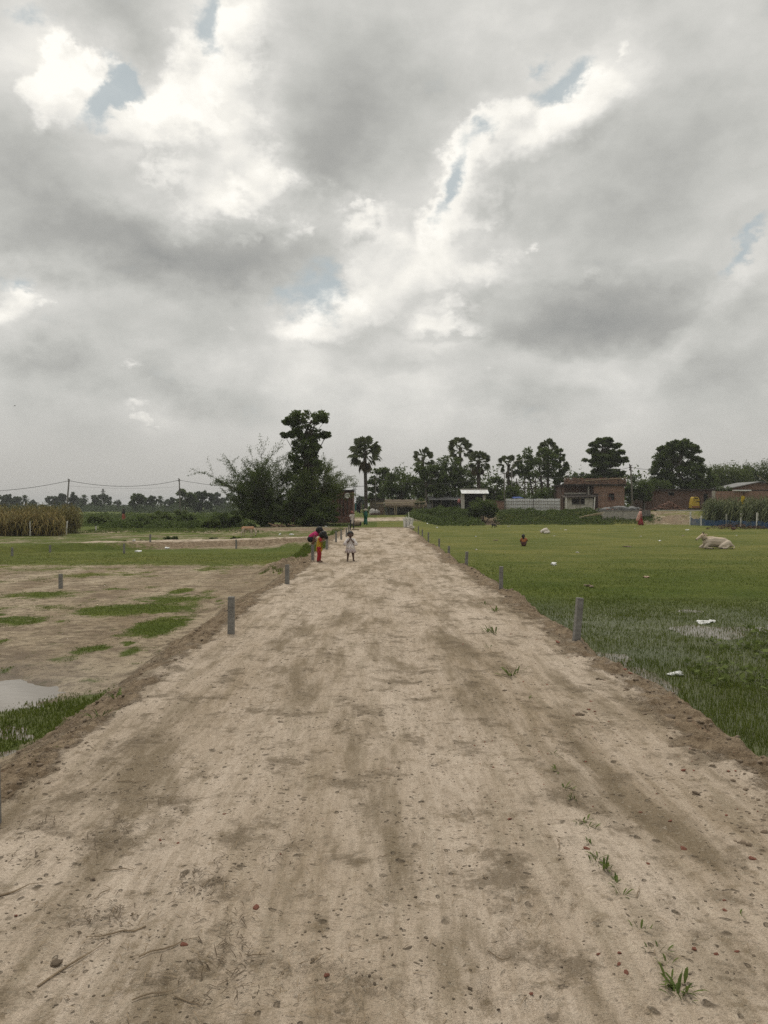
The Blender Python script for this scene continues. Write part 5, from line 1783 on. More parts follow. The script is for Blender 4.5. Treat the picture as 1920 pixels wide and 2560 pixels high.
dr = f.part(root, 'door', 1486.8, 1496.5, 1236, 1270, -0.018, 0.02, mat('dark_door', (0.05, 0.028, 0.022), (0.035, 0.02, 0.016)))
f.part(dr, 'lintel', 1485, 1498, 1233.6, 1235.7, -0.05, 0.05, DARK_BROWN)
wn = f.part(root, 'window', 1523.5, 1536.5, 1234, 1250.5, -0.014, 0.016, DARKIN)
fr = mat('red_brown_frame', (0.16, 0.075, 0.055), (0.10, 0.05, 0.04))
f.part(wn, 'shutter', 1524, 1530, 1242.5, 1250, -0.03, 0.014, mat('dusty_red_shutter', (0.10, 0.04, 0.035), (0.06, 0.03, 0.028)))
for (a, b_, c, d) in ((1522, 1538, 1232.2, 1233.8), (1522, 1523.3, 1234, 1250.8), (1536.7, 1538, 1234, 1250.8), (1521.5, 1538.5, 1251, 1252.6)):
    f.part(wn, 'frame', a, b_, c, d, -0.045, 0.05, fr)
mb = MB()
for i in range(9):
    a = 1492 + i * 8.2
    if 1520 < a < 1540:
        continue
    mb.box((f.x(a), -0.02, f.z(1229.5 + (i % 2) * .8)), (0.07, 0.06, 0.07))
mb.build('putlog_hole', DARKIN, root)
MB().tube([(f.x(1462), -0.4, f.z(1202)), (f.x(1520), -0.4, f.z(1197.5)), (f.x(1567), -0.4, f.z(1195))], 0.03, 5).build('roof_pole', BAMBOO, root)
f.part(root, 'plinth', 1486.5, 1563, 1270.2, 1278, -0.10, 0.098, BRICK_DK)

# ------------------------------------------------------------------ concrete tank with junk, bamboo poles
f = Front(1570, 1302, 79.5, 0.25)
root = empty('concrete_tank', f.base, 0, 'long grey concrete tank wall at the edge of the pasture', 'tank')
f.part(root, 'wall', 1507, 1600, 1277.5, 1304, 0, 2.2, CONC_LT)
f.part(root, 'rim', 1506, 1601, 1274.8, 1277.2, -0.05, 2.3, CONC)
f.part(root, 'side_wall', 1601.3, 1631, 1276, 1304, 0.3, 0.2, CONC)
for px in (1608, 1616, 1624, 1629.8):
    f.part(root, 'stake', px, px + 1.0, 1274, 1304, 0.2, 0.06, WOOD)
root = empty('junk_heap', f.base, 0, 'grey tarpaulins and rubble heaped on the concrete tank', 'heap')
mb = MB()
for i, (px, w, h) in enumerate(((1520, .55, .16), (1536, .7, .22), (1555, .8, .30), (1575, .7, .26), (1590, .65, .28), (1603, .55, .24))):
    mb.blob((f.x(px), 0.9 + (i % 2) * .3, f.z(1275) + h * .3), w, 20 + i, 0.5, 3, (1.0, 0.8, h / w))
mb.build('tarpaulin', GREY_TARP, root, smooth=True)
mb = MB()
for i in range(26):
    r = random.Random(i)
    mb.blob((f.x(r.uniform(1514, 1608)), r.uniform(0.1, .9), f.z(1275) + r.uniform(.0, .12)), r.uniform(.06, .15), i, 0.5, 1, (1.3, 1, .7))
mb.build('rubble', mat('rubble_red', (0.22, 0.125, 0.09), (0.14, 0.09, 0.07)), root)
for i, (a, b_, c, d) in enumerate(((1450, 1293.5, 1507, 1286), (1462, 1290, 1508, 1283.5), (1478, 1287, 1512, 1281))):
    p, q = PX(a, b_, 76.6), PX(c, d, 77.4)
    o = empty('bamboo_pole', p, 0, ('long bamboo pole lying on the bank, lowest of three by the tank', 'middle one of three bamboo poles lying by the tank', 'uppermost short bamboo pole lying by the tank')[i], 'pole')
    MB().tube([(0, 0, 0), (q - p) * .5 + Vector((0, 0, .03)), q - p], [0.045, 0.04, 0.03], 6).build('culm', BAMBOO, o)

# ------------------------------------------------------------------ dark brick house under the round tree
f = Front(1700, 1277, 93.0, 0.3)
root = empty('brick_house', f.base, 0, 'long dark brick house in the shade of the large round tree', 'house')
f.part(root, 'wall', 1608, 1786, 1226, 1280, 0, 4.5, BRICK_DK)
f.part(root, 'roof', 1604, 1790, 1222.5, 1225.8, -0.4, 5.4, DARK_BROWN)
f.part(root, 'pillar', 1611, 1614, 1233, 1280, -0.16, 0.155, CONC)
wn = f.part(root, 'window', 1673, 1688, 1231, 1238.5, -0.014, 0.016, DARKIN)
f.part(wn, 'lintel', 1671, 1690, 1228.6, 1230.7, -0.04, 0.05, CONC)
dr = f.part(root, 'door', 1762, 1772, 1234, 1275, -0.016, 0.018, DARKIN)
f.part(dr, 'frame', 1760.2, 1761.8, 1232, 1276, -0.03, 0.03, WOOD)
f.part(dr, 'frame', 1772.2, 1773.8, 1232, 1276, -0.03, 0.03, WOOD)
f.part(root, 'doorway_wall', 1752, 1760, 1240, 1280, -0.2, 0.19, BRICK_DK)
root = empty('brick_pile', GX(1675, 89.5), 0, 'loose heap of old bricks in front of the dark brick house', 'brick pile')
mb = MB()
r = random.Random(31)
for i in range(520):
    t = r.gauss(0, .42)
    h = max(0, 1.05 - abs(t) * 0.75) * r.random() ** .7
    mb.box((t * 1.6, r.uniform(-.5, .9) * (1 - h * .5), h), (0.24, 0.115, 0.075), r.uniform(0, 3), (r.uniform(-.6, .6), r.uniform(-.6, .6)))
tag(mb.build('bricks', mat('loose_brick', (0.25, 0.135, 0.10), (0.13, 0.08, 0.062), 3, 1.0), root), kind='stuff')

# yellow cart with a hooded body
p = GX(1738, 90.0)
root = empty('hooded_cart', p, R(4), 'yellow hooded cart with dark openings parked by the brick heap', 'cart')
YEL = mat('yellow_paint', (0.42, 0.29, 0.025), (0.32, 0.21, 0.02), 3, 0.6, stain=(0.17, 0.11, 0.03))
prof = [(-0.62, 0.30), (-0.60, 0.75), (-0.48, 1.25), (-0.38, 1.52), (-0.20, 1.64), (0.20, 1.64), (0.38, 1.52), (0.54, 1.25), (0.50, 1.12), (0.44, 1.02), (0.50, 0.75), (0.52, 0.30)]
nP = len(prof)
V = [(x, -0.55, z) for x, z in prof] + [(x * .92, 0.35, z) for x, z in prof]
F = [tuple(range(nP))[::-1][::-1], tuple(range(nP, 2 * nP))[::-1]] + [(i, i + nP, (i + 1) % nP + nP, (i + 1) % nP) for i in range(nP)]
root.scale = (0.86, 0.86, 0.98)
MB().add(V, F).build('hood', YEL, root)
MB().box((0.02, -0.562, 1.46), (0.50, 0.02, 0.11)).build('window', DARKIN, root)
MB().box((0.24, -0.562, 1.06), (0.50, 0.02, 0.09), tilt=(0, -.1)).build('opening', DARKIN, root)
MB().box((0.0, -0.575, 1.30), (0.80, 0.03, 0.06)).build('rim_fold', YEL, root)
MB().box((-0.04, -0.1, 0.24), (1.08, 0.8, 0.16)).build('floor_pan', RUST, root)
MB().box((-0.05, -0.57, 0.44), (1.02, 0.03, 0.20)).build('tail_board', mat('red_brown_paint', (0.22, 0.09, 0.05), (0.15, 0.06, 0.04)), root)
for sx in (-1, 1):
    mb = MB()
    pts = [(sx * 0.5, 0.25 + 0.24 * math.cos(t * 6.2832 / 16), 0.24 + 0.24 * math.sin(t * 6.2832 / 16)) for t in range(17)]
    mb.tube(pts, 0.05, 6, False)
    w = mb.build('wheel', mat('tyre', (0.02, 0.02, 0.02), (0.014, 0.014, 0.014)), root)
    MB().tube([(sx * 0.46, 0.25, 0.24), (sx * 0.54, 0.25, 0.24)], 0.2, 10).build('rim', RUST, w)

# ------------------------------------------------------------------ gabled brick house and its yard wall
f = Front(1870, 1272, 95.0, 0.3)
root = empty('brick_house', f.base, 0, 'gabled red brick house with grey tin roof beyond the maize', 'house')
mb = MB()
x0, x1, xr = f.x(1832), f.x(1990), f.x(1898)
zb, ze, zr = 0, f.z(1226), f.z(1206)
mb.add([(x0, 0, zb), (x1, 0, zb), (x1, 0, f.z(1216)), (xr, 0, zr), (x0, 0, f.z(1221)), (x0, 5, zb), (x1, 5, zb), (x1, 5, f.z(1216)), (xr, 5, zr), (x0, 5, f.z(1221))],
       [(0, 1, 2, 3, 4), (9, 8, 7, 6, 5), (0, 4, 9, 5), (1, 6, 7, 2)])
mb.build('wall', BRICK, root)
for (a, za, b_, zb_) in ((1812, 1222.5, 1898.2, 1203.5), (1898.2, 1203.5, 2010, 1215)):
    V = [(f.x(a), -0.6, f.z(za)), (f.x(b_), -0.6, f.z(zb_)), (f.x(b_), 5.5, f.z(zb_)), (f.x(a), 5.5, f.z(za))]
    V += [(v[0], v[1], v[2] - 0.09) for v in V]
    MB().add(V, [(0, 1, 2, 3), (7, 6, 5, 4), (0, 4, 5, 1), (1, 5, 6, 2), (2, 6, 7, 3), (3, 7, 4, 0)]).build('roof', TIN_GREY, root)
f.part(root, 'eave_band', 1832, 1990, 1224, 1226.5, -0.06, 0.055, DARK_BROWN)
MB().tube([(f.x(1890), -0.7, f.z(1188)), (f.x(1925), -0.7, f.z(1212))], 0.03, 5).build('roof_pole', BAMBOO, root)
f = Front(1855, 1272, 90.0, 0.3)
root = empty('yard_wall', f.base, 0, 'red brick yard wall with a pale corner pillar behind the maize', 'wall')
f.part(root, 'wall', 1792, 1990, 1228, 1275, 0.05, 0.25, BRICK)
f.part(root, 'pillar', 1786, 1791.7, 1227, 1275, 0, 0.35, CONC_LT)
f.part(root, 'pillar', 1862, 1866, 1229, 1275, -0.05, 0.095, BRICK_DK)
f.part(root, 'ledge', 1838, 1879, 1224.5, 1227.5, -0.35, 0.7, TIN)

# ------------------------------------------------------------------ concrete path on top of the bank
V, F = [], []
for i in range(31):
    px = 1232 + i * 9.4
    g = GX(px, 83.8)
    for dy, dz in ((-0.75, -0.35), (-0.75, 0.07), (0.75, 0.07), (0.75, -0.35)):
        V.append((g.x, 83.8 + dy, 1.02 + dz))
for i in range(30):
    for j in range(3):
        F.append((i * 4 + j, (i + 1) * 4 + j, (i + 1) * 4 + j + 1, i * 4 + j + 1))
tag(link('footpath', np_mesh('footpath', np.array(V), F, mat('path_concrete', (0.42, 0.395, 0.345), (0.33, 0.31, 0.27), 4, 0.95))), 'pale concrete path along the top of the bank', kind='structure')
V = [(GX(1640, 86).x, 86 + a, 1.0 + b_) for a, b_ in ((-.5, -.3), (-.5, .12), (.5, .12), (.5, -.3))] + [(GX(1790, 86).x, 86 + a, 1.0 + b_) for a, b_ in ((-.5, -.3), (-.5, .12), (.5, .12), (.5, -.3))]
tag(link('footpath', np_mesh('footpath', np.array(V), [(0, 4, 5, 1), (1, 5, 6, 2), (2, 6, 7, 3)], mat('path_concrete', (0.4, 0.4, 0.35)))), 'pale path edge in front of the dark brick house', kind='structure')

# ------------------------------------------------------------------ poles and wires
def utility_pole(label, pb, pt, Y, r0, fittings, ring=False):
    b = PX(pb[0], pb[1], Y)
    b.z = min(b.z, hz(b.x, Y))
    t = PX(pt[0], pt[1], Y) - b
    root = empty('utility_pole', b, 0, label, 'utility pole')
    MB().tube([(0, 0, -.3), t * .5, t], [r0, r0 * .85, r0 * .7], 8).build('pole', POLE, root, smooth=True)
    for j in range(fittings):
        q = t * (0.985 - .05 * j)
        ins = MB().tube([q + Vector((-.16, -.05, 0)), q + Vector((.16, -.05, 0))], 0.035, 5).build('bracket', RUST, root)
        MB().lathe([(0.05, 0), (0.07, 0.05), (0.05, 0.10), (0.03, 0.16)], q + Vector((-.14, -.05, .03)), 8).build('insulator', mat('insulator_dark', (0.05, 0.035, 0.03)), ins)
    if ring:
        q = t * 0.66
        pts = [q + Vector((math.cos(a * .4) * .27, -.14, math.sin(a * .4) * .27)) for a in range(17)]
        MB().tube(pts, 0.05, 5, False).build('coil', WIRE, root)
    return b + t


W1 = utility_pole('leaning wooden utility pole rising behind the dry maize', (168, 1290), (176, 1198), 125, 0.16, 2)
W2 = utility_pole('upright utility pole with a coil of cable, beside the far tree line', (452, 1281), (449.5, 1197), 135, 0.14, 2, True)
W3 = utility_pole('utility pole standing beside the veranda house, carrying a cable', (1584, 1268), (1578, 1162), 84, 0.11, 3)
W4 = utility_pole('slim bare pole at the end of the tin fence', (1262, 1279), (1261, 1182), 84.6, 0.07, 1)
W5 = utility_pole('slim pole behind the white heap next to the tallest palm', (939, 1286), (938.5, 1196), 88, 0.06, 1)


def cable(label, a, b, sag, r=0.018, n=14):
    o = empty('cable', a, 0, label, 'cable')
    d = b - a
    pts = [d * (i / n) - Vector((0, 0, sag * 4 * (i / n) * (1 - i / n))) for i in range(n + 1)]
    MB().tube(pts, r, 4, False).build('wire', WIRE, o)


dz = Vector((0, 0, -.25))
cable('cable running from the leaning pole out past the dry maize', PX(-140, 1228, 118), W1 + dz, 0.7, 0.035)
cable('cable sagging between the two far utility poles', W1 + dz, W2 + dz, 1.0, 0.035)
cable('cable from the coil pole to the fan palm behind the thorn bushes', W2 + dz, PX(940, 1212, 120), 1.2, 0.032)
cable('thin lower cable between the two far utility poles', W1 + Vector((0, 0, -1.1)), W2 + Vector((0, 0, -1.4)), 0.35, 0.012)
cable('cable from the bare pole by the tin fence to the veranda house pole', W4 + dz * .3, W3 + dz, 0.75, 0.02)
cable('cable from the veranda house pole into the round tree', W3 + dz, PX(1655, 1172, 92), 0.15, 0.02)
cable('cable from the slim pole by the palm to the bare pole by the fence', W5, W4 + dz * .3, 0.9, 0.016)
cable('low line tied across the front of the veranda house', PX(1484, 1238.5, 86), PX(1582, 1240, 84), 0.05, 0.022)

f = Front(1280, 1280, 94.0, 0.3)
root = empty('street_lamp', f.base, 0, 'street lamp with a bent arm among the trees behind the tin fence', 'street lamp')
MB().tube([(0, 0, 0), (0, 0, f.z(1172))], [0.07, 0.05], 7).build('pole', CONC, root, smooth=True)
MB().tube([(0, 0, f.z(1172)), (f.x(1282), 0, f.z(1160)), (f.x(1287), 0, f.z(1153)), (f.x(1303), 0, f.z(1150))], [0.045, 0.045, 0.04, 0.035], 6).build('arm', CONC_LT, root, smooth=True)
MB().box((f.x(1311), 0, f.z(1149.5)), (0.8, 0.22, 0.10)).build('lamp_head', mat('lamp_white', (0.6, 0.6, 0.58), (0.5, 0.5, 0.48)), root)


def lattice_tower(label, px, base, top, Y, hw):
    k = Y / FPX
    b = PX(px, base, Y)
    root = empty('transmission_tower', b, 0, label, 'transmission tower')
    hgt = (base - top) * k
    w = hw * k
    mb = MB()
    rad = 0.10 + Y * 0.0002
    lv = [i / 7 for i in range(8)]
    ww = lambda t: w * (1 - t) ** 1.3 + 0.35
    for sx in (-1, 1):
        for sy in (-1, 1):
            mb.tube([(sx * ww(t), sy * ww(t), hgt * t) for t in lv], rad, 4)
    mb.build('leg', TIN_GREY, root)
    mb = MB()
    for i in range(7):
        a, c = ww(lv[i]), ww(lv[i + 1])
        for sy in (-1, 1):
            mb.tube([(-a, sy * a, hgt * lv[i]), (c, sy * c, hgt * lv[i + 1])], rad * .6, 3)
            mb.tube([(a, sy * a, hgt * lv[i]), (-c, sy * c, hgt * lv[i + 1])], rad * .6, 3)
    mb.build('bracing', TIN_GREY, root)
    mb = MB()
    for t in (0.80, 0.90):
        mb.tube([(-w * .9, 0, hgt * t), (w * .9, 0, hgt * t)], rad, 4)
    mb.build('cross_arm', TIN_GREY, root)


lattice_tower('far lattice transmission tower above the hazy far tree line', 260, 1290, 1222, 520, 7)
lattice_tower('far lattice tower showing between the brick shed and the palm', 886, 1285, 1208, 560, 8)

# ------------------------------------------------------------------ concrete marker posts
def post_mesh():
    mb = MB()
    w, h, c = 0.052, 1.0, 0.008
    V = []
    for z, s in ((-0.25, 1.0), (0.985, 0.94), (1.0, 0.82)):
        for x, y in ((-w + c, -w), (w - c, -w), (w, -w + c), (w, w - c), (w - c, w), (-w + c, w), (-w, w - c), (-w, -w + c)):
            V.append((x * s, y * s, z))
    F = [(i + 8 * j, (i + 1) % 8 + 8 * j, (i + 1) % 8 + 8 * j + 8, i + 8 * j + 8) for j in range(2) for i in range(8)] + [tuple(range(16, 24))]
    mb.add(V, F)
    return np_mesh('marker_post', np.array(mb.v), mb.f, CONC)


PM = post_mesh()
PM_WHITE = PM.copy()
PM_WHITE.materials.clear()
PM_WHITE.materials.append(WHITE_POST)


def marker(label, x, y, h, z=None, tilt=(0, 0), rz=0.0, w=1.0, group=None, me=None, name='marker_post'):
    o = link(name, me or PM, None, (x, y, hz(x, y) if z is None else z), rz)
    o.rotation_euler = (tilt[0], tilt[1], rz)
    o.scale = (w * .78, w * .78, h)
    tag(o, label, 'post', group)
    return o


edge_group = 'concrete marker posts along the road edges'
lefts = [(-22, 2065, 0.30, 'marker post nearest the camera, at the edge beside the muddy field'), (578, 1584, 0.48, 'upright marker post beside the lush end of the mud field, tall and grey'),
         (718, 1460, 0.40, 'marker post between the tall near post and the two girls'), (782, 1403, 0.45, 'marker post on which the girl in pink squats'),
         (817, 1374, 0.50, 'marker post just past the girl in yellow'), (840, 1356, 0.50, 'second marker post past the girl in yellow'),
         (853, 1349, 0.48, 'third marker post past the girl in yellow'), (866, 1342, 0.46, 'fourth marker post past the girl in yellow'), (872, 1332, 0.46, 'last marker post before the boy in white, far end of the road')]
for px, py, h, lab in lefts:
    g = GY(px, py, 0.0)
    marker(lab, g.x, g.y, h, tilt=(random.uniform(-.02, .02), random.uniform(-.02, .02)), rz=random.uniform(-.2, .2), group=edge_group)
rights = [(1443, 1603, 0.50, (-.03, .10), 'leaning marker post beside the flooded grass'), (1253, 1474, 0.43, (0, .02), 'marker post next beyond the leaning one, on the pasture side'),
          (1166, 1412, 0.38, (0, .05), 'third marker post from the camera on the pasture side'), (1122, 1379, 0.42, (0, .02), 'fourth marker post from the camera on the pasture side'),
          (1098, 1363, 0.45, (0, 0), 'fifth marker post from the camera on the pasture side'), (1071, 1341, 0.5, (0, 0), 'third from last marker post on the pasture side, near the hedge'),
          (1056, 1333, 0.5, (0, 0), 'second from last marker post on the pasture side, near the hedge'), (1046, 1327, 0.5, (0, 0), 'last marker post on the pasture side, beside the hedge')]
for px, py, h, tl, lab in rights:
    g = GY(px, py, 0.0)
    marker(lab, g.x, g.y, h, z=g.z, tilt=tl, rz=random.uniform(-.2, .2), group=edge_group)
g = GY(154, 1471, FIELD)
marker('lone short marker post standing in the bare mud field', g.x, g.y, 0.34, group='marker posts of the mud field')
for px, py, h, lab in ((34, 1372, .34, 'stub post on the earth path, furthest from the road'), (128, 1364, .30, 'thin stub post behind the earth path, below the dry maize'), (312, 1367, .38, 'dark stub post on the earth path beside the weed clump'),
                       (377, 1354, .36, 'pale stub post behind the earth path'), (591, 1357, .40, 'stub post on the earth path below the grazing calf')):
    Y = (CAM_H + 0.02) * FPX / (py - HZY)
    g = GX(px, Y)
    marker(lab, g.x, g.y, h, w=0.9, group='marker posts of the mud field')
for px, py, h, t, lab in ((79, 1340, 0.92, 0, 'white post standing upright in front of the dry maize'), (168, 1337, 0.88, .09, 'white post leaning at the edge of the dry maize'), (242, 1331, .35, 0, 'short white stub beyond the dry maize edge')):
    g = GY(px, py, FIELD)
    marker(lab, g.x, g.y, h, tilt=(0, t), me=PM_WHITE, group='white posts by the dry maize', name='white_post')

# white posts stacked at the end of the road, sack beside them
bx = GY(1018, 1319, 0.0)
for i, (px, top, tx) in enumerate(((1011, 1293, -1), (1014, 1294, 0), (1017, 1291, -.5), (1019, 1293, 1.0), (1022, 1292, 1.5), (1024, 1294, 2), (1025.5, 1293, 2.5), (1028, 1295, 3.5))):
    k = bx.y / FPX
    x = (px - VPX) * k
    hgt = (1318 - top) * k
    marker('white post stacked upright in the bundle at the end of the road', x, bx.y + (i % 3) * .12, hgt, z=0.0, tilt=(random.uniform(-.05, .02), math.atan(tx * k * 1.6 / hgt)), me=PM_WHITE, group='bundle of white posts at the end of the road', w=1.4, name='white_post')
marker('single white post standing beside the hedge above the bundle', GX(1022, 66).x, 66, (1298 - 1270) * 66 / FPX, tilt=(0, -.01), me=PM_WHITE, name='white_post')
o = empty('cement_sack', GX(1026, 55.2), 0, 'crumpled pale sacks at the foot of the white post bundle', 'sack')
mb = MB()
for i, (dx, dz, r_) in enumerate(((-.10, .06, .15), (.12, .06, .15), (.05, .18, .12))):
    mb.blob((dx, 0, dz), r_, 40 + i, 0.5, 3, (1.1, .9, .85))
mb.build('sacking', mat('pale_sack', (0.55, 0.50, 0.42), (0.34, 0.30, 0.25), 5, 0.95, 0.03), o, smooth=True)
o = empty('cut_log', GX(892, 60.5), R(10), 'short thick cut log lying at the end of the road behind the boy', 'log')
MB().tube([(-.28, 0, .19), (0, .02, .2), (.2, .03, .19)], [0.17, 0.18, 0.17], 12).build('bark', mat('log_bark', (0.20, 0.15, 0.10), (0.12, 0.09, 0.06), 10, 1.0, 0.02), o)
MB().tube([(.2, .03, .19), (.34, .04, .17)], [0.16, 0.15], 12).build('dark_end', DARK_BROWN, o)
o = empty('flat_stone', GX(890, 51.0), 0, 'flat pale stone lying on the road edge beside the boy', 'stone')
MB().blob((0, 0, .05), 0.22, 77, 0.3, 2, (1.3, .8, .35)).build('stone', mat('pale_stone', (0.33, 0.27, 0.18), (0.22, 0.18, 0.12)), o)
o = empty('dead_wood', GX(708, 60.2), 0, 'pale dead wood and roots lying at the foot of the thorn bushes', 'dead wood')
for i in range(9):
    r = random.Random(90 + i)
    a = Vector((r.uniform(-.9, .9), r.uniform(-.3, .3), r.uniform(.05, .2)))
    d = Vector((r.uniform(-.6, .6), r.uniform(-.2, .2), r.uniform(-.05, .2)))
    MB().tube([a - d, a, a + d], [0.05, 0.06, 0.02], 6).build('branch', mat('pale_dead_wood', (0.36, 0.24, 0.15), (0.22, 0.15, 0.10)), o)

# ------------------------------------------------------------------ net fence round the green maize
def net_mat():
    m, N, bs = new_mat('blue_net')
    co = objco(N)
    N.put(bs.inputs['Base Color'], N.mix(N.noise(co, 2.2, 4, 0.6), (0.012, 0.040, 0.115), (0.025, 0.085, 0.19)))
    bs.inputs['Roughness'].default_value = 0.8
    tp = N.new('ShaderNodeBsdfTransparent')
    ms = N.new('ShaderNodeMixShader')
    N.put(ms.inputs[0], N.mr(N.noise(co, 3.0, 4, 0.6), 0.3, 0.7, 0.62, 0.92))
    N.l.new(tp.outputs[0], ms.inputs[1])
    N.l.new(bs.outputs[0], ms.inputs[2])
    out = [n for n in N.n if n.type == 'OUTPUT_MATERIAL'][0]
    N.l.new(ms.outputs[0], out.inputs[0])
    return m


NET = net_mat()
npx = [(1729, 1312, 1279), (1757, 1305, 1283), (1820, 1311, 1281), (1857, 1315, 1281), (1897, 1319, 1282), (1938, 1323, 1283)]
nY = [74.5, 72.5, 70.5, 67.8, 65.0, 62.5]
root = empty('net_fence', GX(1820, 68), 0, 'white post fence hung with blue netting round the maize plot', 'fence')
pts = []
for (px, b_, t), Y in zip(npx, nY):
    g = GX(px, Y)
    hgt = (b_ - t) * Y / FPX + (0.12 if px == 1757 else 0.05)
    o = link('post', PM_WHITE, root, g - root.location, 0)
    o.scale = (1.25, 1.25, hgt)
    o.rotation_euler = (0, random.uniform(-.03, .03), 0)
    pts.append((g, hgt))
for i in range(len(pts) - 1):
    (a, ha), (b_, hb) = pts[i], pts[i + 1]
    V, F = [], []
    nx, nz = 14, 6
    for u in range(nx + 1):
        for v in range(nz + 1):
            t, s = u / nx, v / nz
            top = 0.62 - 0.10 * math.sin(math.pi * t) + 0.04 * math.sin(t * 17 + i) + (0.1 if i == 0 else 0)
            q = a.lerp(b_, t)
            V.append((q.x - root.location.x, q.y - root.location.y + 0.06 * math.sin(t * 21 + s * 3 + i) - .09, q.z - root.location.z + 0.02 + top * s))
    for u in range(nx):
        for v in range(nz):
            F.append((u * (nz + 1) + v, (u + 1) * (nz + 1) + v, (u + 1) * (nz + 1) + v + 1, u * (nz + 1) + v + 1))
    link('net', np_mesh('net', np.array(V), F, NET, True), root)
undergrowth('dry reddish weeds along the foot of the blue net', [(1768, 1920, 62.5, 66), (1800, 1930, 61.5, 64)], 500, 0.16, mat('dry_weed', (0.11, 0.055, 0.032), (0.06, 0.04, 0.022)), 161, 0.4)
p = PX(1861, 1260, 69)
o = empty('yellow_cloth', p, 0, 'bright yellow cloth draped over the tops of the maize', 'cloth')
V, F = [], []
for i in range(6):
    for j in range(8):
        V.append(((i / 5 - .5) * (.34 - .02 * j) + .04 * math.sin(j * 1.3), .05 * math.sin(i * 2.2 + j), .78 - j * .105 - .04 * abs(i - 2.5)))
for i in range(5):
    for j in range(7):
        F.append((i * 8 + j, i * 8 + j + 1, (i + 1) * 8 + j + 1, (i + 1) * 8 + j))
link('fabric', np_mesh('fabric', np.array(V), F, mat('yellow_fabric', (0.55, 0.40, 0.02), (0.42, 0.29, 0.02)), True), o)


# ================================================================== the air
def build_haze():
    m = bpy.data.materials.new('humid_air')
    m.use_nodes = True
    m.node_tree.nodes.clear()
    N = Nodes(m.node_tree)
    out = N.new('ShaderNodeOutputMaterial')
    v = N.new('ShaderNodeVolumePrincipled')
    v.inputs['Color'].default_value = (0.82, 0.84, 0.86, 1)
    v.inputs['Density'].default_value = 0.00045
    N.l.new(v.outputs[0], out.inputs['Volume'])
    x0, x1, y0, y1, z0, z1 = -2100, 2100, -120, 2900, -1.9, 26.0
    V = [(x0, y0, z0), (x1, y0, z0), (x1, y1, z0), (x0, y1, z0), (x0, y0, z1), (x1, y0, z1), (x1, y1, z1), (x0, y1, z1)]
    F = [(3, 2, 1, 0), (4, 5, 6, 7), (0, 1, 5, 4), (1, 2, 6, 5), (2, 3, 7, 6), (3, 0, 4, 7)]
    tag(link('haze', np_mesh('haze', np.array(V), F, m)), 'humid haze over the fields', kind='stuff')


build_haze()


# ================================================================== people and animals
def capsule(mb, p0, p1, r0, r1, n=10):
    p0, p1 = Vector(p0), Vector(p1)
    d = p1 - p0
    L = d.length
    d = d.normalized() if L > 1e-6 else Vector((0, 0, 1))
    pts, rad = [], []
    for i in range(4):
        a = math.pi / 2 * (1 - i / 3.5)
        pts.append(p0 - d * r0 * math.sin(a))
        rad.append(max(r0 * math.cos(a), r0 * 0.08))
    for i in range(4):
        a = math.pi / 2 * ((i + .5) / 3.5)
        pts.append(p1 + d * r1 * math.sin(a))
        rad.append(max(r1 * math.cos(a), r1 * 0.08))
    mb.tube(pts, rad, n)


def fuse(name, caps, m, parent, voxel=0.008, smooth=4, squash=None):
    """grow one continuous skin over tapered limbs"""
    mb = MB()
    for c in caps:
        capsule(mb, *c)
    me = np_mesh(name, np.array(mb.v), mb.f, m, True)
    o = bpy.data.objects.new(name, me)
    COL.objects.link(o)
    md = o.modifiers.new('skin', 'REMESH')
    md.mode, md.voxel_size, md.use_smooth_shade = 'VOXEL', voxel, True
    ms = o.modifiers.new('relax', 'SMOOTH')
    ms.factor, ms.iterations = 0.5, smooth
    dg = bpy.context.evaluated_depsgraph_get()
    me2 = bpy.data.meshes.new_from_object(o.evaluated_get(dg), preserve_all_data_layers=False, depsgraph=dg)
    me2.name = name
    o.modifiers.clear()
    o.data = me2
    me2.materials.clear()
    me2.materials.append(m)
    me2.polygons.foreach_set('use_smooth', np.ones(len(me2.polygons), bool))
    bpy.data.meshes.remove(me)
    o.parent = parent
    return o


def hand(w, d, nrm, s):
    """palm, four unequal curled fingers and a thumb leaving its side; w wrist, d direction, nrm palm normal, s hand length"""
    w, d, nrm = Vector(w), Vector(d).normalized(), Vector(nrm).normalized()
    side = d.cross(nrm).normalized()
    caps = [(w, w + d * s * .42, s * .13, s * .15), (w + side * s * .12 + d * s * .2, w + side * s * .14 + d * s * .42, s * .09, s * .10),
            (w - side * s * .12 + d * s * .2, w - side * s * .14 + d * s * .42, s * .09, s * .10)]
    for i, (o, L) in enumerate(((-.19, .40), (-.065, .50), (.065, .46), (.18, .36))):
        a = w + side * s * o + d * s * .42
        b = a + (d + nrm * .25 + side * o * .5).normalized() * s * L * .55
        c = b + (d + nrm * .9).normalized() * s * L * .5
        caps += [(a, b, s * .055, s * .05), (b, c, s * .05, s * .04)]
    a = w + side * s * .14 + d * s * .12
    b = a + (side * .9 + d * .5 + nrm * .3).normalized() * s * .26
    c = b + (side * .2 + d * .8 + nrm * .4).normalized() * s * .22
    caps += [(a, b, s * .065, s * .055), (b, c, s * .055, s * .045)]
    return caps


def foot(an, d, s):
    an, d = Vector(an), Vector(d).normalized()
    heel = an - d * s * .22
    heel.z = an.z - s * .18
    toe = an + d * s * .62
    toe.z = an.z - s * .26
    return [(an, heel, s * .16, s * .15), (heel, toe, s * .15, s * .12), (an, toe, s * .15, s * .10)]


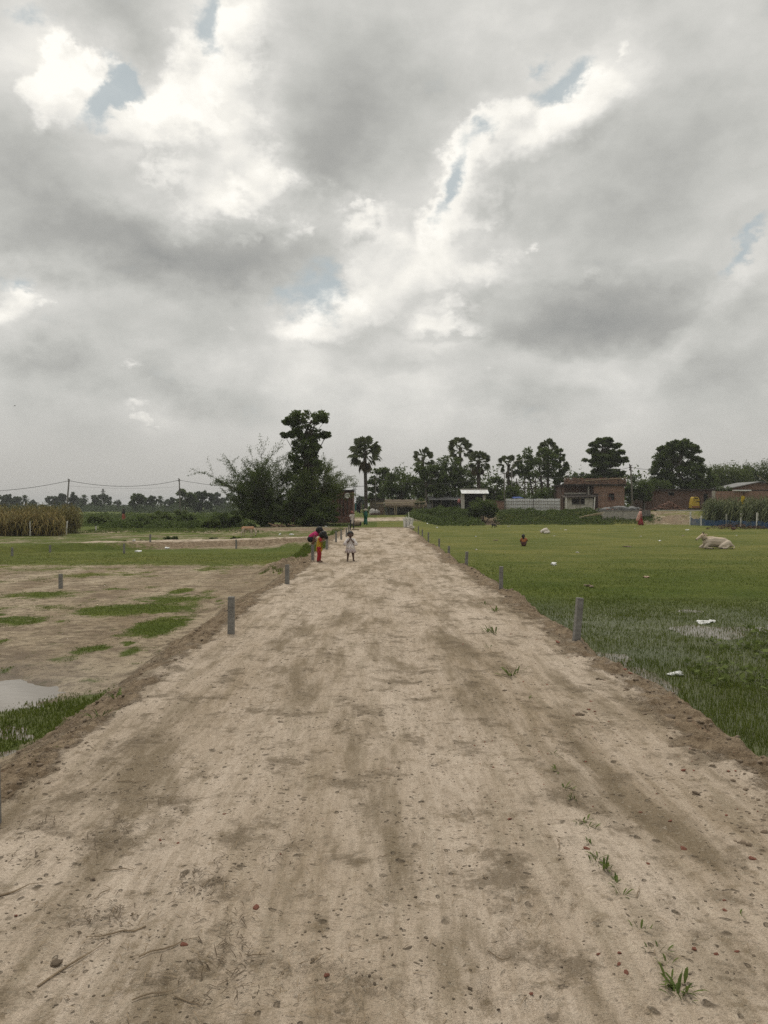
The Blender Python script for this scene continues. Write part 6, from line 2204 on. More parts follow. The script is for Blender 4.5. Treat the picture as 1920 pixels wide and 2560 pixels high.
SKIN = mat('brown_skin', (0.155, 0.085, 0.055), (0.12, 0.062, 0.040), 14, 0.55, 0.0, spec=0.4)
SKIN_DK = mat('dark_brown_skin', (0.10, 0.055, 0.038), (0.075, 0.041, 0.029), 14, 0.55, 0.0, spec=0.4)
HAIR = mat('black_hair', (0.012, 0.010, 0.009), (0.006, 0.005, 0.005), 30, 0.6, 0.01)
EYE = mat('eye_white', (0.6, 0.58, 0.54), (0.55, 0.53, 0.5))
PUPIL = mat('pupil', (0.01, 0.008, 0.007), (0.01, 0.008, 0.007))
LIP = mat('lips', (0.15, 0.05, 0.045), (0.12, 0.04, 0.035))


def head_caps(c, face, r, tilt_up=(0, 0, 1)):
    """skull, jaw, nose and ears as limbs of the body; face = direction the face looks"""
    c, f_ = Vector(c), Vector(face).normalized()
    u = Vector(tilt_up)
    u = (u - f_ * u.dot(f_)).normalized()
    s = f_.cross(u)
    return [(c + u * r * .25 - f_ * r * .12, c + u * r * .2 + f_ * r * .05, r * .86, r * .84), (c - u * r * .1 + f_ * r * .05, c - u * r * .78 + f_ * r * .42, r * .72, r * .34),
            (c + f_ * r * .80 + u * r * .12, c + f_ * r * 1.02 - u * r * .18, r * .08, r * .13), (c + s * r * .84 + u * r * .08, c + s * r * .86 - u * r * .18, r * .13, r * .10),
            (c - s * r * .84 + u * r * .08, c - s * r * .86 - u * r * .18, r * .13, r * .10)]


def face_parts(root, c, face, r, up=(0, 0, 1)):
    c, f_ = Vector(c), Vector(face).normalized()
    u = Vector(up)
    u = (u - f_ * u.dot(f_)).normalized()
    s = f_.cross(u)
    for k in (-1, 1):
        e = MB().blob(c + f_ * r * .78 + u * r * .05 + s * r * .32 * k, r * .10, 1, 0, 2).build('eye', EYE, root, smooth=True)
        MB().blob(c + f_ * r * .855 + u * r * .05 + s * r * .32 * k, r * .066, 1, 0, 1).build('pupil', PUPIL, e, smooth=True)
        MB().tube([c + f_ * r * .84 + u * r * .30 + s * r * .16 * k, c + f_ * r * .80 + u * r * .33 + s * r * .48 * k], r * .05, 5).build('eyebrow', HAIR, root)
    MB().tube([c + f_ * r * .84 - u * r * .50 - s * r * .2, c + f_ * r * .90 - u * r * .52, c + f_ * r * .84 - u * r * .50 + s * r * .2], [r * .04, r * .085, r * .04], 6).build('mouth', LIP, root, smooth=True)


def skirt(name, root, rings, m, n=26, fold=0.08, seed=0):
    """cloth hanging in folds: rings of (centre, rx, ry)"""
    V, F = [], []
    for j, (c, rx, ry) in enumerate(rings):
        t = j / (len(rings) - 1)
        for i in range(n):
            a = 2 * math.pi * i / n
            k = 1 + fold * t * math.sin(a * 7 + seed) + fold * .5 * t * math.sin(a * 11 + seed * 2)
            V.append((c[0] + math.cos(a) * rx * k, c[1] + math.sin(a) * ry * k, c[2] + 0.012 * t * math.sin(a * 5 + seed)))
    for j in range(len(rings) - 1):
        for i in range(n):
            F.append((j * n + i, j * n + (i + 1) % n, (j + 1) * n + (i + 1) % n, (j + 1) * n + i))
    o = link(name, np_mesh(name, np.array(V), F, m, True), root)
    md = o.modifiers.new('thickness', 'SOLIDIFY')
    md.thickness = 0.006
    return o


def person(loc, rz, label, s=1.0):
    o = empty('person', loc, rz, label, 'person')
    o.scale = (s, s, s)
    return o


# ---- small child in a white frock, hands held to the mouth, facing the camera
g = GY(876, 1403, 0.0)
rt = person(g, R(4), 'small child in a white patterned frock standing on the road, hands at the mouth')
FW = Vector((0, -1, 0))
hc = (0.0, -0.012, 0.775)
arms = []
for k in (-1, 1):
    sh, elb, wr = Vector((.095 * k, 0, .625)), Vector((.135 * k, -.055, .525)), Vector((.045 * k, -.118, .615))
    arms += [(sh, elb, .034, .027), (elb, wr, .026, .020)] + hand(wr, Vector((-.35 * k, -.15, .6)), Vector((-.5 * k, .8, 0)), 0.085)
legs = []
for k, fx in ((-1, -.082), (1, .092)):
    hip, kn, an = Vector((.048 * k, 0, .38)), Vector((fx * .85, -.012, .205)), Vector((fx, .01, .048))
    legs += [(hip, kn, .060, .040), (kn, an, .038, .024)] + foot(an, (k * .35, -1, 0), 0.125)
fuse('body', [((0, 0, .39), (0, 0, .50), .085, .085), ((0, 0, .50), (0, 0, .615), .085, .078), ((-.07, 0, .625), (.07, 0, .625), .042, .042), ((0, 0, .63), (0, -.006, .70), .036, .036)]
     + head_caps(hc, (0, -1, -.12), .088) + arms + legs, SKIN_DK, rt, 0.0055, 3)
face_parts(rt, hc, (0, -1, -.12), .088)
fuse('hair', [((0, .018, .812), (0, .022, .80), .090, .092), ((-.05, .02, .80), (-.055, .02, .765), .055, .04), ((.05, .02, .80), (.055, .02, .765), .055, .04), ((-.03, -.045, .835), (.03, -.045, .835), .038, .038)], HAIR, rt, 0.008, 3)


def print_mat(name, base, spot, scale=16, thr=(0.42, 0.5)):
    m, N, bs = new_mat(name)
    co = objco(N)
    N.put(bs.inputs['Base Color'], N.mix(N.mr(N.voronoi(co, scale), thr[0], thr[1], 1, 0), base, spot))
    bs.inputs['Roughness'].default_value = 0.9
    return m


FROCK = print_mat('white_printed_cotton', (0.62, 0.58, 0.55), (0.30, 0.19, 0.19), 30, (0.30, 0.36))
FROCK2 = print_mat('flowered_hem', (0.46, 0.40, 0.38), (0.18, 0.10, 0.11), 42, (0.36, 0.46))
fuse('bodice', [((0, 0, .45), (0, 0, .52), .104, .100), ((0, 0, .52), (0, 0, .615), .098, .088), ((-.075, 0, .628), (.075, 0, .628), .048, .048)]
     + [c for k in (-1, 1) for c in (((.09 * k, 0, .628), (.14 * k, -.045, .535), .050, .062), ((.135 * k, -.05, .545), (.155 * k, -.055, .51), .055, .062))], FROCK, rt, 0.007, 3)
skirt('skirt', rt, [((0, 0, .50), .104, .098), ((0, 0, .42), .118, .110), ((0, 0, .36), .130, .118)], FROCK, 30, .05, 1)
skirt('hem', rt, [((0, 0, .362), .131, .119), ((0, 0, .31), .146, .132), ((0, 0, .255), .158, .142)], FROCK2, 34, .10, 2)

# ---- girl in yellow tunic and red leggings bending under the weight of her friend
g = GY(797, 1406, 0.0)
rt = person(g, 0.0, 'girl in yellow tunic and red leggings bowing her head beside the marker post')
hc = Vector((.135, -.03, .775))
legs = []
for k in (-1, 1):
    hip, kn, an = Vector((.01, .045 * k, .40)), Vector((.018 + .01 * k, .045 * k, .215)), Vector((.0 + .02 * k, .045 * k, .05))
    legs += [(hip, kn, .062, .042), (kn, an, .040, .026)] + foot(an, (1, -.25, 0), 0.13)
arms = []
for k, elb, wr in ((-1, Vector((.08, -.13, .60)), Vector((.16, -.10, .64))), (1, Vector((.09, .12, .62)), Vector((.16, .09, .66)))):
    sh = Vector((.045, .085 * k, .665))
    arms += [(sh, elb, .034, .027), (elb, wr, .026, .020)] + hand(wr, Vector((.5, 0, .5)), Vector((0, -k, 0)), .085)
fuse('body', [((.01, 0, .41), (.02, 0, .53), .080, .080), ((.02, 0, .53), (.045, 0, .655), .082, .076), ((.045, -.06, .66), (.045, .06, .66), .042, .042), ((.05, 0, .67), (.11, -.015, .73), .036, .036)]
     + head_caps(hc, (.75, -.35, -.75), .088) + arms + legs, SKIN, rt, 0.0055, 3)
face_parts(rt, hc, (.75, -.35, -.75), .088)
RED = mat('red_cotton', (0.33, 0.022, 0.026), (0.22, 0.014, 0.018), 12, 0.9, 0.003)
YELLOW = mat('yellow_cotton', (0.42, 0.25, 0.022), (0.31, 0.175, 0.016), 10, 0.9, 0.003)
fuse('leggings', [c for k in (-1, 1) for c in (((.01, .045 * k, .40), (.018 + .01 * k, .045 * k, .215), .070, .050), ((.018 + .01 * k, .045 * k, .215), (.0 + .02 * k, .045 * k, .07), .048, .040))], RED, rt, 0.007, 3)
fuse('tunic', [((.01, 0, .36), (.015, 0, .45), .098, .094), ((.015, 0, .45), (.025, 0, .55), .094, .090), ((.025, 0, .55), (.045, 0, .65), .090, .084)], YELLOW, rt, 0.007, 3)
mk = MB()
for i in range(5):                                                  # dark print down the tunic
    mk.box((.085 + .006 * i, -.072 + .002 * (i % 2), .42 + .045 * i), (.036, .010, .020), R(40), (0, R(20 if i % 2 else -30)))
mk.build('print', mat('dark_print', (0.06, 0.035, 0.01), (0.05, 0.03, 0.01)), rt)
fuse('sleeves', [((.045, -.07, .67), (.045, .07, .67), .052, .052)] + [((.045, .085 * k, .665), (.068, .113 * k, .625), .046, .044) for k in (-1, 1)], RED, rt, 0.007, 3)
fuse('hair', [(hc + Vector((-.025, .01, .02)), hc + Vector((.01, 0, .045)), .098, .092), (hc + Vector((.02, -.02, .02)), hc + Vector((.09, -.03, -.06)), .075, .055), (hc + Vector((-.06, 0, 0)), hc + Vector((-.07, .0, -.08)), .06, .04)], HAIR, rt, 0.008, 3)

# ---- girl in pink squatting on the marker post, leaning over her friend
gp = GY(782, 1403, 0.0)
rt = person(Vector((gp.x, gp.y, gp.z + 0.45)), 0.0, 'girl in pink top and black shorts squatting on a marker post, leaning over her friend')
hc = Vector((.205, -.01, .415))
legs = []
for k in (-1, 1):
    hip, kn, an = Vector((-.055, .055 * k, .18)), Vector((.075, .070 * k - .02, .125)), Vector((-.012, .028 * k, .050))
    legs += [(hip, kn, .060, .042), (kn, an, .040, .026)] + foot(an, (1, .1 * k, 0), 0.11)
arms = []
sh, elb, wr = Vector((.095, -.095, .335)), Vector((.05, -.135, .215)), Vector((.005, -.105, .10))
arms += [(sh, elb, .032, .026), (elb, wr, .025, .019)] + hand(wr, Vector((-.1, .2, -1)), Vector((0, 1, 0)), .085)
sh, elb, wr = Vector((.10, .09, .335)), Vector((.19, .10, .27)), Vector((.24, .06, .22))
arms += [(sh, elb, .032, .026), (elb, wr, .025, .019)] + hand(wr, Vector((.4, -.4, -.6)), Vector((0, -1, 0)), .085)
fuse('body', [((-.06, 0, .19), (.0, 0, .25), .082, .080), ((.0, 0, .25), (.095, 0, .32), .080, .076), ((.10, -.06, .335), (.10, .06, .335), .040, .040), ((.11, 0, .34), (.17, 0, .39), .036, .036)]
     + head_caps(hc, (.8, -.2, -.6), .086) + arms + legs, SKIN, rt, 0.0055, 3)
face_parts(rt, hc, (.8, -.2, -.6), .086)
PINK = mat('magenta_cotton', (0.44, 0.028, 0.13), (0.32, 0.018, 0.09), 10, 0.9, 0.003)
BLACK = mat('black_cotton', (0.014, 0.013, 0.015), (0.009, 0.008, 0.010), 10, 0.9, 0.003)
fuse('top', [((-.035, 0, .235), (.02, 0, .275), .096, .092), ((.02, 0, .275), (.095, 0, .325), .092, .086), ((.10, -.07, .335), (.10, .07, .335), .050, .050)]
     + [((.10, .09 * k, .335), (.09, .105 * k, .295), .044, .042) for k in (-1, 1)], PINK, rt, 0.007, 3)
fuse('shorts', [((-.065, 0, .175), (-.02, 0, .215), .100, .094)] + [((-.055, .055 * k, .18), (.02, .064 * k - .012, .15), .072, .060) for k in (-1, 1)], BLACK, rt, 0.007, 3)
fuse('hair', [(hc + Vector((-.025, .01, .02)), hc + Vector((.0, 0, .04)), .100, .096), (hc + Vector((-.03, .0, .0)), hc + Vector((-.05, .02, -.07)), .07, .05), (hc + Vector((.03, 0, .05)), hc + Vector((.085, 0, -.01)), .06, .045)], HAIR, rt, 0.008, 3)

# ---- girl squatting in the pasture, back to the camera
g = GY(1310, 1366, FIELD)
rt = person(g, R(-10), 'girl in an orange top squatting in the pasture with her back turned', 1.0)
hc = Vector((-.02, .05, .45))
legs, arms = [], []
for k in (-1, 1):
    hip, kn, an = Vector((.055 * k, -.01, .13)), Vector((.12 * k, .20, .27)), Vector((.075 * k, .13, .05))
    legs += [(hip, kn, .068, .046), (kn, an, .042, .028)] + foot(an, (.2 * k, 1, 0), .15)
for k, elb, wr in ((-1, Vector((-.16, .07, .22)), Vector((-.11, .22, .24))), (1, Vector((.185, .06, .25)), Vector((.12, .2, .27)))):
    sh = Vector((.105 * k, .05, .33))
    arms += [(sh, elb, .036, .030), (elb, wr, .028, .022)] + hand(wr, Vector((-.3 * k, .8, 0)), Vector((0, 0, -1)), .1)
fuse('body', [((0, -.02, .12), (0, .0, .2), .10, .095), ((0, 0, .2), (0, .045, .32), .092, .082), ((-.075, .05, .335), (.075, .05, .335), .044, .044), ((0, .05, .34), (-.01, .05, .40), .038, .038)]
     + head_caps(hc, (.1, 1, -.1), .078) + arms + legs, SKIN_DK, rt, 0.009, 3)
ORANGE = mat('orange_cotton', (0.33, 0.125, 0.045), (0.24, 0.085, 0.032), 10, 0.9, 0.003)
fuse('top', [((0, -.01, .17), (0, .0, .22), .108, .106), ((0, 0, .22), (0, .045, .32), .104, .094), ((-.08, .05, .335), (.08, .05, .335), .056, .056)] + [((.105 * k, .05, .33), (.135 * k, .06, .28), .05, .05) for k in (-1, 1)], ORANGE, rt, 0.009, 3)
fuse('skirt', [((0, -.03, .10), (0, -.01, .15), .118, .116)] + [((.055 * k, 0, .13), (.11 * k, .17, .25), .085, .06) for k in (-1, 1)], mat('dull_plum_cotton', (0.085, 0.035, 0.030), (0.06, 0.026, 0.022)), rt, 0.009, 3)
fuse('hair', [(hc + Vector((0, -.015, .015)), hc + Vector((0, 0, .035)), .086, .082), (hc + Vector((0, -.05, 0)), hc + Vector((.01, -.075, -.10)), .06, .045)], HAIR, rt, 0.009, 3)
face_parts(rt, hc, (.1, 1, -.1), .078)


# ---- standing grown figures further off
def standing(loc, rz, label, h, pose, top, bottom, skin=SKIN_DK, vox=0.014, head_extra=None, long_skirt=True, hair=True, sleeves=True, trousers=None):
    """adult figure 1.6 m tall scaled to h, facing local -y"""
    rt = person(loc, rz, label, h / 1.6)
    hc = Vector(pose.get('head', (0, -.02, 1.48)))
    fc = Vector(pose.get('face', (0, -1, -.05)))
    arms, legs, slv = [], [], []
    for k, nm in ((-1, 'R'), (1, 'L')):
        sh = Vector((.165 * k, 0, 1.29))
        elb = Vector(pose.get('el' + nm, (.21 * k, .0, 1.03)))
        wr = Vector(pose.get('wr' + nm, (.20 * k, -.06, .80)))
        arms += [(sh, elb, .048, .038), (elb, wr, .037, .027)] + hand(wr, (wr - elb), Vector((-k, 0, 0.01)), .16)
        slv.append((sh, sh.lerp(elb, .75), .062, .058))
        st = pose.get('step', .10)
        hip, kn, an = Vector((.085 * k, 0, .82)), Vector((.09 * k, -.02 - st * .6 * k, .45)), Vector((.09 * k, st * -1.0 * k, .08))
        legs += [(hip, kn, .085, .058), (kn, an, .056, .036)] + foot(an, (0, -1, 0), .22)
    fuse('body', [((0, 0, .84), (0, 0, 1.0), .125, .12), ((0, 0, 1.0), (0, 0, 1.24), .12, .125), ((-.12, 0, 1.29), (.12, 0, 1.29), .06, .06), ((0, 0, 1.30), (hc.x * .6, hc.y * .6, 1.40), .05, .05)]
         + head_caps(hc, fc, .105) + arms + legs, skin, rt, vox, 3)
    face_parts(rt, hc, fc, .105)
    fuse('shirt', [((0, 0, .86 if trousers is None else .66), (0, 0, 1.0), .148, .14), ((0, 0, 1.0), (0, 0, 1.23), .138, .142), ((-.13, 0, 1.28), (.13, 0, 1.28), .075, .075)] + (slv if sleeves else []), top, rt, vox, 3)
    if trousers is not None:
        fuse('trousers', [(Vector(c[0]), Vector(c[1]), c[2] + .016, c[3] + .018) for c in legs if c[2] in (.085, .056)], trousers, rt, vox, 3)
    elif long_skirt:
        st = pose.get('step', .10)
        skirt('skirt', rt, [((0, 0, 1.0), .14, .13), ((0, 0, .80), .19, .165), ((0, 0, .42), .20, .18 + st * .5), ((0, 0, .08), .22, .20 + st)], bottom, 28, .07, 3)
    if hair:
        fuse('hair', [(hc + Vector((0, .025, .03)), hc + Vector((0, .02, .045)), .112, .11), (hc + Vector((0, .07, 0)), hc + Vector((0, .09, -.09)), .06, .05)], HAIR, rt, vox, 3)
    return rt


g = GX(880, 51.0)
rt = standing(g, R(35), 'boy in a loose white shirt with a red cap walking on the far road edge', 1.22, {'elR': (-.30, -.10, 1.12), 'wrR': (-.36, .02, 1.24), 'step': .13}, mat('white_cotton', (0.46, 0.42, 0.38), (0.34, 0.31, 0.28)), None, trousers=mat('dark_trousers', (0.03, 0.028, 0.03)), hair=False)
fuse('cap', [((0, .0, 1.56), (0, 0, 1.58), .118, .10), ((0, -.07, 1.545), (0, -.15, 1.53), .07, .05)], mat('red_cap', (0.26, 0.10, 0.085), (0.18, 0.07, 0.06)), rt, 0.014, 3)
g = GX(914, 63.8)
GREEN = mat('green_sari', (0.025, 0.125, 0.085), (0.016, 0.085, 0.060), 6, 0.85, 0.006)
rt = standing(g, R(200), 'woman in a green sari carrying a pale bundle on her head', 1.17, {'elL': (.30, -.02, 1.45), 'wrL': (.16, -.02, 1.66), 'step': .08}, GREEN, GREEN)
skirt('veil', rt, [((0, .03, 1.60), .10, .10), ((0, .05, 1.45), .135, .13), ((0, .06, 1.2), .20, .16), ((0, .05, .75), .21, .17)], GREEN, 22, .06, 4)
o = empty('head_bundle', g + Vector((0, 0, 1.17)), 0, 'pale cloth bundle carried on the head of the woman in green', 'bundle')
fuse('cloth', [((-.10, 0, .06), (.10, 0, .07), .085, .08), ((0, 0, .10), (.02, 0, .12), .09, .07)], mat('pale_bundle_cloth', (0.46, 0.42, 0.34), (0.33, 0.29, 0.23)), o, 0.014, 3)
g = GX(1148, 85.0)
rt = standing(g, R(160), 'woman in dark clothes with a pink and red shawl standing beside the whitewashed pillar', 1.35, {'step': .05}, mat('dark_red_cloth', (0.16, 0.025, 0.028), (0.10, 0.018, 0.02)), mat('black_skirt', (0.015, 0.014, 0.016), (0.01, 0.01, 0.012)))
skirt('shawl', rt, [((0, -.01, 1.60), .11, .11), ((0, .02, 1.42), .16, .14), ((0, .03, 1.1), .20, .16)], mat('pink_shawl', (0.45, 0.20, 0.18), (0.33, 0.12, 0.11)), 22, .06, 5)
g = GX(1604, 75.0)
rt = standing(g, R(80), 'woman in a red skirt and long pale pink veil walking across the pasture', 1.38, {'step': .16, 'elL': (.22, -.10, 1.06), 'wrL': (.12, -.26, 1.08)}, mat('salmon_blouse', (0.40, 0.15, 0.13), (0.30, 0.10, 0.09)), mat('red_skirt', (0.30, 0.030, 0.032), (0.21, 0.02, 0.022), 7, 0.9))
skirt('veil', rt, [((0, .02, 1.60), .115, .12), ((0, .06, 1.42), .17, .17), ((0, .13, 1.1), .20, .22), ((.05, .26, .65), .20, .22), ((.06, .34, .45), .16, .14)], mat('pale_pink_veil', (0.58, 0.34, 0.28), (0.46, 0.24, 0.20), 7, 0.9), 24, .08, 6)
g = GX(311, 88.0)
standing(g, R(-30), 'distant figure in dark top and orange skirt standing in the far left crop', 1.55, {'step': .05}, mat('dark_shirt', (0.02, 0.018, 0.02), (0.014, 0.013, 0.014)), mat('orange_skirt', (0.28, 0.085, 0.05), (0.20, 0.06, 0.035)))

# ------------------------------------------------------------------ animals
def coat(name, c1, c2, c3=None, z=(0.3, 0.5), scale=3.0):
    """short hair; c3 colours the upper body"""
    m, N, bs = new_mat(name)
    co = objco(N)
    col = N.mix(N.mr(N.noise(co, scale, 4, 0.6), 0.35, 0.65), c2, c1)
    if c3:
        zz = N.m('ADD', N.sep(co)[2], N.mr(N.noise(co, 5.0, 3, 0.6), 0.3, 0.7, -.1, .1))
        col = N.mix(N.mr(zz, z[0], z[1]), col, c3)
    N.put(bs.inputs['Base Color'], col)
    bs.inputs['Roughness'].default_value = 0.85
    bump(N, bs, N.noise(co, 60, 3, 0.6), 0.004)
    return m


HOOF = mat('hoof', (0.045, 0.035, 0.028), (0.03, 0.024, 0.02))
NOSE = mat('dark_muzzle', (0.03, 0.024, 0.022), (0.02, 0.017, 0.016), spec=0.5)
g = GY(1790, 1373, FIELD)
rt = empty('cow', g, 0, 'large cream cow lying in the pasture, head raised and facing the road', 'cow')
CREAM = coat('cream_hide', (0.50, 0.42, 0.33), (0.40, 0.33, 0.255), (0.47, 0.355, 0.25), (0.46, 0.62))
fuse('body', [((-.30, 0, .30), (-.05, .01, .31), .22, .24), ((-.05, .01, .31), (.28, .02, .28), .24, .245), ((.28, .02, .28), (.60, .04, .215), .245, .185), ((.60, .04, .22), (.72, .05, .17), .16, .12),
              ((-.26, 0, .47), (-.08, .01, .50), .095, .075), ((-.08, .01, .46), (.45, .02, .42), .09, .08), ((.48, .03, .38), (.70, .05, .27), .10, .085),
              ((-.33, 0, .36), (-.50, -.03, .535), .17, .115), ((-.36, -.01, .28), (-.49, -.04, .44), .11, .06), ((-.36, -.02, .16), (-.44, -.04, .34), .07, .05),
              ((-.525, -.04, .60), (-.62, -.06, .565), .092, .085), ((-.62, -.06, .565), (-.80, -.085, .452), .078, .052), ((-.80, -.085, .452), (-.835, -.09, .432), .052, .046),
              ((-.50, -.04, .665), (-.545, -.045, .675), .05, .045),
              ((-.30, -.14, .25), (-.52, -.20, .09), .105, .055), ((-.52, -.20, .085), (-.28, -.235, .055), .05, .036), ((-.28, -.235, .055), (-.20, -.24, .045), .036, .034),
              ((-.28, .15, .22), (-.60, .10, .08), .10, .05), ((-.60, .10, .075), (-.40, .06, .05), .046, .034),
              ((.52, -.12, .24), (.24, -.26, .17), .165, .10), ((.24, -.26, .165), (.10, -.30, .10), .095, .065), ((.10, -.30, .09), (.36, -.34, .06), .055, .042), ((.36, -.34, .055), (.20, -.36, .045), .040, .034),
              ((.55, -.15, .2), (.42, -.30, .08), .10, .055)], CREAM, rt, 0.014, 5)
for k in (-1, 1):
    o = fuse('ear', [((-.495 + .0 * k, -.04 + .085 * k, .632), (-.445, -.04 + .19 * k, .650), .018, .034), ((-.445, -.04 + .19 * k, .650), (-.43, -.04 + .225 * k, .643), .032, .012)], CREAM, rt, 0.008, 3)
    MB().tube([(-.525, -.045 + .05 * k, .69), (-.53, -.045 + .075 * k, .735), (-.525, -.045 + .07 * k, .775)], [.024, .018, .007], 7).build('horn', HOOF, rt, smooth=True)
    MB().blob((-.632, -.058 + .077 * k, .598), .016, 1, 0, 2).build('eye', PUPIL, rt, smooth=True)
fuse('muzzle', [((-.822, -.088, .440), (-.845, -.09, .424), .047, .040)], NOSE, rt, 0.008, 2)
MB().tube([(-.46 + .11 * math.cos(t * .4), -.03 + .12 * math.sin(t * .4), .46 + .06 * math.cos(t * .4)) for t in range(17)], .012, 6, False).build('neck_rope', mat('dark_rope', (0.05, 0.04, 0.035)), rt)
fuse('tail', [((.74, .05, .24), (.85, .0, .15), .03, .024), ((.85, .0, .15), (.86, -.08, .07), .024, .02), ((.86, -.08, .07), (.72, -.2, .03), .02, .018)], CREAM, rt, 0.009, 3)
fuse('tail_tuft', [((.72, -.2, .03), (.55, -.26, .025), .024, .012)], NOSE, rt, 0.009, 3)
for (a, b_) in (((-.20, -.24, .04), (-.15, -.243, .035)), ((-.40, .06, .045), (-.35, .05, .04)), ((.20, -.36, .04), (.14, -.365, .035))):
    MB().tube([a, b_], [.036, .032], 8).build('hoof', HOOF, rt)

# calf grazing on the far left, standing
g = GX(622, 47.0)
rt = empty('calf', g, 0, 'thin brown and white calf grazing behind the earth path', 'calf')
rt.scale = (1.2, 1.2, 1.15)
CALF = coat('brown_white_hide', (0.56, 0.47, 0.37), (0.44, 0.36, 0.28), (0.36, 0.19, 0.10), (0.38, 0.50))
caps = [((-.25, 0, .47), (.0, 0, .44), .095, .105), ((.0, 0, .44), (.20, 0, .455), .105, .095), ((-.30, 0, .50), (.22, 0, .515), .055, .055), ((-.25, 0, .49), (-.34, 0, .46), .08, .05),
        ((.20, 0, .48), (.32, -.02, .40), .075, .052), ((.32, -.02, .40), (.37, -.03, .26), .05, .048), ((.37, -.03, .27), (.36, -.04, .10), .052, .028)]
for k in (-1, 1):
    o = .05 * k
    caps += [((.16, o, .42), (.165 + .03 * k, o * 1.2, .24), .055, .030), ((.165 + .03 * k, o * 1.2, .24), (.16 + .04 * k, o * 1.2, .03), .026, .018),
             ((-.27, o, .43), (-.22 + .05 * k, o * 1.3, .29), .075, .040), ((-.22 + .05 * k, o * 1.3, .29), (-.30 + .05 * k, o * 1.3, .20), .034, .026), ((-.30 + .05 * k, o * 1.3, .20), (-.29 + .05 * k, o * 1.3, .03), .024, .018)]
fuse('body', caps, CALF, rt, 0.011, 4)
for k in (-1, 1):
    fuse('ear', [((.38, -.03 + .045 * k, .29), (.41, -.03 + .11 * k, .27), .014, .022)], CALF, rt, 0.007, 2)
    MB().blob((.40, -.035 + .038 * k, .215), .010, 1, 0, 1).build('eye', PUPIL, rt, smooth=True)
    for x in (.16, -.29):
        MB().tube([(x + (.04 if x > 0 else .05) * k, .062 * k, .035), (x + .012 + (.04 if x > 0 else .05) * k, .062 * k, -.01)], [.02, .024], 7).build('hoof', HOOF, rt)
fuse('tail', [((-.35, 0, .50), (-.38, 0, .36), .016, .013), ((-.38, 0, .36), (-.36, 0, .20), .013, .018)], CALF, rt, 0.008, 2)
fuse('muzzle', [((.36, -.04, .105), (.358, -.042, .075), .029, .026)], NOSE, rt, 0.007, 2)

# white calf lying, seen from behind
g = GY(1363, 1334, FIELD)
rt = empty('calf', g, R(10), 'white calf lying curled on the grass, head turned away to the side', 'calf')
WHITEH = coat('white_hide', (0.60, 0.55, 0.48), (0.48, 0.43, 0.37))
fuse('body', [((-.16, .02, .16), (.08, 0, .20), .12, .165), ((.08, 0, .20), (.22, .02, .15), .165, .12), ((-.06, .03, .27), (.12, 0, .32), .075, .075), ((.2, -.02, .18), (.30, -.04, .08), .09, .07),
              ((-.17, 0, .18), (-.29, -.03, .12), .09, .06), ((-.28, -.03, .13), (-.31, -.11, .06), .058, .034), ((.05, -.14, .10), (-.12, -.18, .045), .085, .04), ((-.12, -.18, .045), (.05, -.2, .035), .035, .028),
              ((.2, -.12, .1), (.08, -.2, .05), .08, .04)], WHITEH, rt, 0.011, 4)
for k in (-1, 1):
    fuse('ear', [((-.29 + .03 * k, -.02, .17), (-.30 + .09 * k, -.02, .20), .016, .02)], WHITEH, rt, 0.008, 2)
    MB().blob((-.30 + .035 * k, -.09, .105), .010, 1, 0, 1).build('eye', PUPIL, rt, smooth=True)
fuse('muzzle', [((-.312, -.12, .055), (-.315, -.135, .045), .034, .03)], mat('pink_muzzle', (0.35, 0.23, 0.19)), rt, 0.008, 2)

# black goat
g = GX(1235, 65.5)
rt = empty('goat', g, R(-15), 'small black goat grazing near the foot of the bank', 'goat')
GOAT = coat('black_hide', (0.016, 0.014, 0.013), (0.010, 0.009, 0.009))
caps = [((-.13, 0, .30), (.10, 0, .28), .085, .085), ((.10, 0, .28), (.20, 0, .22), .06, .045), ((.20, 0, .22), (.27, 0, .12), .05, .025), ((-.18, 0, .33), (-.21, 0, .36), .025, .02)]
for k in (-1, 1):
    caps += [((.08, .045 * k, .25), (.09 + .02 * k, .05 * k, .13), .038, .02), ((.09 + .02 * k, .05 * k, .13), (.085 + .03 * k, .05 * k, .0), .018, .014), ((-.14, .045 * k, .26), (-.11, .05 * k, .17), .05, .026),
             ((-.11, .05 * k, .17), (-.15 + .02 * k, .05 * k, .11), .022, .018), ((-.15 + .02 * k, .05 * k, .11), (-.14 + .03 * k, .05 * k, .0), .016, .013)]
fuse('body', caps, GOAT, rt, 0.010, 3)
for k in (-1, 1):
    MB().tube([(.20, .02 * k, .255), (.17, .03 * k, .31)], [.012, .004], 5).build('horn', HOOF, rt)
    MB().add([(.215, .035 * k, .21), (.225, .10 * k, .17), (.235, .06 * k, .19)], [(0, 1, 2)]).build('ear', GOAT, rt)

# hen-like brown bird by the net fence
g = GY(1836, 1331, FIELD)
rt = empty('hen', g, R(190), 'brown hen pecking in the grass near the blue net fence', 'hen')
HEN = coat('brown_feathers', (0.12, 0.045, 0.025), (0.05, 0.022, 0.015), scale=9)
fuse('body', [((-.10, 0, .17), (.06, 0, .18), .10, .085), ((-.14, 0, .20), (-.24, 0, .14), .07, .025), ((.08, 0, .22), (.12, 0, .32), .05, .032), ((.12, 0, .32), (.14, 0, .34), .036, .03)], HEN, rt, 0.009, 3)
MB().tube([(.165, 0, .335), (.20, 0, .325)], [.012, .003], 5).build('beak', mat('beak', (0.35, 0.25, 0.1)), rt)
MB().box((.14, 0, .385), (.05, .008, .03)).build('comb', RED, rt)
for k in (-1, 1):
    MB().tube([(0, .035 * k, .10), (.01, .035 * k, -.01)], .008, 5).build('leg', mat('beak', (0.35, 0.25, 0.1)), rt)

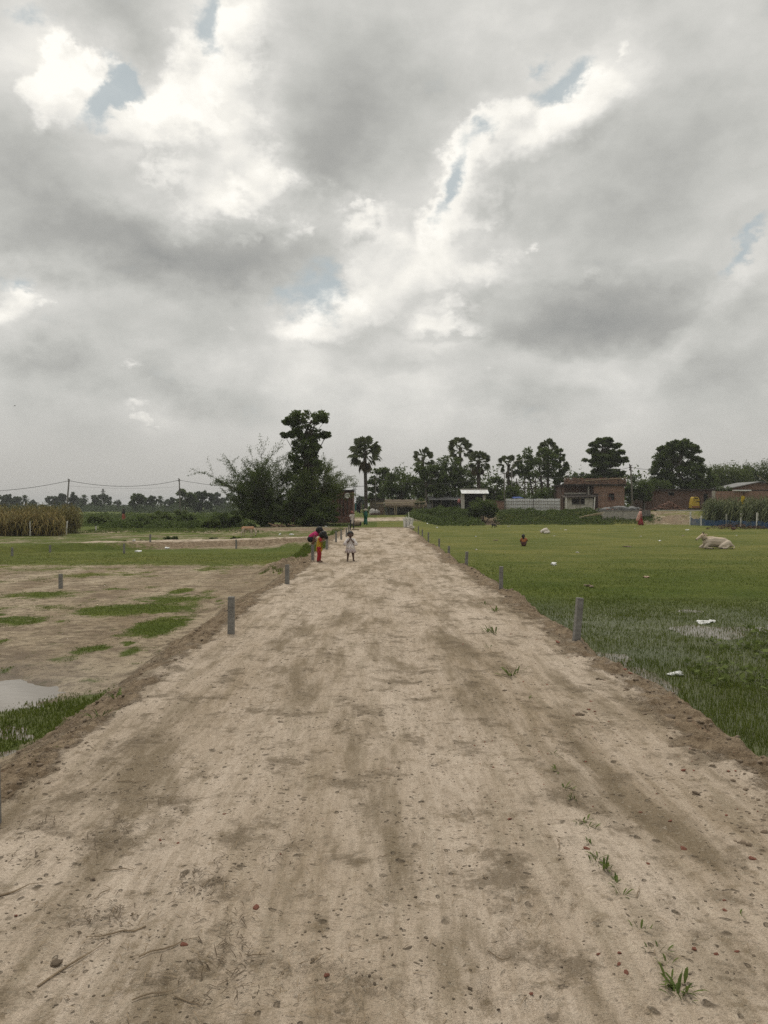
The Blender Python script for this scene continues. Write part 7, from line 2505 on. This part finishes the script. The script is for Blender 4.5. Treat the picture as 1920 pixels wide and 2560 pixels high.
# bird in the sky
rt = empty('bird', PX(42, 1016, 60), R(30), 'dark bird gliding high over the far left field', 'bird')
fuse('body', [((-.05, 0, 0), (.05, 0, 0), .018, .015), ((.05, 0, 0), (.075, 0, .005), .012, .006)], HAIR, rt, 0.004, 2)
for k in (-1, 1):
    MB().add([(.03, .012 * k, .005), (.035, .09 * k, .035), (.0, .17 * k, .03), (-.03, .09 * k, .025), (-.03, .012 * k, .0)], [(0, 1, 2, 3, 4)]).build('wing', HAIR, rt)
MB().add([(-.05, 0, 0), (-.11, .03, 0), (-.10, 0, 0), (-.11, -.03, 0)], [(0, 1, 2, 3)]).build('tail', HAIR, rt)


# ================================================================== small things on the ground
# weeds growing in a line on the road
wl = [(1213, 1512, .16, 7, 'weed tuft highest up the line, by the loose earth below the second pasture side post'), (1240, 1530, .22, 9, 'dense low weed beside the loose earth of the pasture edge'), (1238, 1583, .22, 10, 'bushy weed below the loose earth, opposite the leaning post'),
      (1228, 1618, .14, 6, 'thin straggly weed just below the bushy one'), (1283, 1688, .22, 12, 'slanting bright weed alone in the pale sand'), (1324, 1745, .10, 3, 'single upright sprig in the pale sand'),
      (1385, 1890, .12, 5, 'small weed starting the long line of road weeds'), (1398, 1935, .12, 6, 'second small weed of the long road line'), (1412, 1978, .12, 7, 'weed of the long road line, dense and dark'),
      (1437, 2003, .11, 8, 'weed of the long road line, widest leaves'), (1462, 2060, .10, 6, 'weed clump of the road line near a flat brick chip'), (1474, 2075, .11, 8, 'low creeping weed of the road line'),
      (1480, 2118, .09, 5, 'sprig of the road line above two larger weeds'), (1500, 2155, .12, 11, 'large green weed in the middle of the road line'), (1515, 2180, .12, 11, 'large green weed, twin of the one in the middle of the line'),
      (1545, 2215, .10, 6, 'thin yellowing weed of the road line'), (1560, 2245, .10, 7, 'yellowing weed at the foot of the long line'), (1608, 2330, .095, 5, 'broad leaved seedling alone in the sand'),
      (1645, 2385, .10, 6, 'thin upright weed above the largest near weed'), (1668, 2412, .08, 5, 'small weed just above the largest near weed'), (1700, 2478, .15, 16, 'largest weed of the road, nearest the camera'),
      (1705, 2500, .11, 10, 'low weed at the foot of the largest one'), (1865, 2300, .06, 3, 'tiny sprig near the pasture side of the road'), (290, 1745, .22, 11, 'bright weed on the bank beside the lush grass patch'), (255, 1790, .24, 10, 'tall weed on the muddy bank beside the lush grass')]
for i, (px, py, sz, n, lab) in enumerate(wl):
    weed(lab, GY(px, py, 0.0), 700 + i, sz * (1.0 if py > 1700 else 1.25), n, LEAF_LIGHT if i % 3 else LEAF_MID)

# brick chips and clods on the road
chip_m = mat('brick_chip', (0.235, 0.095, 0.062), (0.165, 0.068, 0.046), 20, 0.95, 0.004)
clod_m = mat('soil_clod', (0.215, 0.165, 0.118), (0.135, 0.102, 0.072), 25, 1.0, 0.006)
chip_me, clod_me = [], []
for i in range(5):
    mb = MB()
    mb.blob((0, 0, 0), 1.0, 300 + i, 0.75, 1, (1.25, .85, .45))
    chip_me.append(np_mesh('brick_chip', np.array(mb.v), mb.f, chip_m))
    mb = MB()
    mb.blob((0, 0, 0), 1.0, 320 + i, 1.1, 2, (1.15, .9, .6))
    clod_me.append(np_mesh('soil_clod', np.array(mb.v), mb.f, clod_m))
r = random.Random(77)
chips = [(638, 2272, .020), (458, 2368, .020), (815, 2435, .014), (1275, 2053, .020), (1745, 2378, .020), (1798, 2387, .014), (1552, 2425, .014), (1553, 2395, .012), (1571, 2445, .016), (1500, 2400, .012), (1470, 2132, .020),
         (1195, 1983, .010), (1715, 2125, .022), (1890, 2150, .026), (1818, 2255, .012), (1820, 2280, .012), (400, 2095, .014), (445, 2100, .015), (40, 2296, .012), (1680, 2055, .02), (1370, 1715, .020), (1513, 1705, .022), (1475, 1775, .026),
         (1490, 1780, .02), (1715, 1930, .03), (1310, 1705, .014), (1340, 1660, .016), (1150, 1840, .012), (980, 1730, .012), (905, 1440, .03), (915, 1442, .02), (1480, 1755, .02), (1565, 1680, .035), (1580, 1690, .03), (1395, 1610, .04), (1850, 2380, .012),
         (1605, 2030, .016), (1625, 2160, .014), (1330, 2480, .012), (700, 2130, .012), (560, 2035, .012), (1240, 2010, .010)]
for i, (px, py, s) in enumerate(chips):
    g = GY(px, py, 0.0)
    o = link('brick_chip', chip_me[i % 5], None, g + Vector((0, 0, s * .08)))
    o.rotation_euler = (r.uniform(-.3, .3), r.uniform(-.3, .3), r.uniform(0, 6.3))
    k = s * r.uniform(.55, .75)
    o.scale = (k, k, k)
    tag(o, 'small red brick chip lying on the sandy road', 'brick chip', 'brick chips on the road')
stones = [(140, 2400, .030), (232, 2200, .020), (330, 2275, .013), (1040, 2245, .012), (1178, 2470, .014), (1065, 2350, .012), (1450, 1790, .05), (1262, 1728, .03), (1745, 1985, .035), (1500, 1700, .05), (1680, 1800, .06)]
for i, (px, py, s) in enumerate(stones):
    g = GY(px, py, 0.0)
    o = link('stone', clod_me[i % 5], None, g + Vector((0, 0, s * .05)), r.uniform(0, 6))
    o.scale = (s * .6,) * 3
    tag(o, 'dark lump of hardened soil lying on the sandy road', 'stone', 'hard soil lumps on the road')


def pebbles(name, label, n, area, size, m, seed, mask):
    """crumbs too many to count, one object"""
    rr = np.random.default_rng(seed)
    x, y, _ = scatter(n, *area, seed, 1.6)
    k = mask(x, y, rr)
    x, y = x[k], y[k]
    base = []
    for j in range(4):
        mb = MB()
        mb.blob((0, 0, 0), 1.0, 340 + j, 0.8, 1, (1.15, .95, .6))
        base.append(np.array(mb.v))
    Fb = np.array(mb.f)
    V, F, off = [], [], 0
    z = H(x, y)
    for i in range(len(x)):
        s = size * (rr.random() ** 2.2 * 2.2 + .35) * (0.7 + 0.05 * y[i])
        a = rr.uniform(0, 6.28)
        B = base[i % 4] * s
        c, sn = math.cos(a), math.sin(a)
        V.append(np.stack([B[:, 0] * c - B[:, 1] * sn + x[i], B[:, 0] * sn + B[:, 1] * c + y[i], B[:, 2] + z[i]], 1))
        F.append(Fb + off)
        off += len(B)
    tag(link(name, np_mesh(name, np.concatenate(V), np.concatenate(F), m, True)), label, kind='stuff')


pebbles('soil_crumbs', 'loose brown soil crumbs along both road edges', 6000, (-3.1, 3.1, 3.6, 34.0), 0.010, clod_m, 401, lambda x, y, q: q.random(len(x)) < clod_zone(x, y) * 1.1)
pebbles('soil_crumbs', 'dark soil crumbs scattered over the sandy road', 1900, (-2.2, 2.5, 2.2, 16.0), 0.0036, mat('dark_crumb', (0.12, 0.092, 0.066), (0.075, 0.057, 0.04), 25), 402, lambda x, y, q: fbm(x * 1.2, y * 0.6, 3, 405) + .25 * q.random(len(x)) > 0.10)
pebbles('brick_dust', 'tiny red brick crumbs along the pasture edge of the road', 500, (0.6, 2.6, 2.3, 14.0), 0.0042, chip_m, 403, lambda x, y, q: fbm(x * 0.9, y * 0.5, 3, 407) > 0.12)

# twigs and straw
tw_m = mat('dry_twig', (0.27, 0.205, 0.135), (0.15, 0.112, 0.074), 30, 0.95)
twigs = [(290, 2325, 200, .22, 'long pale twig lying across the sand'), (180, 2400, 60, .30, 'thick pale twig pointing away from the camera'), (390, 2490, 20, .16, 'thin twig with a kink near the camera'), (470, 2510, -30, .12, 'short twig end close to the camera'),
         (255, 2235, 70, .10, 'short dark twig on the sand'), (420, 2375, 35, .22, 'slanting straw stalk between two brick chips'), (640, 2390, 0, .08, 'short twig lying level near the road centre'), (300, 2170, 15, .14, 'dry stalk beside the dark soil patch'),
         (10, 2240, 40, .35, 'long bent stalk at the muddy edge of the road'), (520, 2210, 70, .10, 'curved dry stalk over the dark soil patch'), (330, 1957, 5, .18, 'dry stalk lying beside the muddy bank'), (960, 2150, 30, .07, 'small twig on the pale sand'), (780, 2400, 20, .10, 'small twig pair near the road centre'),
         (1175, 2030, 100, .10, 'thin grass stalk on the pale sand'), (1250, 2380, -20, .09, 'thin bent twig left of the tyre mark'), (1400, 2120, 80, .12, 'fine dry stalk beside the road weeds'), (1600, 2240, 60, .10, 'fine dry stalk below the road weeds')]
for i, (px, py, ang, L, lab) in enumerate(twigs):
    g = GY(px, py, 0.0)
    o = empty('twig', g, R(ang), lab, 'twig')
    q = random.Random(800 + i)
    pts = [Vector((L * (t / 5 - .5), q.uniform(-.04, .04) * L, 0)) for t in range(6)]
    for p in pts:
        w = Matrix.Rotation(R(ang), 3, 'Z') @ p + g
        p.z = hz(w.x, w.y) - g.z + 0.004 + q.uniform(0, .006)
    mb = MB().tube(pts, [L * .010 + .0010] * 4 + [.0014, .0010], 5)
    if i % 3 == 0:
        mb.tube([pts[3], pts[3] + Vector((L * .12, L * .1, .012))], [.0022, .001], 4)
    mb.build('stem', tw_m, o)


def straw(label, spots, n, L, m, seed, spread):
    rr = np.random.default_rng(seed)
    P, A = [], []
    for (px, py, k) in spots:
        g = GY(px, py, 0.0)
        for _ in range(int(n * k)):
            P.append((g.x + rr.normal() * spread * 1.2, g.y + rr.normal() * spread * 1.6))
    P = np.array(P)
    z = H(P[:, 0], P[:, 1]) + 0.003 + rr.random(len(P)) * 0.012
    C = np.stack([P[:, 0], P[:, 1], z], 1)
    a = rr.uniform(0, 6.28, len(C))
    d = np.stack([np.cos(a), np.sin(a), rr.normal(0, .18, len(C))], 1) * (L * rr.uniform(.4, 1.3, len(C)))[:, None] * .5
    s = np.stack([-np.sin(a), np.cos(a), np.zeros(len(C))], 1) * 0.0016
    bend = s * 0 + np.stack([np.zeros(len(C)), np.zeros(len(C)), rr.uniform(0, .012, len(C))], 1)
    V = np.stack([C - d - s, C - d + s, C + bend + s * 1.2, C + bend - s * 1.2, C + d], 1).reshape(-1, 3)
    q = np.arange(len(C))[:, None] * 5
    F = np.concatenate([q + np.array([0, 1, 2]), q + np.array([0, 2, 3]), q + np.array([3, 2, 4])], 0)
    tag(link('straw_litter', np_mesh('straw_litter', V, F, m)), label, kind='stuff')


dk = mat('rotten_straw', (0.115, 0.085, 0.055), (0.068, 0.050, 0.034), 30, 1.0)
straw('tufts of brown rotten straw on the road', [(270, 2285, 1.6), (270, 2275, 1), (520, 2190, 1.5), (490, 2200, 1), (560, 2320, 1.4), (545, 2440, 2.2), (570, 2400, 1.2), (120, 2060, 1.2), (290, 2045, .8), (325, 2065, .9), (255, 2125, .9), (700, 2130, 1.2), (60, 2150, 1), (390, 2010, .6),
                                                  (1150, 1755, 1), (870, 1800, .5), (40, 1995, 1.5), (310, 1985, .8), (120, 1950, .8), (780, 1512, .8), (530, 1690, .5)], 26, .050, dk, 411, .06)
straw('pale straw bits strewn over the road near the camera', [(480, 2420, 3), (600, 2350, 2), (420, 2300, 2), (300, 2440, 2), (200, 2200, 2), (620, 2200, 1.5), (850, 2400, 1.5), (120, 2330, 1.5), (1000, 2500, 1), (560, 2520, 2), (1080, 2080, 1), (1300, 2300, 1), (1600, 2420, 1)], 16, .05, tw_m, 412, .25)

# litter in the pasture
white_m = mat('white_plastic_bag', (0.72, 0.72, 0.70), (0.58, 0.58, 0.56), 5, 0.4, 0.01)
pale_m = mat('pale_litter', (0.55, 0.52, 0.46), (0.40, 0.38, 0.33), 5, 0.7)


def litter(px, py, s, lab, m=None, grp=None, seed=0, sq=(1.4, 1, .55), z=FIELD):
    g = GY(px, py, z)
    o = MB().blob((0, 0, 0), 1.0, 350 + seed, 1.1, 2, sq).build('plastic_bag', m or white_m, None, g + Vector((0, 0, s * .4)), seed * 1.3)
    o.scale = (s, s, s)
    tag(o, lab, 'plastic bag', grp)


litter(1388, 1414, .075, 'white plastic bag lying on the dark grass, nearest the far end of the flood', seed=1)
litter(1765, 1556, .062, 'crumpled white plastic bag lying in the flooded grass', seed=2, sq=(1.7, 1, .5))
litter(1785, 1553, .045, 'small white plastic scrap touching the crumpled bag in the flooded grass', seed=3)
litter(1619, 1445, .055, 'orange and white wrapper lying on the dark grass', mat('orange_wrapper', (0.5, 0.26, 0.13), (0.55, 0.5, 0.45), 14), seed=4)
litter(1695, 1684, .05, 'small white scrap in the flooded grass nearest the camera', seed=5)
q = random.Random(21)
for i in range(24):
    px, py = q.uniform(1090, 1900), 1322 + q.random() ** 1.5 * 60
    if i > 18:
        px, py = q.uniform(1060, 1280), q.uniform(1312, 1320)
    if 1735 < px < 1845 and py > 1325 or 1200 < px < 1270:
        continue
    litter(px, py, q.uniform(.03, .055) * (1.3 if py < 1330 else 1), 'pale scrap of litter lying far out on the short pasture grass', q.choice((white_m, pale_m)), 'litter scraps on the pasture', 30 + i)
for i, (px, py) in enumerate(((345, 1380), (420, 1372), (335, 1369), (815, 1328), (700, 1337), (728, 1338))):
    litter(px, py, .09, 'white litter scrap near the earth path', white_m, 'litter by the earth path', 70 + i, z=FIELD)
# low dark clods and a cattle path scar on the pasture
for i, (px, py, s) in enumerate(((1570, 1368, .10), (1710, 1340, .09), (1476, 1470, .08), (1240, 1352, .07))):
    g = GY(px, py, FIELD)
    o = link('dung_pat', clod_me[i], None, g + Vector((0, 0, .02)), i)
    o.scale = (s * 1.8, s, s * .6)
    tag(o, 'dark dung pat on the short pasture grass', 'dung pat', 'dung pats on the pasture')
